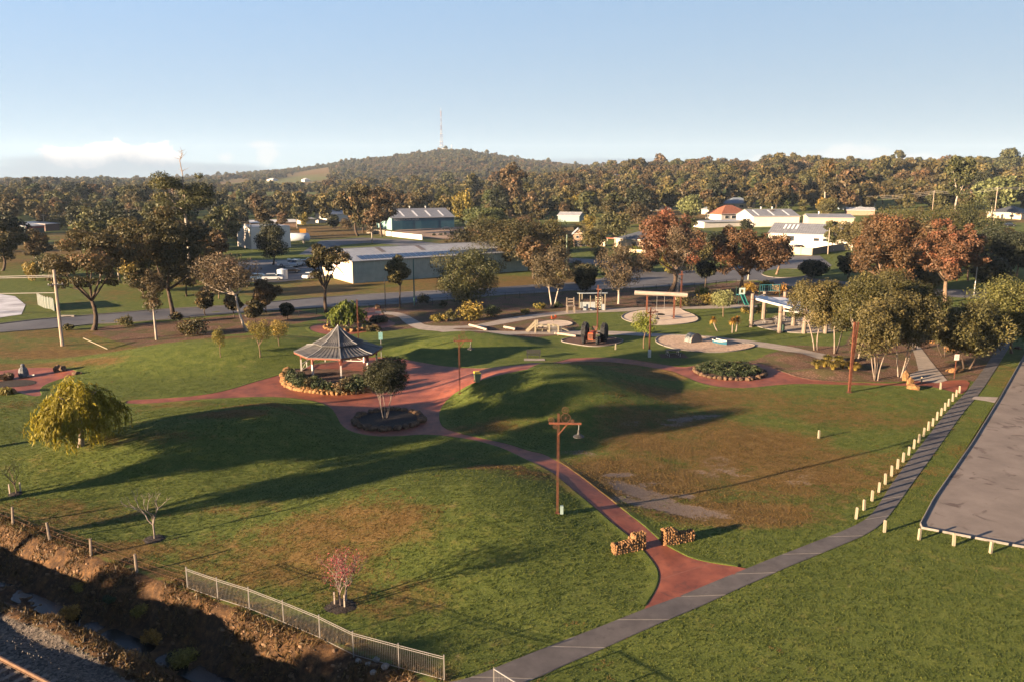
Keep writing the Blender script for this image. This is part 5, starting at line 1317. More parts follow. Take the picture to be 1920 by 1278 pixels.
b = MB(); b.tube([(-.25, .42, .92), (.25, .42, .92)], .02, M_BLACK, 6); b.build('handle', e)
b = MB(); b.box((.42, .1, .45), (.06, .06, 1.0), M_WHITE); b.build('stand_post', e)

# --- park bench
def bench(px, py, rz, label, m):
    x, y = G(px, py); e = empty('park_bench', (x, y, tz(x, y)), rz, label, 'bench')
    for k in range(4):
        s = MB(); s.box((0, -.22 + k * .13, .45), (1.8, .11, .04), m); s.build('seat_slat', e)
    for k in range(4):
        s = MB(); s.box((0, .30 + k * .035, .58 + k * .13), (1.8, .04, .11), m); s.build('back_slat', e)
    for sx in (-1, 1):
        s = MB(); s.bar((sx * .75, -.22, 0), (sx * .75, -.2, .44), .06, m); s.bar((sx * .75, .24, 0), (sx * .75, .42, 1.0), .06, m); s.bar((sx * .75, -.24, .42), (sx * .75, .28, .42), .06, m); s.build('leg', e)
bench(1000, 671, -.1, 'dark slatted park bench on the shaded lawn beside the red path', M_BLACK)  # black slats stand in for the shade over this bench
x, y = G(1002, 674); o = drape('bench_pad', [(x - 1.3, y - .9), (x + 1.3, y - .9), (x + 1.3, y + .6), (x - 1.3, y + .6)], M_CONC, .036, .6); tag(o, 'small concrete pad in front of the dark bench', 'slab', kind='structure')
bench(1203, 575, .2, 'dark slatted bench on the red gravel behind the swing', M_BLACK)

# --- play tractor made of tyres
x, y = G(1112, 641); e = empty('play_tractor', (x, y, tz(x, y) + .04), math.radians(162), 'red and orange play tractor with big black tyres', 'play tractor')
def tyre(c, R, wd, rim):
    t = MB(); rot = Matrix.Rotation(math.pi / 2, 3, 'Y')
    t.lathe([(R * .58, -wd / 2), (R * .9, -wd / 2), (R, -wd * .32), (R, wd * .32), (R * .9, wd / 2), (R * .58, wd / 2), (R * .58, -wd / 2)], M_RUBBER, 28, c, rot)
    for k in range(22):
        a = k * 6.2832 / 22; cc = Vector(c) + Vector((0, math.cos(a) * R, math.sin(a) * R)); t.box(cc, (wd * .8, .09, .07), M_RUBBER, rot=Matrix.Rotation(a, 3, 'X') @ Matrix.Rotation(.5 if k % 2 else -.5, 3, 'Z'))
    o = t.build('tyre', e)
    w = MB(); w.lathe([(.02, wd * .22), (R * .3, wd * .25), (R * .6, wd * .1), (R * .6, -wd * .1), (R * .3, -wd * .25), (.02, -wd * .22)], rim, 22, c, rot); w.build('rim', o)
tyre((-1.35, -.9, 1.22), 1.25, .75, M_REDP); tyre((1.35, -.9, 1.22), 1.25, .75, M_REDP)
pk = mat('pink_rim', (.38, .16, .13), .5, var=.1)
tyre((-.95, 1.55, .52), .55, .36, pk); tyre((.95, 1.55, .52), .55, .36, pk)
b = MB(); b.box((0, -.9, 1.1), (2.0, .22, .22), M_RUSTDK); b.build('rear_axle', e)
b = MB(); b.box((0, 1.55, .52), (1.6, .14, .14), M_RUSTDK); b.build('front_axle', e)
b = MB(); b.box((0, .95, 1.05), (.75, 1.7, .85), M_ORANGE); b.add([(-.375, .1, 1.476), (.375, .1, 1.476), (.375, 1.8, 1.476), (-.375, 1.8, 1.476), (-.25, .15, 1.60), (.25, .15, 1.60), (.25, 1.72, 1.56), (-.25, 1.72, 1.56)], [(0, 1, 5, 4), (1, 2, 6, 5), (2, 3, 7, 6), (3, 0, 4, 7), (4, 5, 6, 7)], M_ORANGE); b.build('bonnet', e)
b = MB(); b.box((0, 1.83, 1.05), (.66, .08, .7), M_RUSTDK); b.build('grille', e)
b = MB(); b.box((0, -.75, 1.35), (.7, .5, .1), M_RUSTDK); b.box((0, -1.0, 1.7), (.7, .08, .65), M_RUSTDK); b.build('seat', e)
b = MB(); torus(b, (0, -.05, 1.95), .24, .03, M_BLACK); b.bar((0, -.05, 1.95), (0, .15, 1.5), .05, M_BLACK); b.build('steering_wheel', e)
b = MB(); b.tube([(.2, 1.2, 1.5), (.2, 1.2, 2.2)], .05, M_RUSTDK, 7); b.build('exhaust', e)

# --- cubby hut with a spotted climbing panel
x, y = G(1110, 580); e = empty('cubby_hut', (x, y, tz(x, y)), .08, 'open cubby hut with pale sheet roof and spotted panel', 'cubby hut')
W_, D_, H_ = 4.0, 2.6, 2.6
for sx in (-1, 1):
    for sy in (-1, 1):
        b = MB(); b.box((sx * W_ / 2, sy * D_ / 2, 1.3 + .15 * (sy < 0)), (.13, .13, 2.6 + .3 * (sy < 0)), M_TIMBERP); b.build('post', e)
for sx in (-.55, .35):
    b = MB(); b.box((sx, -D_ / 2, 1.3), (.11, .11, 2.5), M_TIMBERP); b.build('post', e)
rf = mat('pale_blue_sheet', (.30, .34, .36), .5, var=.12, scale=2)
b = MB(); b.box((0, 0, 2.82), (W_ + .7, D_ + .8, .07), rf, rot=Matrix.Rotation(-.12, 3, 'X')); b.build('roof', e)
for (cx_, w_) in ((-1.35, .85), (-.1, .8), (1.6, .7)):
    b = MB(); b.box((cx_, -D_ / 2 - .03, .55), (w_, .06, 1.05), mat('grey_blue_panel', (.24, .26, .26), .6, var=.15)); b.build('wall_panel', e)
b = MB(); b.box((0, D_ / 2, .55), (W_, .06, 1.05), mat('grey_blue_panel', (.24, .26, .26))); b.build('wall_panel', e)
b = MB(); b.box((.85, -D_ / 2 - .06, 1.25), (.95, .08, 2.3), mat('black_board', (.02, .018, .016), .7, var=.2)); sp = b.build('spotted_panel', e)
rnd = random.Random(3); dm = MB(); ym2 = mat('pale_dot_paint', (.55, .50, .34), .6, var=.1)
for r in range(7):
    for c in range(3): dm.lathe([(.085, 0), (.085, .03)], ym2, 9, (.85 - .3 + c * .3 + (r % 2) * .08 - .04, -D_ / 2 - .10, .3 + r * .32), Matrix.Rotation(math.pi / 2, 3, 'X'))
do = dm.build('dot', sp); do['kind'] = 'stuff'

# --- oversized timber chair
x, y = G(1070, 586); e = empty('timber_chair', (x, y, tz(x, y)), .1, 'oversized rustic timber chair beside the cubby hut', 'chair')
for (a, b_, h_) in ((-.6, -.5, 1.15), (.6, -.5, 1.15), (-.6, .5, 2.5), (.6, .5, 2.5)):
    b = MB(); b.box((a, b_, h_ / 2), (.17, .17, h_), M_TIMBERG); b.build('leg', e)
b = MB(); b.box((0, 0, 1.15), (1.35, 1.2, .12), M_TIMBERG); b.build('seat', e)
for k in range(2):
    b = MB(); b.box((0, .5, 1.75 + k * .45), (1.1, .07, .22), M_TIMBERG); b.build('back_slat', e)

# --- long log swing beam on two rust posts
xa, ya = G(1212, 598); xb, yb = G(1263, 597); xm, ym_ = (xa + xb) / 2, (ya + yb) / 2
e = empty('swing_frame', (xm, ym_, tz(xm, ym_)), -.08, 'giant silver log beam on two rusty posts with hanging swing', 'swing')
zt = zat(553, ym_) - tz(xm, ym_); Lb = 97 * mpp(ym_)
for sx in (-1, 1):
    b = MB(); b.box((sx * Lb * .26, 0, zt / 2), (.26, .22, zt), M_RUST); b.build('post', e)
b = MB(); b.tube([(-Lb / 2, .02, zt + .28), (-Lb * .2, 0, zt + .2), (Lb * .2, 0, zt + .1), (Lb / 2, 0, zt - .02)], [.36, .34, .33, .34], M_LOG, 12); b.build('log_beam', e, smooth=False)
for sx in (-.6, .6):
    b = MB(); b.tube([(sx, 0, zt - .2), (sx, 0, .75)], .015, M_GALV, 4); b.build('chain', e)
b = MB(); b.lathe([(.75, 0), (.8, .05), (.75, .1), (.70, .05), (.75, 0)], M_BLACK, 20, (0, 0, .65)); b.build('basket_seat', e)

# --- sandpit toys: half barrel culvert and rowing boat
x, y = G(1301, 641); e = empty('half_barrel', (x, y, tz(x, y) + .05), .5, 'half-buried grey barrel arch in the sandpit', 'play tunnel')
b = MB(); bt = mat('grey_tin', (.12, .125, .12), .5, var=.15, scale=2); n = 14
pr = [(math.cos(math.pi * k / n) * .95, math.sin(math.pi * k / n) * 1.15) for k in range(n + 1)]
vs = [(px_, yy, pz) for yy in (-.5, .9) for (px_, pz) in pr]; b.add(vs, [(k, k + 1, n + 2 + k, n + 1 + k) for k in range(n)] + [tuple(range(n + 1))[::-1], tuple(range(n + 1, 2 * n + 2))], bt); b.build('shell', e)
b = MB(); pts = [(px_ * 1.04, -.53, pz * 1.04) for px_, pz in pr]; b.tube(pts, .06, M_TIMBERG, 6); b.build('rim', e)
x, y = G(1349, 645); e = empty('rowing_boat', (x, y, tz(x, y) + .08) , 2.2, 'small blue wooden rowing boat stranded in the sandpit', 'boat'); e.scale = (.72, .85, .95)
st = [(-1.7, .02, .60), (-1.1, .42, .5), (-.3, .62, .45), (.6, .60, .46), (1.35, .48, .5)]
vs = []
for (xx, w, hh) in st: vs += [(xx, -w, hh), (xx, -w * .55, 0.02), (xx, w * .55, 0.02), (xx, w, hh)]
fs = [(4 * i + j, 4 * i + j + 1, 4 * i + 5 + j, 4 * i + 4 + j) for i in range(4) for j in range(3)] + [(16, 17, 18, 19)]
b = MB(); b.add(vs, fs, mat('boat_blue', (.02, .085, .125), .5, var=.12)); b.build('hull', e)
for sgn in (0, 3):
    b = MB(); b.tube([(s[0], (-1 if sgn == 0 else 1) * s[1], s[2]) for s in st], .05, M_WHITE, 5); b.build('gunwale', e)
for xx in (-.4, .7):
    b = MB(); b.box((xx, 0, .36), (.25, 1.1, .05), M_TIMBERG); b.build('thwart', e)
b = MB(); b.box((.1, 0, .1), (2.2, .6, .03), mat('boat_inside_dark', (.03, .035, .03), .8, var=.2)); b.build('floorboard', e)

# --- picnic tables
def picnic(px, py, rz, label, top=M_BLACK, leg=M_GALV):
    x, y = G(px, py); e = empty('picnic_table', (x, y, tz(x, y) + .03), rz, label, 'picnic table')
    for k in range(4):
        b = MB(); b.box((0, -.3 + .2 * k, .74), (1.9, .18, .05), top); b.build('top_slat', e)
    for s in (-1, 1):
        b = MB(); b.box((0, s * .75, .44), (1.9, .26, .05), top); b.build('seat', e)
        b = MB(); b.box((s * .7, 0, .36), (.08, .08, .74), leg); b.build('leg', e)
        b = MB(); b.box((s * .7, 0, .40), (.06, 1.5, .06), leg); b.build('seat_arm', e)
        for q in (-1, 1):
            b = MB(); b.box((s * .7, q * .75, .20), (.06, .06, .42), leg); b.build('leg', e)
picnic(1262, 666, .1, 'dark-topped picnic table on the lawn below the sandpit')
x, y = G(1262, 667); o = drape('picnic_pad', [(x - 1.7, y - 1.2), (x + 1.7, y - 1.2), (x + 1.7, y + 1.2), (x - 1.7, y + 1.2)], M_BARK, .02, .8); tag(o, 'worn bare patch under the picnic table', 'bare ground', kind='structure')
picnic(1442, 608, .15, 'dark picnic table under the shelter beside its corner post', M_TIMBERG)
picnic(1463, 602, .15, 'dark picnic table under the middle of the shelter', M_TIMBERG)
picnic(1506, 612, .15, 'picnic table under the shelter partly hidden by tea trees', M_TIMBERG)

# --- timber shelter
def shelter():
    xs = [G(1408, 613), G(1431, 600), G(1461, 624), G(1469, 598), G(1487, 611), G(1507, 625), G(1547, 625), G(1560, 606)]
    cx = sum(p[0] for p in xs) / 8; cy = sum(p[1] for p in xs) / 8
    e = empty('park_shelter', (cx, cy, tz(cx, cy)), 0, 'open timber shelter with massive log posts and white fan roof', 'shelter')
    tops = [4.75, 4.2, 3.55, 4.0, 3.2, 3.3, 3.3, 3.8]
    for (p, h_) in zip(xs, tops):
        b = MB(); q = (p[0] - cx, p[1] - cy); b.tube([(q[0], q[1], -.1), (q[0] + .03, q[1], h_ * .5), (q[0], q[1], h_ + .35)], [.34, .31, .28], M_TIMBERG, 9); b.build('log_post', e)
        c = MB(); c.lathe([(.325, h_ - .55), (.325, h_ - .45)], M_RUST, 10, (q[0], q[1], 0)); c.build('strap', e)
    q = [(p[0] - cx, p[1] - cy) for p in xs]
    rm = metal_roof('shelter_roof_sheet', (.42, .42, .42), (.56, .55, .53), ribs=4, axis=1)
    def sheet(a, b_, c, d, za, zb, zc, zd):
        m_ = MB(); v = [(a[0], a[1], za), (b_[0], b_[1], zb), (c[0], c[1], zc), (d[0], d[1], zd)]; v += [(x, y, z - .08) for x, y, z in v]
        m_.add(v, [(0, 1, 2, 3), (7, 6, 5, 4), (0, 4, 5, 1), (1, 5, 6, 2), (2, 6, 7, 3), (3, 7, 4, 0)], rm); m_.build('roof_sheet', e)
    # fan of overlapping sheets stepping down
    c0 = q[0]; hub = (q[5][0], q[5][1])
    fan = [(-6.3, -.2, 4.55), (-5.0, 2.6, 4.4), (-2.5, 4.6, 4.15), (.6, 5.2, 3.95), (4.0, 4.4, 3.9), (6.6, 2.0, 3.85)]
    for k in range(5):
        a, b_ = fan[k], fan[k + 1]; dz = -.13 * k
        i0 = (a[0] * .25 + .8, a[1] * .2 - 1.9); i1 = (b_[0] * .25 + .8, b_[1] * .2 - 1.9)
        sheet((a[0], a[1]), (b_[0], b_[1]), i1, i0, a[2] + dz, b_[2] + dz, 3.15 + dz, 3.25 + dz)
        bb = MB(); bb.bar((a[0], a[1], a[2] + dz - .2), (i0[0], i0[1], 3.0 + dz), .12, M_WHITE, .2); bb.build('beam', e)
    sheet((-.6, -1.0), (4.6, -.6), (5.2, -3.4), (-.4, -3.6), 2.95, 2.9, 2.62, 2.65)
    bb = MB(); bb.bar((q[2][0], q[2][1], 3.3), (q[5][0], q[5][1], 2.9), .14, M_WHITE, .22); bb.build('beam', e)
    bb = MB(); bb.bar((q[5][0], q[5][1], 2.95), (q[6][0], q[6][1], 2.95), .14, M_WHITE, .22); bb.build('beam', e)
    bb = MB(); bb.bar((q[0][0], q[0][1], 4.3), (q[1][0], q[1][1], 4.1), .14, M_WHITE, .22); bb.build('beam', e)
shelter()
x, y = G(1467, 621); e = empty('litter_bin', (x, y, tz(x, y) + .05), 0, 'dark green slatted litter bin beside the shelter post', 'bin')
b = MB(); b.lathe([(.3, 0), (.32, .95), (.27, .96), (.26, .2)], M_DKGREEN, 14); b.build('body', e)
b = MB(); b.lathe([(.34, .97), (.34, 1.02), (.1, 1.12)], M_BLACK, 14); b.build('lid', e)

# --- slide and climbing frame behind
x, y = G(1390, 571); e = empty('play_slide', (x, y, tz(x, y)), .2, 'green slide with pale tower panel beside the golden bushes', 'slide')
for sx in (-.55, .55):
    for sy in (0, 1.1):
        b = MB(); b.box((sx, sy, 1.5), (.11, .11, 3.0), M_DKGREEN); b.build('post', e)
b = MB(); b.box((0, .55, 1.7), (1.1, 1.1, .08), M_TEAL); b.build('platform', e)
b = MB(); mt = mat('mint_panel', (.36, .44, .40), .5, var=.1)
b.box((0, -.03, 2.85), (1.15, .06, .3), mt); b.box((0, -.03, 1.95), (1.15, .06, .3), mt); b.box((-.43, -.03, 2.4), (.29, .06, .6), mt); b.box((.43, -.03, 2.4), (.29, .06, .6), mt); b.build('tower_panel', e)
b = MB(); gs = mat('green_slide', (.018, .10, .085), .35, var=.15)
pts = [(0, -.1, 1.72), (-.1, -1.0, 1.15), (-.25, -2.0, .5), (-.4, -2.8, .28)]
for (a, c) in zip(pts[:-1], pts[1:]):
    b.bar(a, c, .62, gs, .05); b.bar((a[0] - .33, a[1], a[2] + .12), (c[0] - .33, c[1], c[2] + .12), .06, gs, .26); b.bar((a[0] + .33, a[1], a[2] + .12), (c[0] + .33, c[1], c[2] + .12), .06, gs, .26)
b.build('chute', e)
x, y = G(1442, 562); e = empty('climbing_frame', (x, y, tz(x, y)), .1, 'green barred climbing bridge seen over the shelter roof', 'climbing frame')
for k in range(10):
    b = MB(); b.box((-1.8 + k * .4, 0, 2.2), (.05, .05, 1.2), M_TEAL); b.build('bar', e)
for zz in (1.6, 2.8):
    b = MB(); b.box((0, 0, zz), (4.0, .07, .07), M_TEAL); b.build('rail', e)
for sx in (-2, 2):
    b = MB(); b.box((sx, 0, 1.5), (.12, .12, 3.0), M_DKGREEN); b.build('post', e)
b = MB(); b.box((0, .4, 1.5), (4.0, .9, .1), M_STONE2); b.build('deck', e)

# --- timber play bridge with ramps
xa, ya = G(986, 624); xb, yb = G(1066, 624); e = empty('play_bridge', (xa, ya, tz(xa, ya)), math.atan2(yb - ya, xb - xa), 'pale timber play bridge with sloping handrails', 'play bridge')
Lb = math.hypot(xb - xa, yb - ya)
for (t, h_, yo) in ((.22, 1.9, 0), (.27, 1.8, .9), (.52, 1.25, .9), (.55, 1.35, 0), (.76, 1.15, 0), (.40, 1.0, .9)):
    b = MB(); b.box((t * Lb, yo, h_ / 2), (.22, .22, h_), M_TIMBERP); b.build('post', e)
for yo in (0, .9):
    for (a, c) in (((0, .15), (.24, 1.75)), ((.04, .1), (.24, 1.25)), ((.62, 1.2), (1.0, .25)), ((.24, 1.1), (.76, 1.0))):
        b = MB(); b.bar((a[0] * Lb, yo + .08, a[1]), (c[0] * Lb, yo + .08, c[1]), .09, M_TIMBERP, .11); b.build('handrail', e)
for k in range(12):
    t = .26 + k * .04; b = MB(); b.box((t * Lb, .45, .62), (.15, 1.0, .05), M_TIMBERG); b.build('plank', e)
nt_ = MB()
for k in range(24): nt_.bar((Lb * (.56 + .012 * k), .02, .1), (Lb * (.56 + .012 * k), .02, .98), .02, M_GALV)
no = nt_.build('net', e); no['kind'] = 'stuff'
for i, (pa, pb, lab) in enumerate([((880, 612), (913, 621), 'pale log balance beam beside the playground walk'), ((945, 616), (966, 620), 'short pale balance beam near the play bridge'), ((1040, 628), (1080, 633), 'fallen pale log on the lawn edge below the play bridge')]):
    A_, B_ = G3(*pa), G3(*pb); o = empty('balance_beam', A_, 0, lab, 'balance beam'); d = B_ - A_
    b = MB(); b.tube([Vector((0, 0, .26)), d * .5 + Vector((0, 0, .27)), d + Vector((0, 0, .24))], [.16, .17, .15], M_LOG, 9); b.build('log', o)
    for t in (.15, .85):
        b = MB(); p = d * t; b.box((p.x, p.y, p.z + .08), (.2, .3, .2), M_TIMBERG); b.build('foot', o)
x, y = G(1038, 604); e = empty('spring_rider', (x, y, tz(x, y) + .05), .4, 'small orange spring rider on the sand circle', 'spring rider')
b = MB(); b.tube([(0.1 * math.cos(k * .9), .1 * math.sin(k * .9), .05 + k * .025) for k in range(18)], .02, M_BLACK, 5); b.build('spring', e)
b = MB(); b.box((0, 0, .6), (.8, .3, .2), M_ORANGE); b.box((.35, 0, .85), (.25, .22, .4), M_ORANGE); b.box((-.35, 0, .8), (.1, .3, .3), M_ORANGE); b.build('body', e)

# --- sandstone seats and boulders at the walk
for i, (px, py, sx, sy, sz, rz, lab) in enumerate([(1697, 712, .45, .42, .8, .2, 'upright golden sandstone block beside the tea tree stems'), (1706, 722, .42, .5, .78, .5, 'middle golden sandstone block, taller back of the rock seat'), (1713, 729, .8, .45, .45, -.6, 'low golden sandstone seat block casting a long shadow'),
        (1781, 657, .85, .6, .55, .3, 'squat golden boulder behind the white sign'), (1796, 651, .7, .45, .35, .2, 'flat golden boulder under the dark wattle'), (1752, 643, 1.1, .5, .3, 0, 'long low golden boulder beside the pale walk'), (1815, 645, .4, .35, .3, 1, 'small golden boulder at the wattle stem'),
        (1793, 697, 1.15, .5, .38, .1, 'long golden boulder at the foot of the white sign'), (1779, 695, .5, .35, .25, .4, 'small flat golden boulder beside the sign'), (1908, 654, .6, .4, .35, 0, 'pale boulder at the roots of the big wattle'),
        (709, 604, 1.6, 1.0, .8, .3, 'sloping wedge of rock beside the walk to the road'), (708, 579, .6, .5, .6, 0, 'reddish boulder at the park entrance from the street'), (967, 592, 1.0, .4, .25, 0, 'pale flat rock on the red mulch bank'), (978, 592, .7, .4, .25, .3, 'small pale rock on the red mulch bank'),
        (109, 696, .75, .45, .55, .2, 'red-brown rock on the edge of the red court'), (119, 695, .55, .5, .45, .9, 'dark rock on the edge of the red court'), (21, 737, .65, .5, .45, .3, 'orange rock beside the green clump in the red court'), (5, 738, .5, .5, .4, .7, 'brown rock among the plants of the red court'), (144, 701, .6, .35, .3, 0, 'low dark rock at the lawn corner of the red court'),
        (838, 602, .35, .3, .3, 0, 'pale round rock in front of the flat-topped bush')]):
    x, y = G(px, py); me = rock_mesh('boulder', M_STONE2 if (i < 10 and i != 9) or i in (12, 13, 16) else M_BOULDER, 200 + i, 1 if i < 3 else 2, .5)
    o = link('boulder', me, None, (x, y, tz(x, y) + sz * .42), (0, 0, rz)); o.scale = (sx, sy, sz); tag(o, lab, 'boulder')
# standing stone figure with a dark cloak shape in the court
x, y = G(45, 706); e = empty('court_sculpture', (x, y, tz(x, y)), .3, 'dark hunched stone sculpture in the red court', 'sculpture')
b = MB(); b.lathe([(.45, 0), (.55, .3), (.5, .7), (.42, 1.0), (.30, 1.12), (.2, 1.2), (.24, 1.35), (.16, 1.5), (.03, 1.55)], mat('dark_slate', (.03, .034, .042), .7, col2=(.12, .125, .13), scale=3, bump=.5), 9); b.build('figure', e)
b = MB(); b.bar((.3, -.1, .1), (1.2, -.5, .3), .1, M_WHITE); b.build('pale_arm', e)
o = drape('court_disc', [(G(22, 719)[0] + 2.6 * math.cos(a), G(22, 719)[1] + 1.6 * math.sin(a)) for a in np.linspace(0, 6.1, 24)], M_BLACKMULCH, .05, 1); tag(o, 'dark planting disc in the red court', 'garden bed', kind='structure')

# --- signs
def sign(px, py, top, w, h_, label, face, post=M_RUST, two=False):
    x, y = G(px, py); z = tz(x, y); H_ = zat(top, y, px) - z; e = empty('sign', (x, y, z), .1, label, 'sign')
    b = MB(); b.box((0, 0, H_ / 2), (.08, .08, H_), post); b.build('post', e)
    b = MB(); b.box((0, -.06, H_ - h_ * .62), (w, .03, h_), face); pl = b.build('panel', e)
    return e, pl, H_
e, pl, H_ = sign(1789, 709, 662, .55, .68, 'white park notice on a rusty post by the footpath', M_WHITE)
t = MB(); gt = mat('grey_print', (.16, .15, .14), .7, var=.1)
for k, w in enumerate((.34, .28, .36, .22)): t.box((0, -.0775, H_ - .27 - k * .1), (w, .004, .03), gt)
t.build('print', pl)
e, pl, H_ = sign(715, 672, 621, .5, .95, 'teal wayfinding sign on the lawn behind the gazebo', mat('teal_sign', (.10, .20, .20), .5, var=.25, scale=6), M_GALV)
# ------------------------------------------------------------------ creek, fences, railway, poles
def along(a, q):                                   # point beside the fence line: a metres along, q metres towards the railway
    p = CR0 + CRD * a + CRN * q; return float(p[0]), float(p[1])
M_WATER = bpy.data.materials.new('creek_water'); M_WATER.use_nodes = True
n_, l_ = nt(M_WATER); b_ = n_['Principled BSDF']; b_.inputs['Base Color'].default_value = (.010, .011, .010, 1); b_.inputs['Roughness'].default_value = .22; b_.inputs['Specular IOR Level'].default_value = .18
wn_ = n_.new('ShaderNodeTexNoise'); wn_.inputs['Scale'].default_value = 3.0; wb_ = n_.new('ShaderNodeBump'); wb_.inputs['Strength'].default_value = .12; wb_.inputs['Distance'].default_value = .05
l_.new(wn_.outputs[0], wb_.inputs['Height']); l_.new(wb_.outputs[0], b_.inputs['Normal'])
wp_ = [along(a, 2.5) for a in range(-24, 36, 3)] + [along(a, 3.6) for a in range(33, -27, -3)]
tag(drape('creek_water', wp_, M_WATER, 0, 4.0, uvz=lambda x, y: np.full(len(x), -2.06)), 'dark shallow water in the eroded creek', 'creek', kind='structure')
# stones and clods in the creek bed: nobody could count them
rng = np.random.default_rng(77); ico = rock_mesh('clod', M_STONE, 5, 1); iv = np.array([v.co[:] for v in ico.vertices]); ifc = np.array([p.vertices[:] for p in ico.polygons])
V = []; F = []
for k in range(1500):
    a = rng.uniform(-8, 35); q = rng.uniform(.4, 6.6); x, y = along(a, q); r = .04 + .11 * rng.random() ** 3
    R = Matrix.Rotation(rng.random() * 6, 3, 'Z'); z = tz(x, y)
    V.append(iv * np.array([r * (1 + rng.random()), r, r * .7]) + np.array([x, y, z])); F.append(ifc + k * len(iv))
tag(link('bank_rubble', arrays_mesh('bank_rubble', np.concatenate(V), np.concatenate(F), [mat('bank_rubble', (.06, .036, .02), .95, col2=(.20, .12, .065), scale=1.5)])), 'scattered clods and stones on the creek bank', 'rubble', kind='stuff')
# dry weeds on the bank
n = 34000; a = rng.uniform(-10, 36, n); q = rng.uniform(-.4, 6.8, n) ; P = CR0 + np.outer(a, CRD) + np.outer(q, CRN); zz = terr(P[:, 0], P[:, 1])
keep = (fbm(P[:, 0] * .5, P[:, 1] * .5, 61, 3) > .34) & (zz > -1.95); P = P[keep]; zz = zz[keep]; n = len(P)
C = np.stack([P[:, 0], P[:, 1], zz + .07], 1); ax = rng.normal(size=(n, 3)) * .5; ax[:, 2] += 1; s = .5 + rng.random(n)
V, F = leaf_quads(C, ax, unit(n, rng), .34 * s, .05 * s)
tag(link('bank_weeds', arrays_mesh('bank_weeds', V, F, [leaf_mat('dry_weed_blades', (.035, .022, .009), (.105, .056, .021), (.19, .105, .04))], attrs={'tint': np.repeat(rng.random(n), 4)})), 'dry weeds and grass growing on the creek bank', 'weeds', kind='stuff')

M_FENCE = mat('dull_fence_steel', (.17, .155, .14), .55, var=.15, scale=4, metal=.2)
# silver mesh fence along the bank
MFP = [(352, 1103.5), (409, 1124), (468, 1143), (532, 1168.6), (600, 1197.7), (663, 1229.5), (748, 1253.7), (833, 1276.5)]
pts = []
for (px, py) in MFP:
    x, y = G(px, py) if px < 640 else flat(px, py, 0.0); pts.append(Vector((x, y, max(tz(x, y), -.15))))
fe = empty('mesh_fence', pts[0], 0, 'silver bar fence along the top of the creek bank', 'fence')
o0 = pts[0]
for p in pts:
    q = p - o0; b = MB(); b.box((q.x, q.y, q.z + .6), (.05, .05, 1.4), M_FENCE); po = b.build('post', fe); c = MB(); c.box((q.x, q.y, q.z + 1.31), (.06, .06, .03), M_FENCE); c.build('cap', po)
for a_, b2 in zip(pts[:-1], pts[1:]):
    a2, c2 = a_ - o0, b2 - o0
    for zz in (.10, 1.12, 1.22):
        r_ = MB(); r_.bar(a2 + Vector((0, 0, zz)), c2 + Vector((0, 0, zz)), .022, M_FENCE); r_.build('rail', fe)
    L = (c2 - a2).length; nb = int(L / .095); bars = MB()
    for k in range(1, nb):
        p = a2.lerp(c2, k / nb); bars.bar(p + Vector((0, 0, .08)), p + Vector((0, 0, 1.24)), .008, M_FENCE)
    bo = bars.build('bar_panel', fe); bo['kind'] = 'stuff'
# culvert stones under the fence end
drop_rocks('culvert_rock', [G(672, 1240), G(690, 1246), G(706, 1238), G(722, 1252), G(700, 1262)], mat('grey_culvert_rock', (.09, .08, .07), .9, col2=(.22, .2, .18), scale=2, bump=.6), .14, .26, 'grey rock at the drain under the fence', 'rock', 'rocks at the drain under the fence', 160)
# far end of the same fence beyond the path
pA = [Vector((*flat(926, 1300), 0)), Vector((*flat(995, 1345), 0)), Vector((*flat(1080, 1400), 0))]
fe2 = empty('mesh_fence', pA[0], 0, 'end of a silver bar fence beside the footpath, below the lawn', 'fence')
for p in pA:
    q = p - pA[0]; b = MB(); b.box((q.x, q.y, .6), (.05, .05, 1.4), M_FENCE); b.build('post', fe2)
for a_, b2 in zip(pA[:-1], pA[1:]):
    for zz in (.10, 1.22):
        r_ = MB(); r_.bar(a_ - pA[0] + Vector((0, 0, zz)), b2 - pA[0] + Vector((0, 0, zz)), .04, M_GALV); r_.build('rail', fe2)
    bars = MB(); nb = 24
    for k in range(1, nb):
        p = (a_ - pA[0]).lerp(b2 - pA[0], k / nb); bars.bar(p + Vector((0, 0, .08)), p + Vector((0, 0, 1.24)), .008, M_FENCE)
    bo = bars.build('bar_panel', fe2); bo['kind'] = 'stuff'
# old post-and-wire fence
WFP = [(-70, 948), (24.5, 982), (94, 1012), (171, 1040.5), (257, 1071.5), (350, 1102)]
wp2 = [G3(*p) for p in WFP]; we = empty('wire_fence', wp2[0], 0, 'old grey timber posts strung with wire above the creek', 'fence')
rnd = random.Random(5)
for p in wp2[:-1]:
    q = p - wp2[0]; b = MB(); ln = Vector((rnd.uniform(-.08, .08), rnd.uniform(-.08, .08), 0)); b.tube([q - Vector((0, 0, .2)), q + ln + Vector((0, 0, 1.12 + rnd.uniform(-.08, .08)))], [.09, .075], M_TIMBERG, 7); b.build('post', we)
for zz in (.4, .72, 1.0):
    for a_, b2 in zip(wp2[:-1], wp2[1:]):
        p, q = a_ - wp2[0] + Vector((0, 0, zz)), b2 - wp2[0] + Vector((0, 0, zz)); m_ = (p + q) / 2 - Vector((0, 0, .05))
        b = MB(); b.tube([p, m_, q], .007, M_RUSTDK, 4); b.build('wire', we)
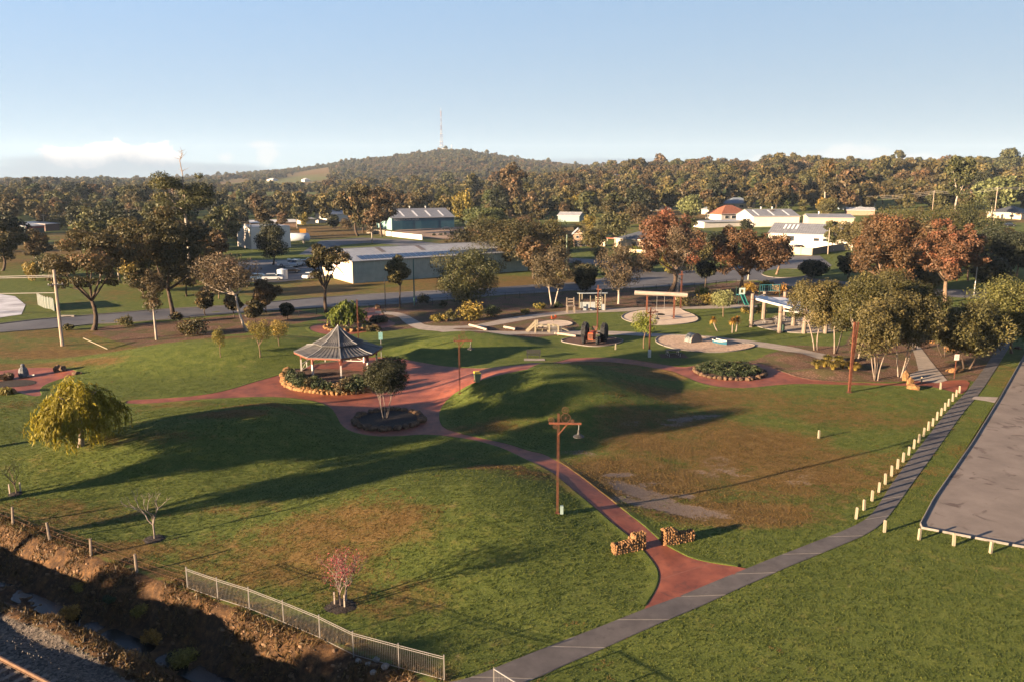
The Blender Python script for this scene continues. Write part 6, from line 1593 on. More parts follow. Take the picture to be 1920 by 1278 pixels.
# railway
tr = empty('railway_track', (*along(0, 9.9), 0.55), 0, 'rusty railway line on dark ballast beside the creek', 'railway')
o0 = Vector((*along(0, 9.9), .55)); M_RAIL = mat('rail_steel', (.14, .085, .055), .5, var=.25, scale=4, metal=.4)
for q in (9.35, 10.45):
    for k in range(-3, 12):
        a_, b2 = Vector((*along(k * 3, q), .76)), Vector((*along(k * 3 + 2.99, q), .76))
        b = MB(); b.bar(a_ - o0, b2 - o0, .07, M_RAIL, .05); b.bar(a_ - o0 - Vector((0, 0, .09)), b2 - o0 - Vector((0, 0, .09)), .025, M_RAIL, .12); b.bar(a_ - o0 - Vector((0, 0, .155)), b2 - o0 - Vector((0, 0, .155)), .13, M_RAIL, .02); b.build('rail', tr)
sl = MB(); sl.box((0, 0, 0), (.23, 2.0, .14), M_TIMBERG); sme = sl.mesh('sleeper'); ang = math.atan2(CRD[1], CRD[0])
for k in range(56):
    p = Vector((*along(-9 + k * .68, 9.9), .53)) - o0; link('sleeper', sme, tr, p, (0, 0, ang))
# ballast stones
n = 2600; V = []; F = []
for k in range(n):
    a_ = rng.uniform(-9, 24); q = rng.uniform(6.2, 12); x, y = along(a_, q); r = .035 + .035 * rng.random(); V.append(iv * r + np.array([x, y, tz(x, y) + .01])); F.append(ifc + k * len(iv))
tag(link('ballast_stones', arrays_mesh('ballast_stones', np.concatenate(V), np.concatenate(F), [mat('ballast_stone', (.035, .03, .026), .9, col2=(.13, .11, .09), scale=1.0)])), 'loose grey ballast stones beside the track', 'ballast', kind='stuff')

# park fence along the street
FL = resample(GP([(560, 593), (655, 585), (745, 578), (863, 568), (930, 562), (1010, 557), (1120, 551), (1200, 546), (1300, 541), (1380, 534)]), 3.0)
pf = empty('street_fence', (*FL[0], tz(*FL[0])), 0, 'thin black fence between the park and the street', 'fence'); o0 = Vector((*FL[0], tz(*FL[0])))
prev = None
for p in FL:
    q = Vector((*p, tz(*p))) - o0; b = MB(); b.box((q.x, q.y, q.z + .6), (.06, .06, 1.25), M_BLACK); b.build('post', pf)
    if prev is not None:
        b = MB(); b.bar(prev + Vector((0, 0, 1.2)), q + Vector((0, 0, 1.2)), .05, M_BLACK); b.build('rail', pf)
        w = MB()
        for zz in (.15, .35, .55, .75, .95): w.bar(prev + Vector((0, 0, zz)), q + Vector((0, 0, zz)), .012, M_BLACK)
        wo_ = w.build('wire_mesh', pf); wo_['kind'] = 'stuff'
    prev = q

# --- power poles and street poles
M_POLE = mat('power_pole_timber', (.20, .15, .115), .9, col2=(.34, .27, .21), scale=2, stretch=(6, 6, .5), bump=.4, bscale=6, detail=3)
M_WIRE = mat('power_cable', (.24, .22, .20), .6, var=.1)
def power_pole(px, py, top, label, r=.17, arm=1.0, rz=0.0, y=None, drop=.55, m=None):
    if y is None: x, y = G(px, py)
    else: x, y, _ = at_depth(px, py, y)
    z = tz(x, y); H_ = zat(top, y, px) - z; e = empty('power_pole', (x, y, z), rz, label, 'power pole')
    b = MB(); b.tube([(0, 0, -.2), (0, 0, H_)], [r, r * .72], m or M_POLE, 9); b.build('pole', e)
    if arm:
        b = MB(); b.box((0, -r, H_ - drop), (2.0 * arm, .1, .12), M_POLE); b.build('cross_arm', e)
        for s in (-.9, -.3, .3, .9):
            b = MB(); b.lathe([(.05, 0), (.06, .12), (.03, .18)], M_GALV, 7, (s * arm, -r, H_ - drop + .06)); b.build('insulator', e)
    return e, Vector((x, y, z + H_))
e1, t1 = power_pole(117, 648, 506, 'weathered timber power pole with cross arm beside the road', .24, .9, .5, drop=2.0)
def wires(a, b, sag, label, n=1, gap=.3, r=.02):
    w = empty('power_line', a, 0, label, 'power line')
    for k in range(n):
        o = Vector((0, 0, -k * gap)); pts = [(b - a) * t + o - Vector((0, 0, sag * 4 * t * (1 - t))) for t in np.linspace(0, 1, 9)]
        m_ = MB(); m_.tube(pts, r, M_WIRE, 4); m_.build('cable', w)
t1 = t1 + Vector((0, 0, 0))
wires(t1 - Vector((0, 0, .75)), Vector((-140, t1.y + 6, t1.z - 1.3)), .5, 'upper pair of pale cables leading off the timber power pole', 2, .22, .045)
wires(t1 - Vector((0, 0, 3.1)), Vector((-140, t1.y + 6, t1.z - 3.3)), .5, 'lower pale cable leading off the timber power pole', 1, .25, .045)
power_pole(1062, 507, 440, 'tall pale green street pole at the corner', .20, 0, m=mat('green_pole', (.20, .25, .17), .7, var=.1))
power_pole(777, 573, 486, 'teal painted pole standing by the street fence', .13, 0, m=mat('teal_pole', (.035, .10, .09), .6, var=.1))
power_pole(723, 586, 522, 'thin dark post where the walk meets the street', .08, 0, m=M_BLACK)
power_pole(1826, 556, 496, 'thin pale leaning pole at the bend of the road', .10, 0, m=M_GALV)
power_pole(1847, 545, 512, 'blue marker post behind the leaning pole', .12, 0, m=mat('blue_post', (.03, .09, .14), .6, var=.1))
power_pole(1552, 477, 428, 'timber pole beside the cream fence and cars', .16, 0)
power_pole(1172, 472, 432, 'slim dark pole in front of the cream house', .10, 0, m=M_BLACK)
eA, tA = power_pole(1862, 425, 352, 'power pole with wide arm above the dark-roofed house', .18, 1.2)
eB, tB = power_pole(1600, 395, 368, 'power pole beside the blue-grey house', .16, 1.0)
eC, tC = power_pole(1748, 396, 358, 'power pole half hidden by the gums', .16, 1.0)
wires(tA, tA + Vector((90, 12, 2)), 1.0, 'cables running on from the wide-armed power pole', 2, .5, .05)
wires(tB, tC, 1.0, 'cables strung between the far power poles', 3, .8, .05)
wires(tC, tA, 1.0, 'cables strung over the gums to the wide-armed pole', 2, .8, .05)
power_pole(84, 432, 402, 'grey power pole beside the low maroon shop', .15, 1.0)
power_pole(94, 424, 400, 'second grey power pole behind the low maroon shop', .14, 0)
# fallen stake and small roadside things
x, y = G(202, 654); x2, y2 = G(184, 640); o = empty('leaning_stake', (x, y, tz(x, y)), 0, 'pale stake leaning over on the dry grass', 'stake')
b = MB(); b.bar((0, 0, 0), (x2 - x, (y2 - y) * .35, 1.1), .1, M_TIMBERP); b.build('stake', o)
b = MB(); b.box((0, 0, .12), (2.2, .5, .25), M_KERB); x, y = G(128, 594); o = b.build('drain_grate', None, (x, y, tz(x, y) + .02)); tag(o, 'pale concrete drain lintel at the far road edge', 'drain')
# sheet fence on the far side of the road
FLp = resample(GP([(72, 572), (84, 578), (96, 580), (103, 584)]), 1.0)
sf = empty('sheet_fence', (*FLp[0], tz(*FLp[0])), 0, 'grey-green sheet fence beside the road verge', 'fence'); o0 = Vector((*FLp[0], tz(*FLp[0])))
for a_, b2 in zip(FLp[:-1], FLp[1:]):
    p, q = Vector((*a_, tz(*a_))) - o0, Vector((*b2, tz(*b2))) - o0; m_ = MB(); m_.bar(p + Vector((0, 0, 1.0)), q + Vector((0, 0, 1.0)), .05, mat('sheet_fence_green', (.045, .058, .048), .6, var=.15), 2.0); m_.build('sheet', sf)
    m_ = MB(); m_.box((p.x, p.y, p.z + 1.05), (.09, .09, 2.2), M_GALV); m_.build('post', sf)
# ------------------------------------------------------------------ buildings
M_GLASS = mat('window_glass', (.020, .026, .034), .12, var=.3, scale=1, spec=.6)
LANDMARKS = []
def building(name, label, p0, p1, depth, eave, ridge, kind, wall, roof, length=None, windows=(), doors=(), endwall=None, over=.4, lit=(), vents=(), chimney=None, cat='building', side_windows=()):
    a = Vector(G(*p0)); b = Vector(G(*p1)); u = (b - a); L = length or u.length; ang = math.atan2(u.y, u.x)
    z = min(tz(a.x, a.y), tz(b.x, b.y)) - .1
    e = empty(name, (a.x, a.y, z), ang, label, cat); D = depth
    w = MB()
    w.add([(0, 0, -1), (L, 0, -1), (L, D, -1), (0, D, -1), (0, 0, eave), (L, 0, eave), (L, D, eave), (0, D, eave)], [(0, 1, 5, 4), (2, 3, 7, 6)], wall)
    ew = endwall or wall
    if kind == 'gable_u':
        w.add([(0, 0, -1), (0, D, -1), (0, D, eave), (0, D / 2, ridge), (0, 0, eave)], [(0, 4, 3, 2, 1)], ew); w.add([(L, 0, -1), (L, D, -1), (L, D, eave), (L, D / 2, ridge), (L, 0, eave)], [(0, 1, 2, 3, 4)], ew)
    else:
        w.add([(0, 0, -1), (0, D, -1), (0, D, eave), (0, 0, eave)], [(0, 3, 2, 1)], ew); w.add([(L, 0, -1), (L, D, -1), (L, D, eave), (L, 0, eave)], [(0, 1, 2, 3)], ew)
    if kind == 'gable_v': w.add([(0, 0, eave), (L, 0, eave), (L / 2, 0, ridge)], [(0, 1, 2)], wall)
    w.build('wall', e)
    o = over
    def sheet(v, nm='roof'):
        m_ = MB(); n = len(v); vv = [Vector(q) + Vector((0, 0, .03)) for q in v] + [Vector(q) - Vector((0, 0, .12)) for q in v]
        m_.add(vv, [tuple(range(n)), tuple(range(2 * n - 1, n - 1, -1))] + [(k, n + k, n + (k + 1) % n, (k + 1) % n) for k in range(n)], roof); return m_.build(nm, e)
    if kind == 'gable_u':
        s = (ridge - eave) / (D / 2); r1 = sheet([(-o, -o, eave - s * o), (L + o, -o, eave - s * o), (L + o, D / 2, ridge), (-o, D / 2, ridge)]); sheet([(-o, D / 2, ridge), (L + o, D / 2, ridge), (L + o, D + o, eave - s * o), (-o, D + o, eave - s * o)])
        c = MB(); c.bar((-o, D / 2, ridge + .06), (L + o, D / 2, ridge + .06), .4, roof, .08); c.build('ridge_cap', e)
    elif kind == 'gable_v':
        s = (ridge - eave) / (L / 2); r1 = sheet([(-o, -o, eave - s * o), (L / 2, -o, ridge), (L / 2, D + o, ridge), (-o, D + o, eave - s * o)]); sheet([(L / 2, -o, ridge), (L + o, -o, eave - s * o), (L + o, D + o, eave - s * o), (L / 2, D + o, ridge)])
    elif kind == 'hip':
        h = min(L, D) / 2; s = (ridge - eave) / h; lo = eave - s * o
        if L >= D: A, B = (h, D / 2, ridge), (L - h, D / 2, ridge)
        else: A, B = (L / 2, h, ridge), (L / 2, D - h, ridge)
        c = [(-o, -o, lo), (L + o, -o, lo), (L + o, D + o, lo), (-o, D + o, lo)]
        if L >= D:
            sheet([c[0], c[1], B, A]); sheet([c[1], c[2], B]); sheet([c[2], c[3], A, B]); sheet([c[3], c[0], A])
        else:
            sheet([c[0], c[1], A]); sheet([c[1], c[2], B, A]); sheet([c[2], c[3], B]); sheet([c[3], c[0], A, B])
    else:
        sheet([(-o, -o, eave), (L + o, -o, eave), (L + o, D + o, ridge), (-o, D + o, ridge)])
    g = MB(); g.bar((-o, -o - .06, eave - (0 if kind == 'flat' else .06)), (L + o, -o - .06, eave - (0 if kind == 'flat' else .06)), .12, M_WHITE, .14); g.build('gutter', e)
    for (t0, t1, z0, z1) in windows:
        m_ = MB(); x0, x1 = t0 * L, t1 * L; fw = .07
        for q in ((x0, x1, z0, z0 + fw), (x0, x1, z1 - fw, z1), (x0, x0 + fw, z0 + fw, z1 - fw), (x1 - fw, x1, z0 + fw, z1 - fw)): m_.box(((q[0] + q[1]) / 2, -.03, (q[2] + q[3]) / 2), (q[1] - q[0], .1, q[3] - q[2]), M_WHITE)
        wo_ = m_.build('window', e); m_ = MB(); m_.box(((x0 + x1) / 2, -.012, (z0 + z1) / 2), (x1 - x0 - .1, .03, z1 - z0 - .1), M_GLASS); m_.build('pane', wo_)
    for (t0, t1, h_, mt) in doors:
        m_ = MB(); m_.box(((t0 + t1) / 2 * L, -.03, h_ / 2), ((t1 - t0) * L, .08, h_), mt); m_.build('door', e)
    for (t0, t1, v0, v1, mt) in lit:               # strips let into the front roof slope
        if kind in ('gable_u', 'hip', 'flat'):
            run = D / 2 if kind == 'gable_u' else (min(L, D) / 2 if kind == 'hip' else D); s = (ridge - eave) / run
            P_ = lambda t, v: Vector((t * L, v * run, eave + s * v * run + .045))
            m_ = MB(); q = [P_(t0, v0), P_(t1, v0), P_(t1, v1), P_(t0, v1)]; q += [p + Vector((0, 0, .04)) for p in q]; m_.add(q, [(4, 5, 6, 7), (0, 1, 5, 4), (1, 2, 6, 5), (2, 3, 7, 6), (3, 0, 4, 7)], mt); m_.build('skylight' if mt is not MATS.get('solar_panel') else 'solar_panel', e)
    for t in vents:
        m_ = MB(); m_.lathe([(.3, 0), (.3, .5), (.45, .6), (.4, .95), (.1, 1.05)], M_GALV, 10, (t * L, D / 2, ridge)); m_.build('roof_vent', e)
    if chimney:
        m_ = MB(); m_.box((chimney[0] * L, chimney[1] * D, ridge - .1), (.8, .8, chimney[2]), M_CREAM); m_.build('chimney', e)
    LANDMARKS.append((label, a.x + math.cos(ang) * L / 2, a.y + math.sin(ang) * L / 2))
    return e, L
M_SOLAR = mat('solar_panel', (.010, .018, .042), .2, var=.2, scale=1, spec=.6)
M_SKYL = mat('fibreglass_skylight', (.50, .50, .50), .5, var=.06)
M_ZINC = metal_roof('zinc_roof', (.20, .20, .205), (.30, .30, .30), 1.3, 0, .04)
M_GREYR = metal_roof('grey_roof', (.115, .118, .125), (.175, .175, .18), 1.3, 0, .04)
M_DARKR = mat('dark_tile_roof', (.030, .034, .042), .6, col2=(.06, .065, .075), scale=1.5)
M_TILE = mat('red_tile_roof', (.14, .048, .026), .8, col2=(.23, .085, .045), scale=1.6, bump=.4, bscale=5)
M_GREENW = metal_roof('pale_green_wall', (.17, .20, .165), (.23, .26, .215), 2.2, 0, .03, .6)
M_BLUEW = metal_roof('blue_wall', (.012, .048, .072), (.02, .075, .105), 2.2, 0, .03, .5)
M_CREAMW = mat('cream_render', (.40, .315, .215), .8, var=.1, scale=.6)
M_WHITEW = mat('white_render', (.44, .40, .35), .8, var=.08, scale=.5)
M_BRICKW = mat('tan_brick', (.24, .155, .105), .85, var=.2, scale=2)
M_BLUEROOF = metal_roof('blue_grey_roof', (.11, .135, .16), (.17, .195, .22), 1.3, 0, .04)
e, L = building('long_shed', 'long pale green corrugated shed with solar panels and painted gable end', (662, 532), (810, 521), 18.5, 5.0, 6.9, 'gable_u', M_GREENW, M_ZINC, length=46, endwall=M_CREAMW, windows=((.50, .54, 2.1, 3.3), (.60, .63, 2.1, 3.3)), doors=((.66, .72, 3.2, mat('roller_door', (.20, .21, .20), .5, var=.1)), (.58, .595, 2.2, M_WHITE)),
    lit=[(.05 + k * .034, .05 + k * .034 + .031, .06, .36, M_SOLAR) for k in range(26)] + [(.20, .225, .55, .95, mat('brown_skylight', (.10, .075, .06), .5, var=.1)), (.42, .445, .55, .95, mat('brown_skylight', (.10, .075, .06)))])
m_ = MB()
m_.tube([(9.6, -.08, 0), (9.6, -.08, 5.0)], .09, M_WHITE, 6); m_.build('downpipe', e)
m_ = MB(); m_.tube([(31, -.08, 0), (31, -.08, 5.0)], .09, M_WHITE, 6); m_.build('downpipe', e)
m_ = MB(); mw = mat('mural_white', (.50, .47, .44), .7, var=.06)
m_.add([(-.03, 4.5, 1.0), (-.03, 14, 1.0), (-.03, 15.2, 3.4), (-.03, 12.2, 5.3), (-.03, 6.2, 5.2), (-.03, 3.6, 3.2)], [(0, 5, 4, 3, 2, 1)], mw); mu = m_.build('mural', e)
for k, (c, m2) in enumerate((((.34, .075, .055), 'mural_red'), ((.40, .20, .14), 'mural_pink'), ((.10, .12, .25), 'mural_blue'))):
    m_ = MB(); pts = [(-.05, 4.6 + k * 1.0 + t * 5.2, 1.35 + k * .55 + 1.5 * math.sin(t * 1.5)) for t in np.linspace(0, 1, 7)]
    for a, b in zip(pts[:-1], pts[1:]): m_.bar(a, b, .02, mat(m2, c, .7, var=.1), .30 - .05 * k)
    m_.build('mural_stroke', mu)
e, L = building('blue_shed', 'large dark blue metal shed with four roof skylights', (735, 432), (852, 427), 24, 5.4, 9.0, 'gable_u', M_BLUEW, M_GREYR, endwall=mat('sunlit_teal_end_wall', (.13, .22, .21), .6, var=.1), lit=[(.20 + k * .21, .215 + k * .21 + .012, .12, .72, M_SKYL) for k in range(4)], vents=(.15, .42, .68), doors=((.16, .33, 4.0, mat('blue_door', (.012, .055, .085), .5, var=.1)), (.46, .74, 4.3, mat('blue_door', (.012, .055, .085)))))  # end walls in a paler teal that carries the sunlight on the gable
tx = bpy.data.curves.new('lettering', 'FONT'); tx.body = 'CONSTRUCTION GROUP'; tx.size = 1.0; tx.extrude = .01
to = bpy.data.objects.new('lettering_source', tx); COL.objects.link(to); dg = bpy.context.evaluated_depsgraph_get(); tme = bpy.data.meshes.new_from_object(to.evaluated_get(dg)); bpy.data.objects.remove(to)
tme.materials.clear(); tme.materials.append(M_WHITE); o = link('lettering', tme, e, (1.0, -.08, 4.25), (math.pi / 2, 0, 0)); w_ = max(v.co.x for v in tme.vertices); o.scale = (11.5 / w_, 1.1, 1)
building('white_shed', 'white shed with lit gable behind the round dark tree', (592, 418), (620, 419), 15, 4.6, 6.4, 'gable_v', M_WHITEW, M_ZINC)
building('low_shed', 'low white lean-to beside the white shed', (566, 421), (592, 420), 8, 2.6, 3.2, 'flat', M_WHITEW, M_ZINC)
e, L = building('white_tank_wall', 'tall white rendered tank block catching the sun', (446, 462), (472, 468), 13, 7.2, 7.3, 'flat', M_WHITEW, M_WHITEW, over=.0)
for k in range(6):
    m_ = MB(); m_.box((.3 + k * (L - .6) / 5, .3, 7.65), (.4, .4, .7), M_WHITEW); m_.build('parapet_post', e)
building('grey_shed', 'brown-ended shed with blue-grey roof beyond the spreading tree', (953, 410), (986, 410), 30, 4.6, 6.5, 'gable_v', M_BRICKW, M_BLUEROOF)
building('green_shed', 'pale green shed behind the spreading tree', (1046, 416), (1086, 416), 10, 3.2, 4.6, 'gable_u', mat('pale_teal_wall', (.16, .215, .205), .6, var=.1), M_ZINC)
building('small_house', 'small brick house with pale curved roof behind the fence', (1074, 452), (1093, 452), 9, 2.7, 4.4, 'gable_v', M_BRICKW, M_ZINC, windows=((.3, .6, 1.0, 2.0),))
e, L = building('cream_house', 'cream house with dark hipped roof and white chimney', (1154, 463), (1226, 470), 14, 3.2, 6.0, 'hip', M_CREAMW, M_DARKR, windows=((.42, .56, .8, 2.3), (.08, .18, 1.0, 2.3), (.72, .84, 1.0, 2.3)), chimney=(.56, .35, 2.2), cat='house')
m_ = MB(); m_.box((-2.2, 2.5, 2.9), (4.2, 5, .25), M_TILE); m_.build('awning', e)
for dx in (-4.0, -.6):
    m_ = MB(); m_.box((dx, .3, 1.4), (.12, .12, 2.8), M_WHITE); m_.build('awning_post', e)
building('tile_house', 'white house with red hipped tile roof above the rusty gum', (1352, 414), (1408, 411), 13, 3.2, 7.0, 'hip', M_WHITEW, M_TILE, windows=((.12, .26, 1.0, 2.3), (.34, .5, 1.0, 2.3), (.7, .85, 1.0, 2.3)), cat='house')
building('tile_house', 'far house with red tile roof above the red-flowering gum', (1222, 396), (1258, 394), 12, 3.0, 6.5, 'hip', M_WHITEW, M_TILE, windows=((.1, .3, 1, 2.2), (.6, .8, 1, 2.2)), cat='house')
building('verandah_house', 'far pale house with grey roof above the red tile house', (1362, 392), (1415, 390), 12, 3.2, 6.2, 'hip', M_CREAMW, M_BLUEROOF, windows=((.1, .3, 1, 2.2), (.45, .6, 1, 2.2), (.75, .9, 1, 2.2)), cat='house')
building('low_house', 'low house with blue-grey roof behind the mint-green tree', (1315, 402), (1350, 402), 10, 2.8, 5.0, 'hip', M_WHITEW, M_BLUEROOF, cat='house')
building('porch_roof', 'white flat-roofed carport in front of the red tile house', (1320, 428), (1400, 424), 8, 2.6, 2.9, 'flat', M_WHITEW, M_ZINC, cat='carport')
e, L = building('white_hall', 'white hall with grey roof and three skylights', (1412, 426), (1498, 424), 20, 4.6, 7.2, 'gable_u', M_WHITEW, M_GREYR, lit=[(.12 + k * .33, .14 + k * .33 + .012, .1, .85, M_SKYL) for k in range(3)], vents=(.35, .6))
e, L = building('white_clubhouse', 'long white building with windows and a wide grey roof', (1440, 455), (1597, 462), 22, 3.6, 6.6, 'gable_u', M_WHITEW, M_GREYR, windows=((.05, .10, 1.2, 2.5), (.23, .32, .8, 2.9), (.55, .62, 1.3, 2.4), (.66, .72, 1.3, 2.4), (.76, .80, .2, 2.6)), doors=((.13, .21, 2.6, M_CREAM),), lit=[(.14 + k * .05, .165 + k * .05, .45, .85, M_SKYL) for k in range(4)], vents=(.9,))
building('rear_hall', 'grey-roofed hall with cream fascia behind the long white building', (1516, 428), (1600, 428), 14, 4.4, 5.6, 'gable_u', M_CREAMW, M_GREYR, vents=(.3,))
building('blue_house', 'blue-grey house with dark hipped roof beside a power pole', (1582, 394), (1640, 392), 13, 3.2, 6.2, 'hip', mat('pale_blue_wall', (.20, .24, .28), .7, var=.1), M_DARKR, windows=((.3, .42, .6, 2.3), (.6, .75, .9, 2.3)), cat='house')
building('shed_roof', 'small pale-roofed shed in front of the blue-grey house', (1588, 404), (1640, 404), 7, 2.6, 3.8, 'gable_u', M_BRICKW, M_ZINC)
building('dark_roof_house', 'cream house with dark hipped roof under the wide-armed pole', (1850, 408), (1914, 412), 14, 3.0, 5.8, 'hip', M_CREAMW, M_DARKR, windows=((.15, .25, 1, 2.2), (.42, .5, .2, 2.3), (.66, .8, 1, 2.2)), cat='house')
e, L = building('maroon_shop', 'low shop with maroon fascia and pale roof', (50, 440), (84, 438), 12, 3.4, 4.4, 'flat', mat('dark_green_wall', (.05, .07, .065), .7, var=.2), M_ZINC)
m_ = MB(); m_.box((L / 2, -.2, 3.0), (L, .2, 1.1), mat('maroon_paint', (.13, .018, .028), .6, var=.15)); m_.build('fascia_board', e)
building('far_shop', 'low pale-roofed building beside the maroon shop', (86, 434), (112, 432), 12, 3.2, 4.0, 'flat', mat('dark_brick', (.10, .06, .05), .8, var=.2), M_ZINC)
building('far_shop', 'pale-roofed building behind the wide gum', (128, 424), (200, 424), 12, 3.0, 4.6, 'gable_u', M_BRICKW, M_ZINC)
building('far_shed', 'long white-roofed shed behind the dense black-green tree', (470, 428), (555, 426), 10, 2.6, 3.6, 'gable_u', M_BRICKW, mat('white_roof', (.42, .42, .41), .5, var=.08))

# hill farmhouses: pale specks among the trees
for (px, py, w_, lab) in [(500, 337, 12, 'white farmhouse in the tan paddock on the hillside'), (565, 317, 6, 'small pale house below the ridge'), (630, 315, 9, 'long pale farmhouse high on the hillside'), (722, 309, 7, 'white house among trees below the tower'), (752, 319, 8, 'white house lower on the tower hill'), (838, 328, 10, 'row house with white walls at the foot of the hill'), (856, 314, 4, 'tiny white house near the summit'), (1145, 324, 9, 'pale roof in the wooded slope beyond the town'), (735, 331, 7, 'pale house at the wood edge')]:
    x, y = G(px, py); k = mpp(y); building('farmhouse', lab, (px, py), (px + w_, py), 9 * k / 1.0 if False else 12, 4.2, 7.5, 'hip', M_WHITEW, M_ZINC, cat='house')

# --- walls and fences among the buildings
def panel_wall(name, label, line, h, mt, step, post=None, ph=.25, thick=.14):
    pts = resample(GP(line), step); o0 = Vector((*pts[0], tz(*pts[0]))); e = empty(name, o0, 0, label, 'wall' if 'wall' in name else 'fence')
    for a, b in zip(pts[:-1], pts[1:]):
        p, q = Vector((*a, tz(*a))) - o0, Vector((*b, tz(*b))) - o0; m_ = MB(); m_.bar(p + Vector((0, 0, h / 2 - .2)), q + Vector((0, 0, h / 2 - .2)), thick, mt, h + .4); m_.build('panel', e)
        if post: m_ = MB(); m_.box((p.x, p.y, h / 2), (.3, .3, h + ph), post); m_.build('pillar', e)
    return e
panel_wall('cream_fence', 'tall cream panel fence beside the turning circle', [(1468, 477), (1522, 479)], 2.3, M_CREAMW, 5.0, M_CREAMW)
panel_wall('grey_fence', 'shaded grey fence running back from the cream panels', [(1523, 479), (1548, 474), (1600, 468)], 2.1, mat('grey_panel', (.14, .12, .10), .8, var=.1), 3.0, thick=.08)
panel_wall('white_wall', 'low white wall in front of the parked cars', [(1455, 462), (1598, 470)], 2.0, M_WHITEW, 6.0, M_WHITEW)
panel_wall('white_wall', 'bright low white wall at the blue shed entrance', [(724, 442), (747, 445)], 1.8, M_WHITEW, 6.0, thick=.3)
panel_wall('white_wall', 'longer bright white wall angled along the back street', [(746, 445), (792, 450)], 1.8, M_WHITEW, 6.0, thick=.3)
panel_wall('cream_fence', 'pale sheet fence beside the cream house', [(1076, 463), (1121, 461)], 2.0, mat('pale_panel', (.24, .215, .19), .8, var=.08), 2.6, M_BRICKW, .1, .08)
panel_wall('cream_wall', 'short bright cream gate wall at the cream house', [(1121, 461), (1136, 463)], 2.0, M_CREAMW, 4.0, thick=.2)
panel_wall('cream_wall', 'low cream garden wall below the clipped hedge', [(1180, 473), (1222, 476)], 1.0, M_CREAMW, 4.0, thick=.2)
panel_wall('yard_fence', 'grey paling fence at the foot of the twin gums', [(688, 438), (722, 440)], 1.7, M_TIMBERG, 3.0, M_TIMBERP)
for i, (px, py) in enumerate([(1178, 468), (1186, 468.5), (1194, 469), (1202, 469.5), (1210, 470), (1218, 470.5)]):
    shrub('hedge_bush', px, py, 13, 1.3, 'lime', 840 + i, 'clipped lime hedge bush in front of the cream house', group='hedge in front of the cream house', n=260, L=.4, W=.2)

# --- tanks, machines and vehicles in the yards
x, y = G(530, 524); e = empty('water_tank', (x, y, tz(x, y)), 0, 'upright pale round water tank beside the depot yard', 'water tank'); tm = mat('pale_tank', (.36, .39, .41), .5, var=.06)
b = MB(); b.lathe([(1.15, 0), (1.15, 2.1)], tm, 24); b.build('shell', e, smooth=False); b = MB(); b.lathe([(1.2, 2.1), (1.15, 2.2), (.2, 2.45), (.01, 2.46)], tm, 24); b.build('lid', e)
def lying_tank(px, py, L, r, rz, label):
    x, y = G(px, py); e = empty('storage_tank', (x, y, tz(x, y)), rz, label, 'storage tank'); b = MB(); rot = Matrix.Rotation(math.pi / 2, 3, 'Y')
    b.lathe([(.05, -L / 2 - r * .4), (r * .7, -L / 2 - r * .25), (r, -L / 2), (r, L / 2), (r * .7, L / 2 + r * .25), (.05, L / 2 + r * .4)], tm, 20, (0, 0, r + .5), rot); b.build('shell', e, smooth=True)
    for s in (-.3, .3):
        b = MB(); b.box((s * L, 0, .4), (.5, r * 1.6, .9), M_KERB); b.build('saddle', e)
lying_tank(556, 456, 8.5, 1.5, .1, 'long white tank lying beside the dense tree'); lying_tank(884, 427, 4.5, 1.5, .6, 'white tank lying beyond the blue shed'); lying_tank(1025, 402, 4, 1.6, 1.2, 'pale round tank by the blue-grey roof')
x, y = G(569, 452); e = empty('orange_hopper', (x, y, tz(x, y)), .2, 'orange hopper machine beside the lying tank', 'machine')
b = MB(); b.add([(-1.0, -.8, 2.0), (1.0, -.8, 2.0), (1.0, .8, 2.0), (-1.0, .8, 2.0), (-1.2, -1, 4.4), (1.2, -1, 4.4), (1.2, 1, 4.4), (-1.2, 1, 4.4)], [(3, 2, 1, 0), (0, 1, 5, 4), (1, 2, 6, 5), (2, 3, 7, 6), (3, 0, 4, 7), (4, 5, 6, 7)], mat('orange_machine', (.36, .16, .02), .5, var=.1)); b.build('hopper', e)
for sx in (-.8, .8):
    for sy in (-.6, .6): b = MB(); b.box((sx, sy, 1.0), (.15, .15, 2.0), M_GALV); b.build('leg', e)
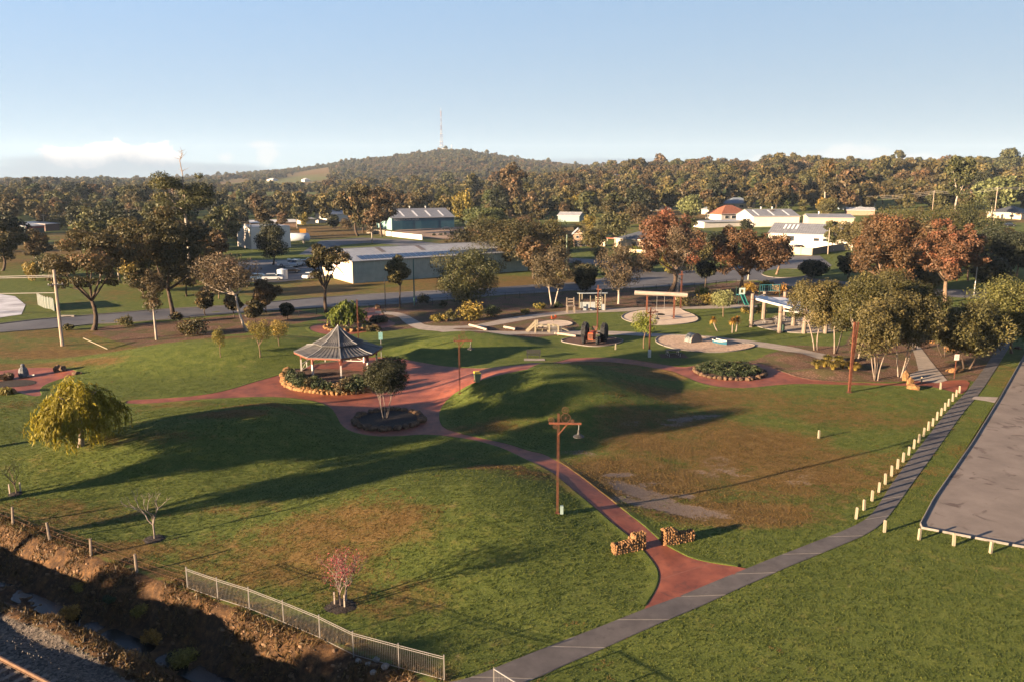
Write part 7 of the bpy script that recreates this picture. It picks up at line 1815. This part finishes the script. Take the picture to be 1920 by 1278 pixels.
def car(px, py, rz, paint, label, ute=False, s=1.0):
    x, y = G(px, py); e = empty('parked_ute' if ute else 'parked_car', (x, y, tz(x, y) + .06), rz, label, 'ute' if ute else 'car'); e.scale = (s, s, s)
    b = MB(); side = [(-2.2, .32), (2.2, .32), (2.22, .72), (1.35, .86), (-2.0, .92), (-2.22, .75)]
    n = len(side); vs = [(a, -.86, z) for a, z in side] + [(a, .86, z) for a, z in side]; b.add(vs, [tuple(range(n)), tuple(range(2 * n - 1, n - 1, -1))] + [(k, n + k, n + (k + 1) % n, (k + 1) % n) for k in range(n)], paint); b.build('body', e)
    cab = [(-.1, .9), (1.2, .87), (.55, 1.42), (-.05, 1.45)] if ute else [(-1.85, .92), (1.25, .87), (.55, 1.42), (-1.2, 1.45)]
    b = MB(); vs = [(a, -.80 + .12 * (z > 1), z) for a, z in cab] + [(a, .80 - .12 * (z > 1), z) for a, z in cab]; b.add(vs, [(0, 1, 2, 3), (7, 6, 5, 4)] + [(k, 4 + k, 4 + (k + 1) % 4, (k + 1) % 4) for k in range(4)], M_GLASS); cb = b.build('cabin_glass', e)
    b = MB(); t = cab[2], cab[3]; b.box(((t[0][0] + t[1][0]) / 2, 0, 1.46), (abs(t[0][0] - t[1][0]) + .1, 1.4, .05), paint); b.build('roof', e)
    for wx in (-1.35, 1.35):
        for wy in (-.8, .8):
            b = MB(); b.lathe([(.33, -.1), (.33, .1)], M_RUBBER, 14, (wx, wy, .33), Matrix.Rotation(math.pi / 2, 3, 'X')); w = b.build('wheel', e); b = MB(); b.lathe([(.2, -.11), (.2, .11)], M_GALV, 10, (wx, wy, .33), Matrix.Rotation(math.pi / 2, 3, 'X')); b.build('rim', w)
    for sy in (-.6, .6): b = MB(); b.box((2.2, sy, .68), (.06, .3, .14), M_WHITE); b.build('headlight', e)
    if ute: b = MB(); b.box((-1.2, 0, 1.0), (1.9, 1.6, .12), M_GALV); b.build('tray', e)
PW = mat('car_white', (.42, .42, .42), .3, var=.03, spec=.6); PR = mat('car_maroon', (.10, .016, .018), .3, var=.05, spec=.6); PK = mat('car_black', (.014, .014, .018), .3, var=.05, spec=.6); PB = mat('car_blue', (.05, .08, .13), .3, var=.05, spec=.6)
for a in [(488, 526, .1, PB, 'dark blue car parked in the depot yard', False, 1), (511, 526, .2, PW, 'white car parked beside the round water tank', False, 1), (540, 500, .3, PW, 'white ute at the back of the depot yard', True, 1.25), (556, 500, 1.4, PW, 'white van-like car beside the white ute', False, 1.25), (577, 496, .2, PK, 'black ute in the depot row', True, 1.15), (592, 494, .2, PB, 'dark blue ute at the end of the depot row', True, 1.15), (545, 512, .5, PK, 'black car in the middle of the depot yard', False, 1),
          (1472, 469, .2, PK, 'black car behind the cream panels', False, 1.0), (1500, 470, .2, PR, 'maroon wagon parked behind the cream panels', False, 1.1), (1548, 472, .1, PW, 'white car parked by the grey fence', False, 1.0), (838, 432, .3, PK, 'dark car in front of the blue shed', False, 1.0), (585, 523, 1.0, PW, 'white car half hidden near the painted gable', False, 1.0), (1892, 425, .1, PK, 'dark car below the dark-roofed house', False, 1.0)]: car(*a)
for i, (px, py) in enumerate([(814, 442), (826, 442), (835, 441), (848, 439)]):
    shrub('verge_bush', px, py, 7, 1.1, 'dense', 870 + i, 'small dark bush in the row along the gravel yard', group='bushes along the gravel yard', n=150, L=.5, W=.25)

# --- lattice tower on the hill
x, y, _ = at_depth(828, 285, 2760.0); z = tz(x, y) - 2; TH = zat(202, y) - z; e = empty('lattice_tower', (x, y, z), .3, 'tall slender red and white broadcast tower on the hilltop', 'tower')
cr_, cw_ = mat('tower_hazed_red', (.15, .09, .09), .6, var=.05), mat('tower_hazed_white', (.24, .23, .235), .6, var=.05)  # red and white greyed towards pink, distance haze mixed into the paint
NSEG = 9
for k in range(NSEG):
    z0, z1 = TH * .78 * k / NSEG, TH * .78 * (k + 1) / NSEG; w0, w1 = 6.5 * (1 - k / NSEG) ** 1.2 + .9, 6.5 * (1 - (k + 1) / NSEG) ** 1.2 + .9; m_ = MB(); mt = cr_ if k % 2 == 0 else cw_
    for q in range(4):
        a0, a1 = q * math.pi / 2 + .785, (q + 1) * math.pi / 2 + .785; A0 = (math.cos(a0) * w0, math.sin(a0) * w0, z0); A1 = (math.cos(a0) * w1, math.sin(a0) * w1, z1); B0 = (math.cos(a1) * w0, math.sin(a1) * w0, z0); B1 = (math.cos(a1) * w1, math.sin(a1) * w1, z1)
        m_.bar(A0, A1, .42, mt); m_.bar(A0, B1, .16, mt); m_.bar(B0, A1, .16, mt); m_.bar(A1, B1, .22, mt)
    m_.build('lattice_section', e)
    if k in (1, 2, 4, 5, 6):
        m_ = MB(); m_.lathe([(w1 + 1.6, z1 - .5), (w1 + 1.6, z1 + .5)], cr_ if k > 4 else M_GALV, 10); m_.build('platform', e)
m_ = MB(); m_.tube([(0, 0, TH * .76), (0, 0, TH)], [.9, .45], mat('tower_grey', (.25, .25, .26), .6, var=.05), 6); m_.build('mast', e)
m_ = MB(); m_.lathe([(1.5, TH * .80), (1.5, TH * .93)], cr_, 8); m_.build('antenna_drum', e)
x2, y2 = x + 34, y; e = empty('radio_mast', (x2, y2, tz(x2, y2)), 0, 'short grey radio mast beside the broadcast tower', 'mast'); m_ = MB(); m_.tube([(0, 0, 0), (0, 0, 27)], [1.1, .8], M_GALV, 6); m_.build('mast', e); m_ = MB(); m_.lathe([(1.9, 21), (1.9, 24)], M_GALV, 8); m_.build('dish_ring', e)
ht = empty('tower_hut', (x + 12, y - 30, tz(x + 12, y - 30)), 0, 'pale equipment hut at the foot of the broadcast tower', 'hut'); m_ = MB(); m_.box((0, 0, 5), (24, 8, 14), M_WHITEW); m_.build('wall', ht); m_ = MB(); m_.box((0, 0, 12.4), (25, 9, .6), M_ZINC); m_.build('roof', ht)
# ------------------------------------------------------------------ woodland of the town, the horizon and the hill
CLEAR = [  # px box kept open in front of that distance: x0, y0, x1, y1, distance
    (610, 462, 880, 530, 171), (733, 388, 862, 455, 345), (560, 395, 640, 425, 330), (443, 428, 490, 470, 262), (540, 430, 600, 460, 275), (470, 480, 612, 530, 165), (600, 440, 910, 470, 240), (420, 466, 560, 485, 200),
    (955, 388, 1032, 408, 380), (1046, 404, 1090, 416, 330), (1066, 425, 1095, 462, 250), (1118, 415, 1232, 470, 235), (1345, 376, 1425, 416, 330), (1218, 374, 1262, 398, 400), (1360, 366, 1420, 392, 420), (1408, 396, 1520, 428, 300), (1438, 412, 1600, 480, 215), (1514, 402, 1602, 428, 300), (1578, 370, 1645, 406, 380), (1848, 372, 1920, 415, 300), (1842, 350, 1880, 380, 280),
    (44, 424, 115, 446, 300), (44, 446, 110, 470, 260), (0, 470, 100, 545, 140), (1295, 376, 1310, 400, 400), (1690, 345, 1770, 365, 330), (1310, 400, 1352, 430, 330), (920, 484, 1240, 560, 130), (1290, 500, 1560, 550, 130), (410, 328, 600, 345, 1500), (405, 340, 560, 352, 1200)]
def in_clear(x, y, z, h, r):
    a = px_of(x, y, z); b = px_of(x, y, z + h); k = 1 / mpp(y); x0, x1 = a[0] - r * k, a[0] + r * k; y0, y1 = b[1], a[1]
    for (cx0, cy0, cx1, cy1, D) in CLEAR:
        if y < D + 25 and x1 > cx0 and x0 < cx1 and y1 > cy0 and y0 < cy1: return True
    return False
# prototypes: one empty with trunk and crown each, light enough to repeat
PROTO = {}
def proto(key, kind, h, cw, seed, **kw):
    PROTO[key] = (tree_meshes(kind, h, cw, seed, sides=5, **kw), h, cw)
for s in range(3):
    proto(('gum', s), 'gum', 14, 11, 1000 + s, leafk=.42, sizek=1.55, over=dict(n=26, cr=.15, lo=.22, leaf=('gum', 'gumbrown', 'gumgreen')[s]))
    proto(('tall', s), 'gumgreen', 18, 10, 1010 + s, leafk=.42, sizek=1.55, over=dict(n=24, cr=.17, lo=.34, leaf=('gumgreen', 'gum', 'gumbrown')[s], bark='white'))
    proto(('bushy', s), 'olive', 9, 10, 1020 + s, leafk=.32, sizek=1.7, over=dict(n=24, cr=.18, lo=.06, leaf=('olive', 'gumgreen', 'gumbrown')[s]))
proto(('dark', 0), 'dense', 12, 9, 1030, leafk=.4, sizek=1.6); proto(('pine', 0), 'pine', 15, 8, 1031, leafk=.4, sizek=1.6, shape='cone'); proto(('pine', 1), 'pine', 13, 10, 1032, leafk=.4, sizek=1.6)
proto(('lime', 0), 'mint', 10, 10, 1033, leafk=.45, sizek=1.6); proto(('yell', 0), 'yellow', 8, 8, 1034, leafk=.4, sizek=1.6)
LAB = {'gum': ('olive-brown gum', 'brown gums of the town woodland'), 'tall': ('tall pale-trunked gum', 'tall gums of the town woodland'), 'bushy': ('low bushy olive tree', 'bushy trees between the houses'),
       'dark': ('dense dark round tree', 'dark round trees between the houses'), 'pine': ('dark green conifer', 'conifers among the gums'), 'lime': ('fresh mint-green tree', 'mint-green trees among the houses'), 'yell': ('yellow-green garden tree', 'yellow-green garden trees')}
MARK = {'large dark blue metal': 'near the dark blue shed', 'long pale green': 'near the long green shed', 'white shed with': 'near the white shed', 'low white lean': 'near the white lean-to', 'tall white rendered': 'near the white tank block', 'brown-ended': 'near the brown-ended shed', 'pale green shed': 'near the pale green shed', 'small brick house': 'near the small brick house', 'cream house with dark hipped roof and': 'near the cream house', 'white house with red': 'near the red-roofed house', 'far house with red': 'near the far red-roofed house', 'far pale house': 'near the pale verandah house', 'low house': 'near the low blue-roofed house', 'white flat': 'near the white carport', 'white hall': 'near the white hall', 'long white building': 'near the long white clubhouse', 'grey-roofed hall': 'near the rear hall', 'blue-grey house': 'near the blue-grey house', 'small pale-roofed': 'near the small pale shed', 'cream house with dark hipped roof under': 'near the dark-roofed house', 'low shop': 'near the maroon shop', 'low pale-roofed': 'near the low shops', 'pale-roofed building': 'near the pale-roofed building', 'long white-roofed': 'near the white-roofed shed'}
def near_mark(x, y):
    b = min(LANDMARKS, key=lambda m: math.hypot(m[1] - x, m[2] - y))
    for k, v in MARK.items():
        if b[0].startswith(k): return v, math.hypot(b[1] - x, b[2] - y)
    return '', 1e9
def put_proto(key, x, y, h, rz, label=None, group=None, wk=1.0):
    (t, c), h0, cw = PROTO[key]; z = tz(x, y)
    if not label:
        n_, d_ = near_mark(x, y); label = LAB[key[0]][0] + (' ' + n_ if d_ < 75 else (' on the rise beyond the halls' if x > 40 and y > 330 else ' in the open country past the depot' if x < 0 else ' between street and hill')); group = LAB[key[0]][1] + ' ' + (n_ if d_ < 75 else '')
    e = empty('woodland_tree', (x, y, z - .15), rz, label, 'tree', group); s = h / h0; e.scale = (s * wk, s * wk, s)
    link('trunk', t, e); link('crown', c, e); return e
# trees that stand out on their own
for (key, px, py, top, wk, lab) in [(('gum', 0), 672, 443, 333, .9, 'huge dark gum beside the blue shed, taller of two'), (('gum', 1), 716, 444, 345, .85, 'huge dark gum beside the blue shed, nearer its wall'), (('dark', 0), 625, 432, 400, 1.3, 'round dark tree in front of the white shed'), (('lime', 0), 163, 440, 383, 1.1, 'bright green rounded tree above the maroon shop'),
        (('lime', 0), 1296, 412, 362, 1.0, 'bright mint-green tree above the red-flowering gum'), (('dark', 0), 18, 472, 392, 1.2, 'big dark tree beside the sunlit verge'), (('pine', 0), 8, 470, 440, 1.2, 'small bright conifer under the big dark tree'), (('bushy', 1), 1150, 445, 390, 1.0, 'round olive tree beside the cream house roof'), (('bushy', 2), 1195, 420, 377, 1.1, 'grey-brown round tree behind the cream house'), (('gum', 1), 962, 400, 300, .9, 'giant spreading gum on the wooded rise'),
        (('tall', 0), 1790, 420, 282, .8, 'giant gum rising over the skyline above the orange-leaved gum'), (('tall', 1), 1545, 396, 296, .8, 'tall open gum on the skyline behind the white hall'), (('pine', 1), 1470, 398, 345, 1.0, 'dark conifer behind the white hall'), (('bushy', 0), 1552, 405, 366, .9, 'green bush beside the blue-grey house'), (('lime', 0), 1870, 398, 326, 1.2, 'olive-lime rounded tree behind the wide-armed pole'), (('pine', 0), 1605, 372, 325, .9, 'pointed conifer among the skyline gums'), (('yell', 0), 868, 420, 354, .7, 'yellowish upright tree behind the blue shed'), (('gum', 2), 830, 402, 345, 1.0, 'rust-brown gum behind the blue shed')]:
    x, y = G(px, py); put_proto(key, x, y, zat(top, y) - tz(x, y), px * .7, lab, 'landmark trees', wk)
for (key, px, py, top, wk, lab) in [(('gum', 1), 70, 500, 425, 1.1, 'brown gum behind the power pole cables'), (('bushy', 1), 100, 520, 470, 1.2, 'bushy tree beside the pale wet gravel'), (('gum', 2), 210, 520, 400, 1.1, 'olive gum close behind the wide dark gum'), (('gum', 0), 255, 500, 395, 1.1, 'dark gum between the wide gum and the massive one'), (('bushy', 0), 290, 545, 490, 1.3, 'bushy olive tree across the road from the white sapling'), (('gum', 1), 400, 520, 425, 1.0, 'bronze gum behind the leaning white gum'), (('bushy', 2), 425, 525, 480, 1.3, 'brown bushy tree at the depot corner'), (('gum', 2), 418, 470, 380, 1.1, 'olive gum near the white tank block'), (('bushy', 0), 450, 535, 500, 1.3, 'low olive tree in front of the depot yard'), (('tall', 0), 300, 470, 372, 1.0, 'tall gum close beside the very tall one'),
        (('dark', 0), 1345, 480, 432, 1.2, 'dark tree behind the rusty gum by the turning circle'), (('bushy', 2), 1310, 470, 425, 1.1, 'brown tree beside the white carport'), (('bushy', 1), 1425, 470, 440, 1.1, 'olive tree at the corner of the long white clubhouse'), (('gum', 1), 1340, 500, 440, .9, 'brown gum between flowering gum and turning circle'), (('bushy', 0), 1110, 470, 420, 1.1, 'olive bush tree beside the small brick house'), (('dark', 0), 1055, 492, 448, 1.1, 'dark tree under the spreading one at the corner'), (('bushy', 2), 985, 440, 402, 1.3, 'brown bushy tree beyond the spreading one'), (('bushy', 1), 1125, 485, 458, 1.2, 'low dark shrub tree by the side street'), (('gum', 2), 1290, 440, 390, 1.0, 'olive gum behind the flowering gum'), (('dark', 0), 1400, 440, 408, 1.2, 'dark round tree between carport and white hall'), (('dark', 0), 1590, 522, 470, 1.3, 'dark tree behind the clipped round hedge bush'), (('dark', 0), 1700, 548, 478, 1.1, 'black-green tree in shade between the two rusty gums'), (('bushy', 0), 1735, 540, 490, 1.3, 'dark bushy tree behind the orange-leaved gum'), (('dark', 0), 1850, 545, 470, 1.3, 'black-green tree behind the blue marker post'), (('gum', 2), 1560, 470, 408, .9, 'olive gum beside the timber pole and cars'), (('bushy', 2), 1210, 510, 470, 1.2, 'brown bush tree across the street from the swing'), (('gum', 1), 690, 415, 345, 1.1, 'brown gum close behind the twin dark gums'), (('gum', 0), 1010, 425, 372, 1.1, 'brown gum behind the brown-ended shed'), (('bushy', 1), 1660, 430, 398, 1.2, 'olive tree beyond the rear hall'), (('bushy', 0), 930, 430, 395, 1.2, 'green bushy tree beside the conifer')]:
    x, y = G(px, py); put_proto(key, x, y, zat(top, y) - tz(x, y), px * .7, lab, 'landmark trees', wk)
R_ = random.Random(42); NT = 0; tries = 0; placed = []
while NT < 262 and tries < 14000:
    tries += 1
    y = 172 + 520 * R_.random() ** 1.6; px = R_.uniform(-60, 1980) if R_.random() < .72 else R_.uniform(-60, 480); x = (px - CXP) * mpp(y)
    h = R_.uniform(8, 17) * (1.15 if y > 380 else .85)
    c = R_.random(); kd = 'gum' if c < .36 else 'tall' if c < .52 else 'bushy' if c < .78 else 'dark' if c < .87 else 'pine' if c < .94 else 'yell'
    if kd in ('bushy', 'yell'): h *= .62
    
    key = (kd, R_.randrange(3) if kd in ('gum', 'tall', 'bushy') else (R_.randrange(2) if kd == 'pine' else 0))
    r = PROTO[key][2] * h / PROTO[key][1] / 2
    if in_clear(x, y, tz(x, y), h, r * .85): continue
    if any((x - a) ** 2 + (y - b) ** 2 < ((r + q) * .72) ** 2 for a, b, q in placed): continue
    placed.append((x, y, r)); put_proto(key, x, y, h, R_.random() * 6.28, wk=R_.uniform(.85, 1.2)); NT += 1

# the far wood that reads as one mass
WP = []
for k, (kd, lf, h, cw) in enumerate([('gum', 'gumgreen', 13, 11), ('olive', 'olive', 14, 10), ('gum', 'gum', 12, 12), ('gum', 'gumbrown', 12, 11)]):
    rng = np.random.default_rng(2000 + k); cl = []
    for q in range(11):
        d = unit(1, rng)[0]; cl.append((np.array([d[0] * cw * .32, d[1] * cw * .32, h * .58 + d[2] * h * .27]), cw * .2 * (.7 + .6 * rng.random())))
    me = crown_mesh('crown', cl, 900, 1.7, .95, LM[lf], rng, .1, .8)
    tb = MB(); tb.tube([(0, 0, -.5), (0, 0, h * .6)], [.35, .2], M_TRUNK['grey'], 4)
    x, y = (-330 + 130 * k, 520 + 35 * k); e = empty('woodland_tree', (x, y, tz(x, y)), 0, 'plain woodland gum standing at the near edge of the far wood', 'tree', 'gums at the edge of the far wood'); o = link('crown', me, e); tb.build('trunk', e); WP.append(o)
rng = np.random.default_rng(99); N = 60000
yy = np.sqrt(rng.random(N) * (4200.0 ** 2 - 400 ** 2) + 400 ** 2); pxx = rng.uniform(-160, 2080, N); xx = (pxx - CXP) * (yy * math.cos(PITCH) + CAM_Z * math.sin(PITCH)) / FPX
cl_ = fbm(xx * .004, yy * .004, 51, 3); keep = np.ones(N, bool)
field = (pxx > 380) & (pxx < 620) & (yy > 1250) & (yy < 2550) & (fbm(xx * .0045, yy * .0022, 71, 3) > .40)
keep &= ~field
keep &= ~((fbm(xx * .006, yy * .005, 81, 3) > .56) & (pxx < 900) & (yy < 2000))
keep &= rng.random(N) < np.where(yy < 800, np.where(pxx > 880, 1.0, .62), np.where(yy > 1700, 1.0, .85))
hs = (.55 + .75 * rng.random(N) ** 1.3) * np.where(yy > 2000, .85, 1.0) * (.65 + .75 * fbm(xx * .012, yy * .009, 91, 3)); hs = np.where(rng.random(N) < .035, hs * 1.55, hs)
idxw = np.clip(np.floor((fbm(xx * .010, yy * .006, 95, 3) + (rng.random(N) - .5) * .55) * 4.6 - .2), 0, 3)
keep &= ~((fbm(xx * .009, yy * .006, 97, 3) > .58) & (yy < 1500) & (pxx < 880))
idx_ = np.nonzero(keep)[0]; zz = terr(xx, yy); ok = []
for i in idx_:
    if yy[i] < 950 and in_clear(xx[i], yy[i], zz[i], 13 * hs[i], 5 * hs[i]): continue
    ok.append(i)
ok = np.array(ok); print('wood points', len(ok))
wme = bpy.data.meshes.new('far_wood'); wme.vertices.add(len(ok)); wme.vertices.foreach_set('co', np.stack([xx[ok], yy[ok], zz[ok] - .3], 1).astype(np.float32).ravel())
a_ = wme.attributes.new('scl', 'FLOAT', 'POINT'); a_.data.foreach_set('value', hs[ok].astype(np.float32)); b_ = wme.attributes.new('pick', 'INT', 'POINT'); b_.data.foreach_set('value', idxw[ok].astype(np.int32)); wme.update()
wood = link('far_wood', wme); tag(wood, 'unbroken gum woodland covering the hill and the horizon', 'woodland', kind='stuff')
ng = bpy.data.node_groups.new('wood_scatter', 'GeometryNodeTree'); ng.interface.new_socket('Geometry', in_out='INPUT', socket_type='NodeSocketGeometry'); ng.interface.new_socket('Geometry', in_out='OUTPUT', socket_type='NodeSocketGeometry')
gi, go = ng.nodes.new('NodeGroupInput'), ng.nodes.new('NodeGroupOutput'); iop = ng.nodes.new('GeometryNodeInstanceOnPoints'); jg = ng.nodes.new('GeometryNodeJoinGeometry')
for o in WP:
    oi = ng.nodes.new('GeometryNodeObjectInfo'); oi.inputs['Object'].default_value = o; oi.inputs['As Instance'].default_value = True; oi.transform_space = 'ORIGINAL'; ng.links.new(oi.outputs['Geometry'], jg.inputs[0])
na = ng.nodes.new('GeometryNodeInputNamedAttribute'); na.data_type = 'FLOAT'; na.inputs[0].default_value = 'scl'
rv = ng.nodes.new('FunctionNodeRandomValue'); rv.data_type = 'FLOAT'; rv.inputs[2].default_value = 0; rv.inputs[3].default_value = 6.283
cx_ = ng.nodes.new('ShaderNodeCombineXYZ'); ng.links.new(rv.outputs[1], cx_.inputs[2])
ri = ng.nodes.new('GeometryNodeInputNamedAttribute'); ri.data_type = 'INT'; ri.inputs[0].default_value = 'pick'
ng.links.new(gi.outputs[0], iop.inputs['Points']); ng.links.new(jg.outputs[0], iop.inputs['Instance']); iop.inputs['Pick Instance'].default_value = True; ng.links.new(ri.outputs[0], iop.inputs['Instance Index'])
ng.links.new(cx_.outputs[0], iop.inputs['Rotation']); ng.links.new(na.outputs[0], iop.inputs['Scale']); ng.links.new(iop.outputs[0], go.inputs[0])
wood.modifiers.new('scatter', 'NODES').node_group = ng

# trees along the railway, beside the view: they throw the long shadows over the lawn
SD = Vector((math.sin(SUN_AZ), math.cos(SUN_AZ))); SN = Vector((-SD.y, SD.x))
for i, (c_, a0, h, w, lo_) in enumerate([(56.5, -25, 16, 9, .33), (64, -27, 17.5, 9, .33), (76.5, -24, 17.8, 9, .72), (46.5, -46, 9.5, 9, .1), (32.5, -40, 10.5, 7, .15)]):
    p = SD * a0 + SN * c_; e = put_tree('railway_gum', 'gum', (p.x, p.y, 0), h, w, 3000 + i, 'gum standing beside the railway outside the park', group='gums along the railway', leafk=.8, sizek=1.2, over=dict(lo=lo_, n=34, cr=.16, fork=max(lo_ - .06, .12)))

# --- the air
hz = MB(); hz.box((0, 3600, 140), (17000, 10600, 330), None) if False else None
hb = bmesh.new(); bmesh.ops.create_cube(hb, size=1.0); hm = bpy.data.meshes.new('haze'); hb.to_mesh(hm); hb.free()
haze = link('haze', hm, None, (0, 2550, 146)); haze.scale = (13200, 8300, 310); tag(haze, 'thin blue evening haze filling the valley air', 'haze', kind='stuff')
HM = bpy.data.materials.new('haze_air'); HM.use_nodes = True; n_, l_ = nt(HM); n_.remove(n_['Principled BSDF']); pv = n_.new('ShaderNodeVolumePrincipled'); pv.inputs['Color'].default_value = (.62, .78, 1.0, 1); pv.inputs['Density'].default_value = .00005; pv.inputs['Anisotropy'].default_value = 0.0
l_.new(pv.outputs[0], n_['Material Output'].inputs['Volume']); hm.materials.append(HM)
# ------------------------------------------------------------------ mown grass standing in the near lawn
def tuft_mesh(name, lf, seed, n=8, hgt=.048):
    rng = np.random.default_rng(seed); a = rng.random(n) * 6.283; rr = .095 * rng.random(n) ** .5
    base = np.stack([np.cos(a) * rr, np.sin(a) * rr, np.full(n, -.01)], 1); b = rng.random(n) * 6.283
    tip = base + np.stack([np.cos(b) * .05, np.sin(b) * .05, hgt * (.6 + .7 * rng.random(n))], 1); side = np.stack([-np.sin(b), np.cos(b), np.zeros(n)], 1) * .016
    V = np.stack([base - side, base + side, tip + side * .3, tip - side * .3], 1).reshape(-1, 3)
    return arrays_mesh(name, V, np.arange(n * 4).reshape(-1, 4), [LM[lf]], attrs={'tint': np.repeat(rng.random(n), 4)})
LM['lawn'] = leaf_mat('lawn_blades', (.036, .056, .009), (.096, .113, .019), (.165, .162, .036), transl=.35)
LM['lawndry'] = leaf_mat('dry_lawn_blades', (.070, .045, .012), (.172, .108, .030), (.28, .19, .06), transl=.35)
NG = 330000; rng = np.random.default_rng(321)
yy = np.sqrt(rng.random(NG) * (105.0 ** 2 - 29 ** 2) + 29 ** 2); pxx = rng.uniform(-250, 2450, NG); xx = (pxx - CXP) * (yy * math.cos(PITCH) + CAM_Z * math.sin(PITCH)) / FPX
ok = ~in_poly(xx, yy, red_w) & ~in_poly(xx, yy, fp_poly) & ~in_poly(xx, yy, cp_poly) & ~in_poly(xx, yy, left_w)
ok &= rng.random(NG) > sstep(55, 105, yy)
q = (xx - CR0[0]) * CRN[0] + (yy - CR0[1]) * CRN[1]; ok &= q < -.1
at_ = ground_attrs(xx, yy); ok &= rng.random(NG) > at_['mud'] * .95; ok &= at_['mulch'] < .3; ok &= ~in_poly(xx, yy, bed_poly) & (np.hypot(xx - rcx, yy - rcy) > 3.4) & (np.hypot(xx - ocx, yy - ocy) > 4.3) & ~in_poly(xx, yy, PALE) & ~in_poly(xx, yy, SPUR) & ~in_poly(xx, yy, walk_w)
dr = at_['dry'] + (fbm(xx * .9, yy * .9, 400, 3) - .44) * 1.4 + (fbm(xx * .12, yy * .12, 401, 2) - .37) * .9
zz = terr(xx, yy)
for nm, lf, sel, lab in (('lawn_grass', 'lawn', ok & (dr < .42), 'short green grass blades of the near lawn'), ('dry_grass', 'lawndry', ok & (dr >= .42), 'short dry brown grass blades of the worn lawn')):
    tx, ty = (-9.0, 60.0) if nm == 'lawn_grass' else (9.0, 58.0)
    pr = link(nm.replace('grass', 'tuft'), tuft_mesh(nm, lf, 9), None, (tx, ty, tz(tx, ty))); tag(pr, lab.replace('blades of', 'tuft in'), 'grass', kind='stuff')
    me = bpy.data.meshes.new(nm); P = np.stack([xx[sel], yy[sel], zz[sel]], 1).astype(np.float32); me.vertices.add(len(P)); me.vertices.foreach_set('co', P.ravel()); me.update()
    ob = tag(link(nm, me), lab, 'grass', kind='stuff')
    g = bpy.data.node_groups.new(nm + '_scatter', 'GeometryNodeTree'); g.interface.new_socket('Geometry', in_out='INPUT', socket_type='NodeSocketGeometry'); g.interface.new_socket('Geometry', in_out='OUTPUT', socket_type='NodeSocketGeometry')
    gi, go = g.nodes.new('NodeGroupInput'), g.nodes.new('NodeGroupOutput'); iop = g.nodes.new('GeometryNodeInstanceOnPoints'); oi = g.nodes.new('GeometryNodeObjectInfo'); oi.inputs['Object'].default_value = pr; oi.inputs['As Instance'].default_value = True
    rv = g.nodes.new('FunctionNodeRandomValue'); rv.data_type = 'FLOAT'; rv.inputs[3].default_value = 6.283; cx_ = g.nodes.new('ShaderNodeCombineXYZ'); g.links.new(rv.outputs[1], cx_.inputs[2])
    rs_ = g.nodes.new('FunctionNodeRandomValue'); rs_.data_type = 'FLOAT'; rs_.inputs[2].default_value = .55; rs_.inputs[3].default_value = 1.15; rs_.inputs['Seed'].default_value = 3
    g.links.new(gi.outputs[0], iop.inputs['Points']); g.links.new(oi.outputs['Geometry'], iop.inputs['Instance']); g.links.new(cx_.outputs[0], iop.inputs['Rotation']); g.links.new(rs_.outputs[1], iop.inputs['Scale']); g.links.new(iop.outputs[0], go.inputs[0])
    ob.modifiers.new('scatter', 'NODES').node_group = g
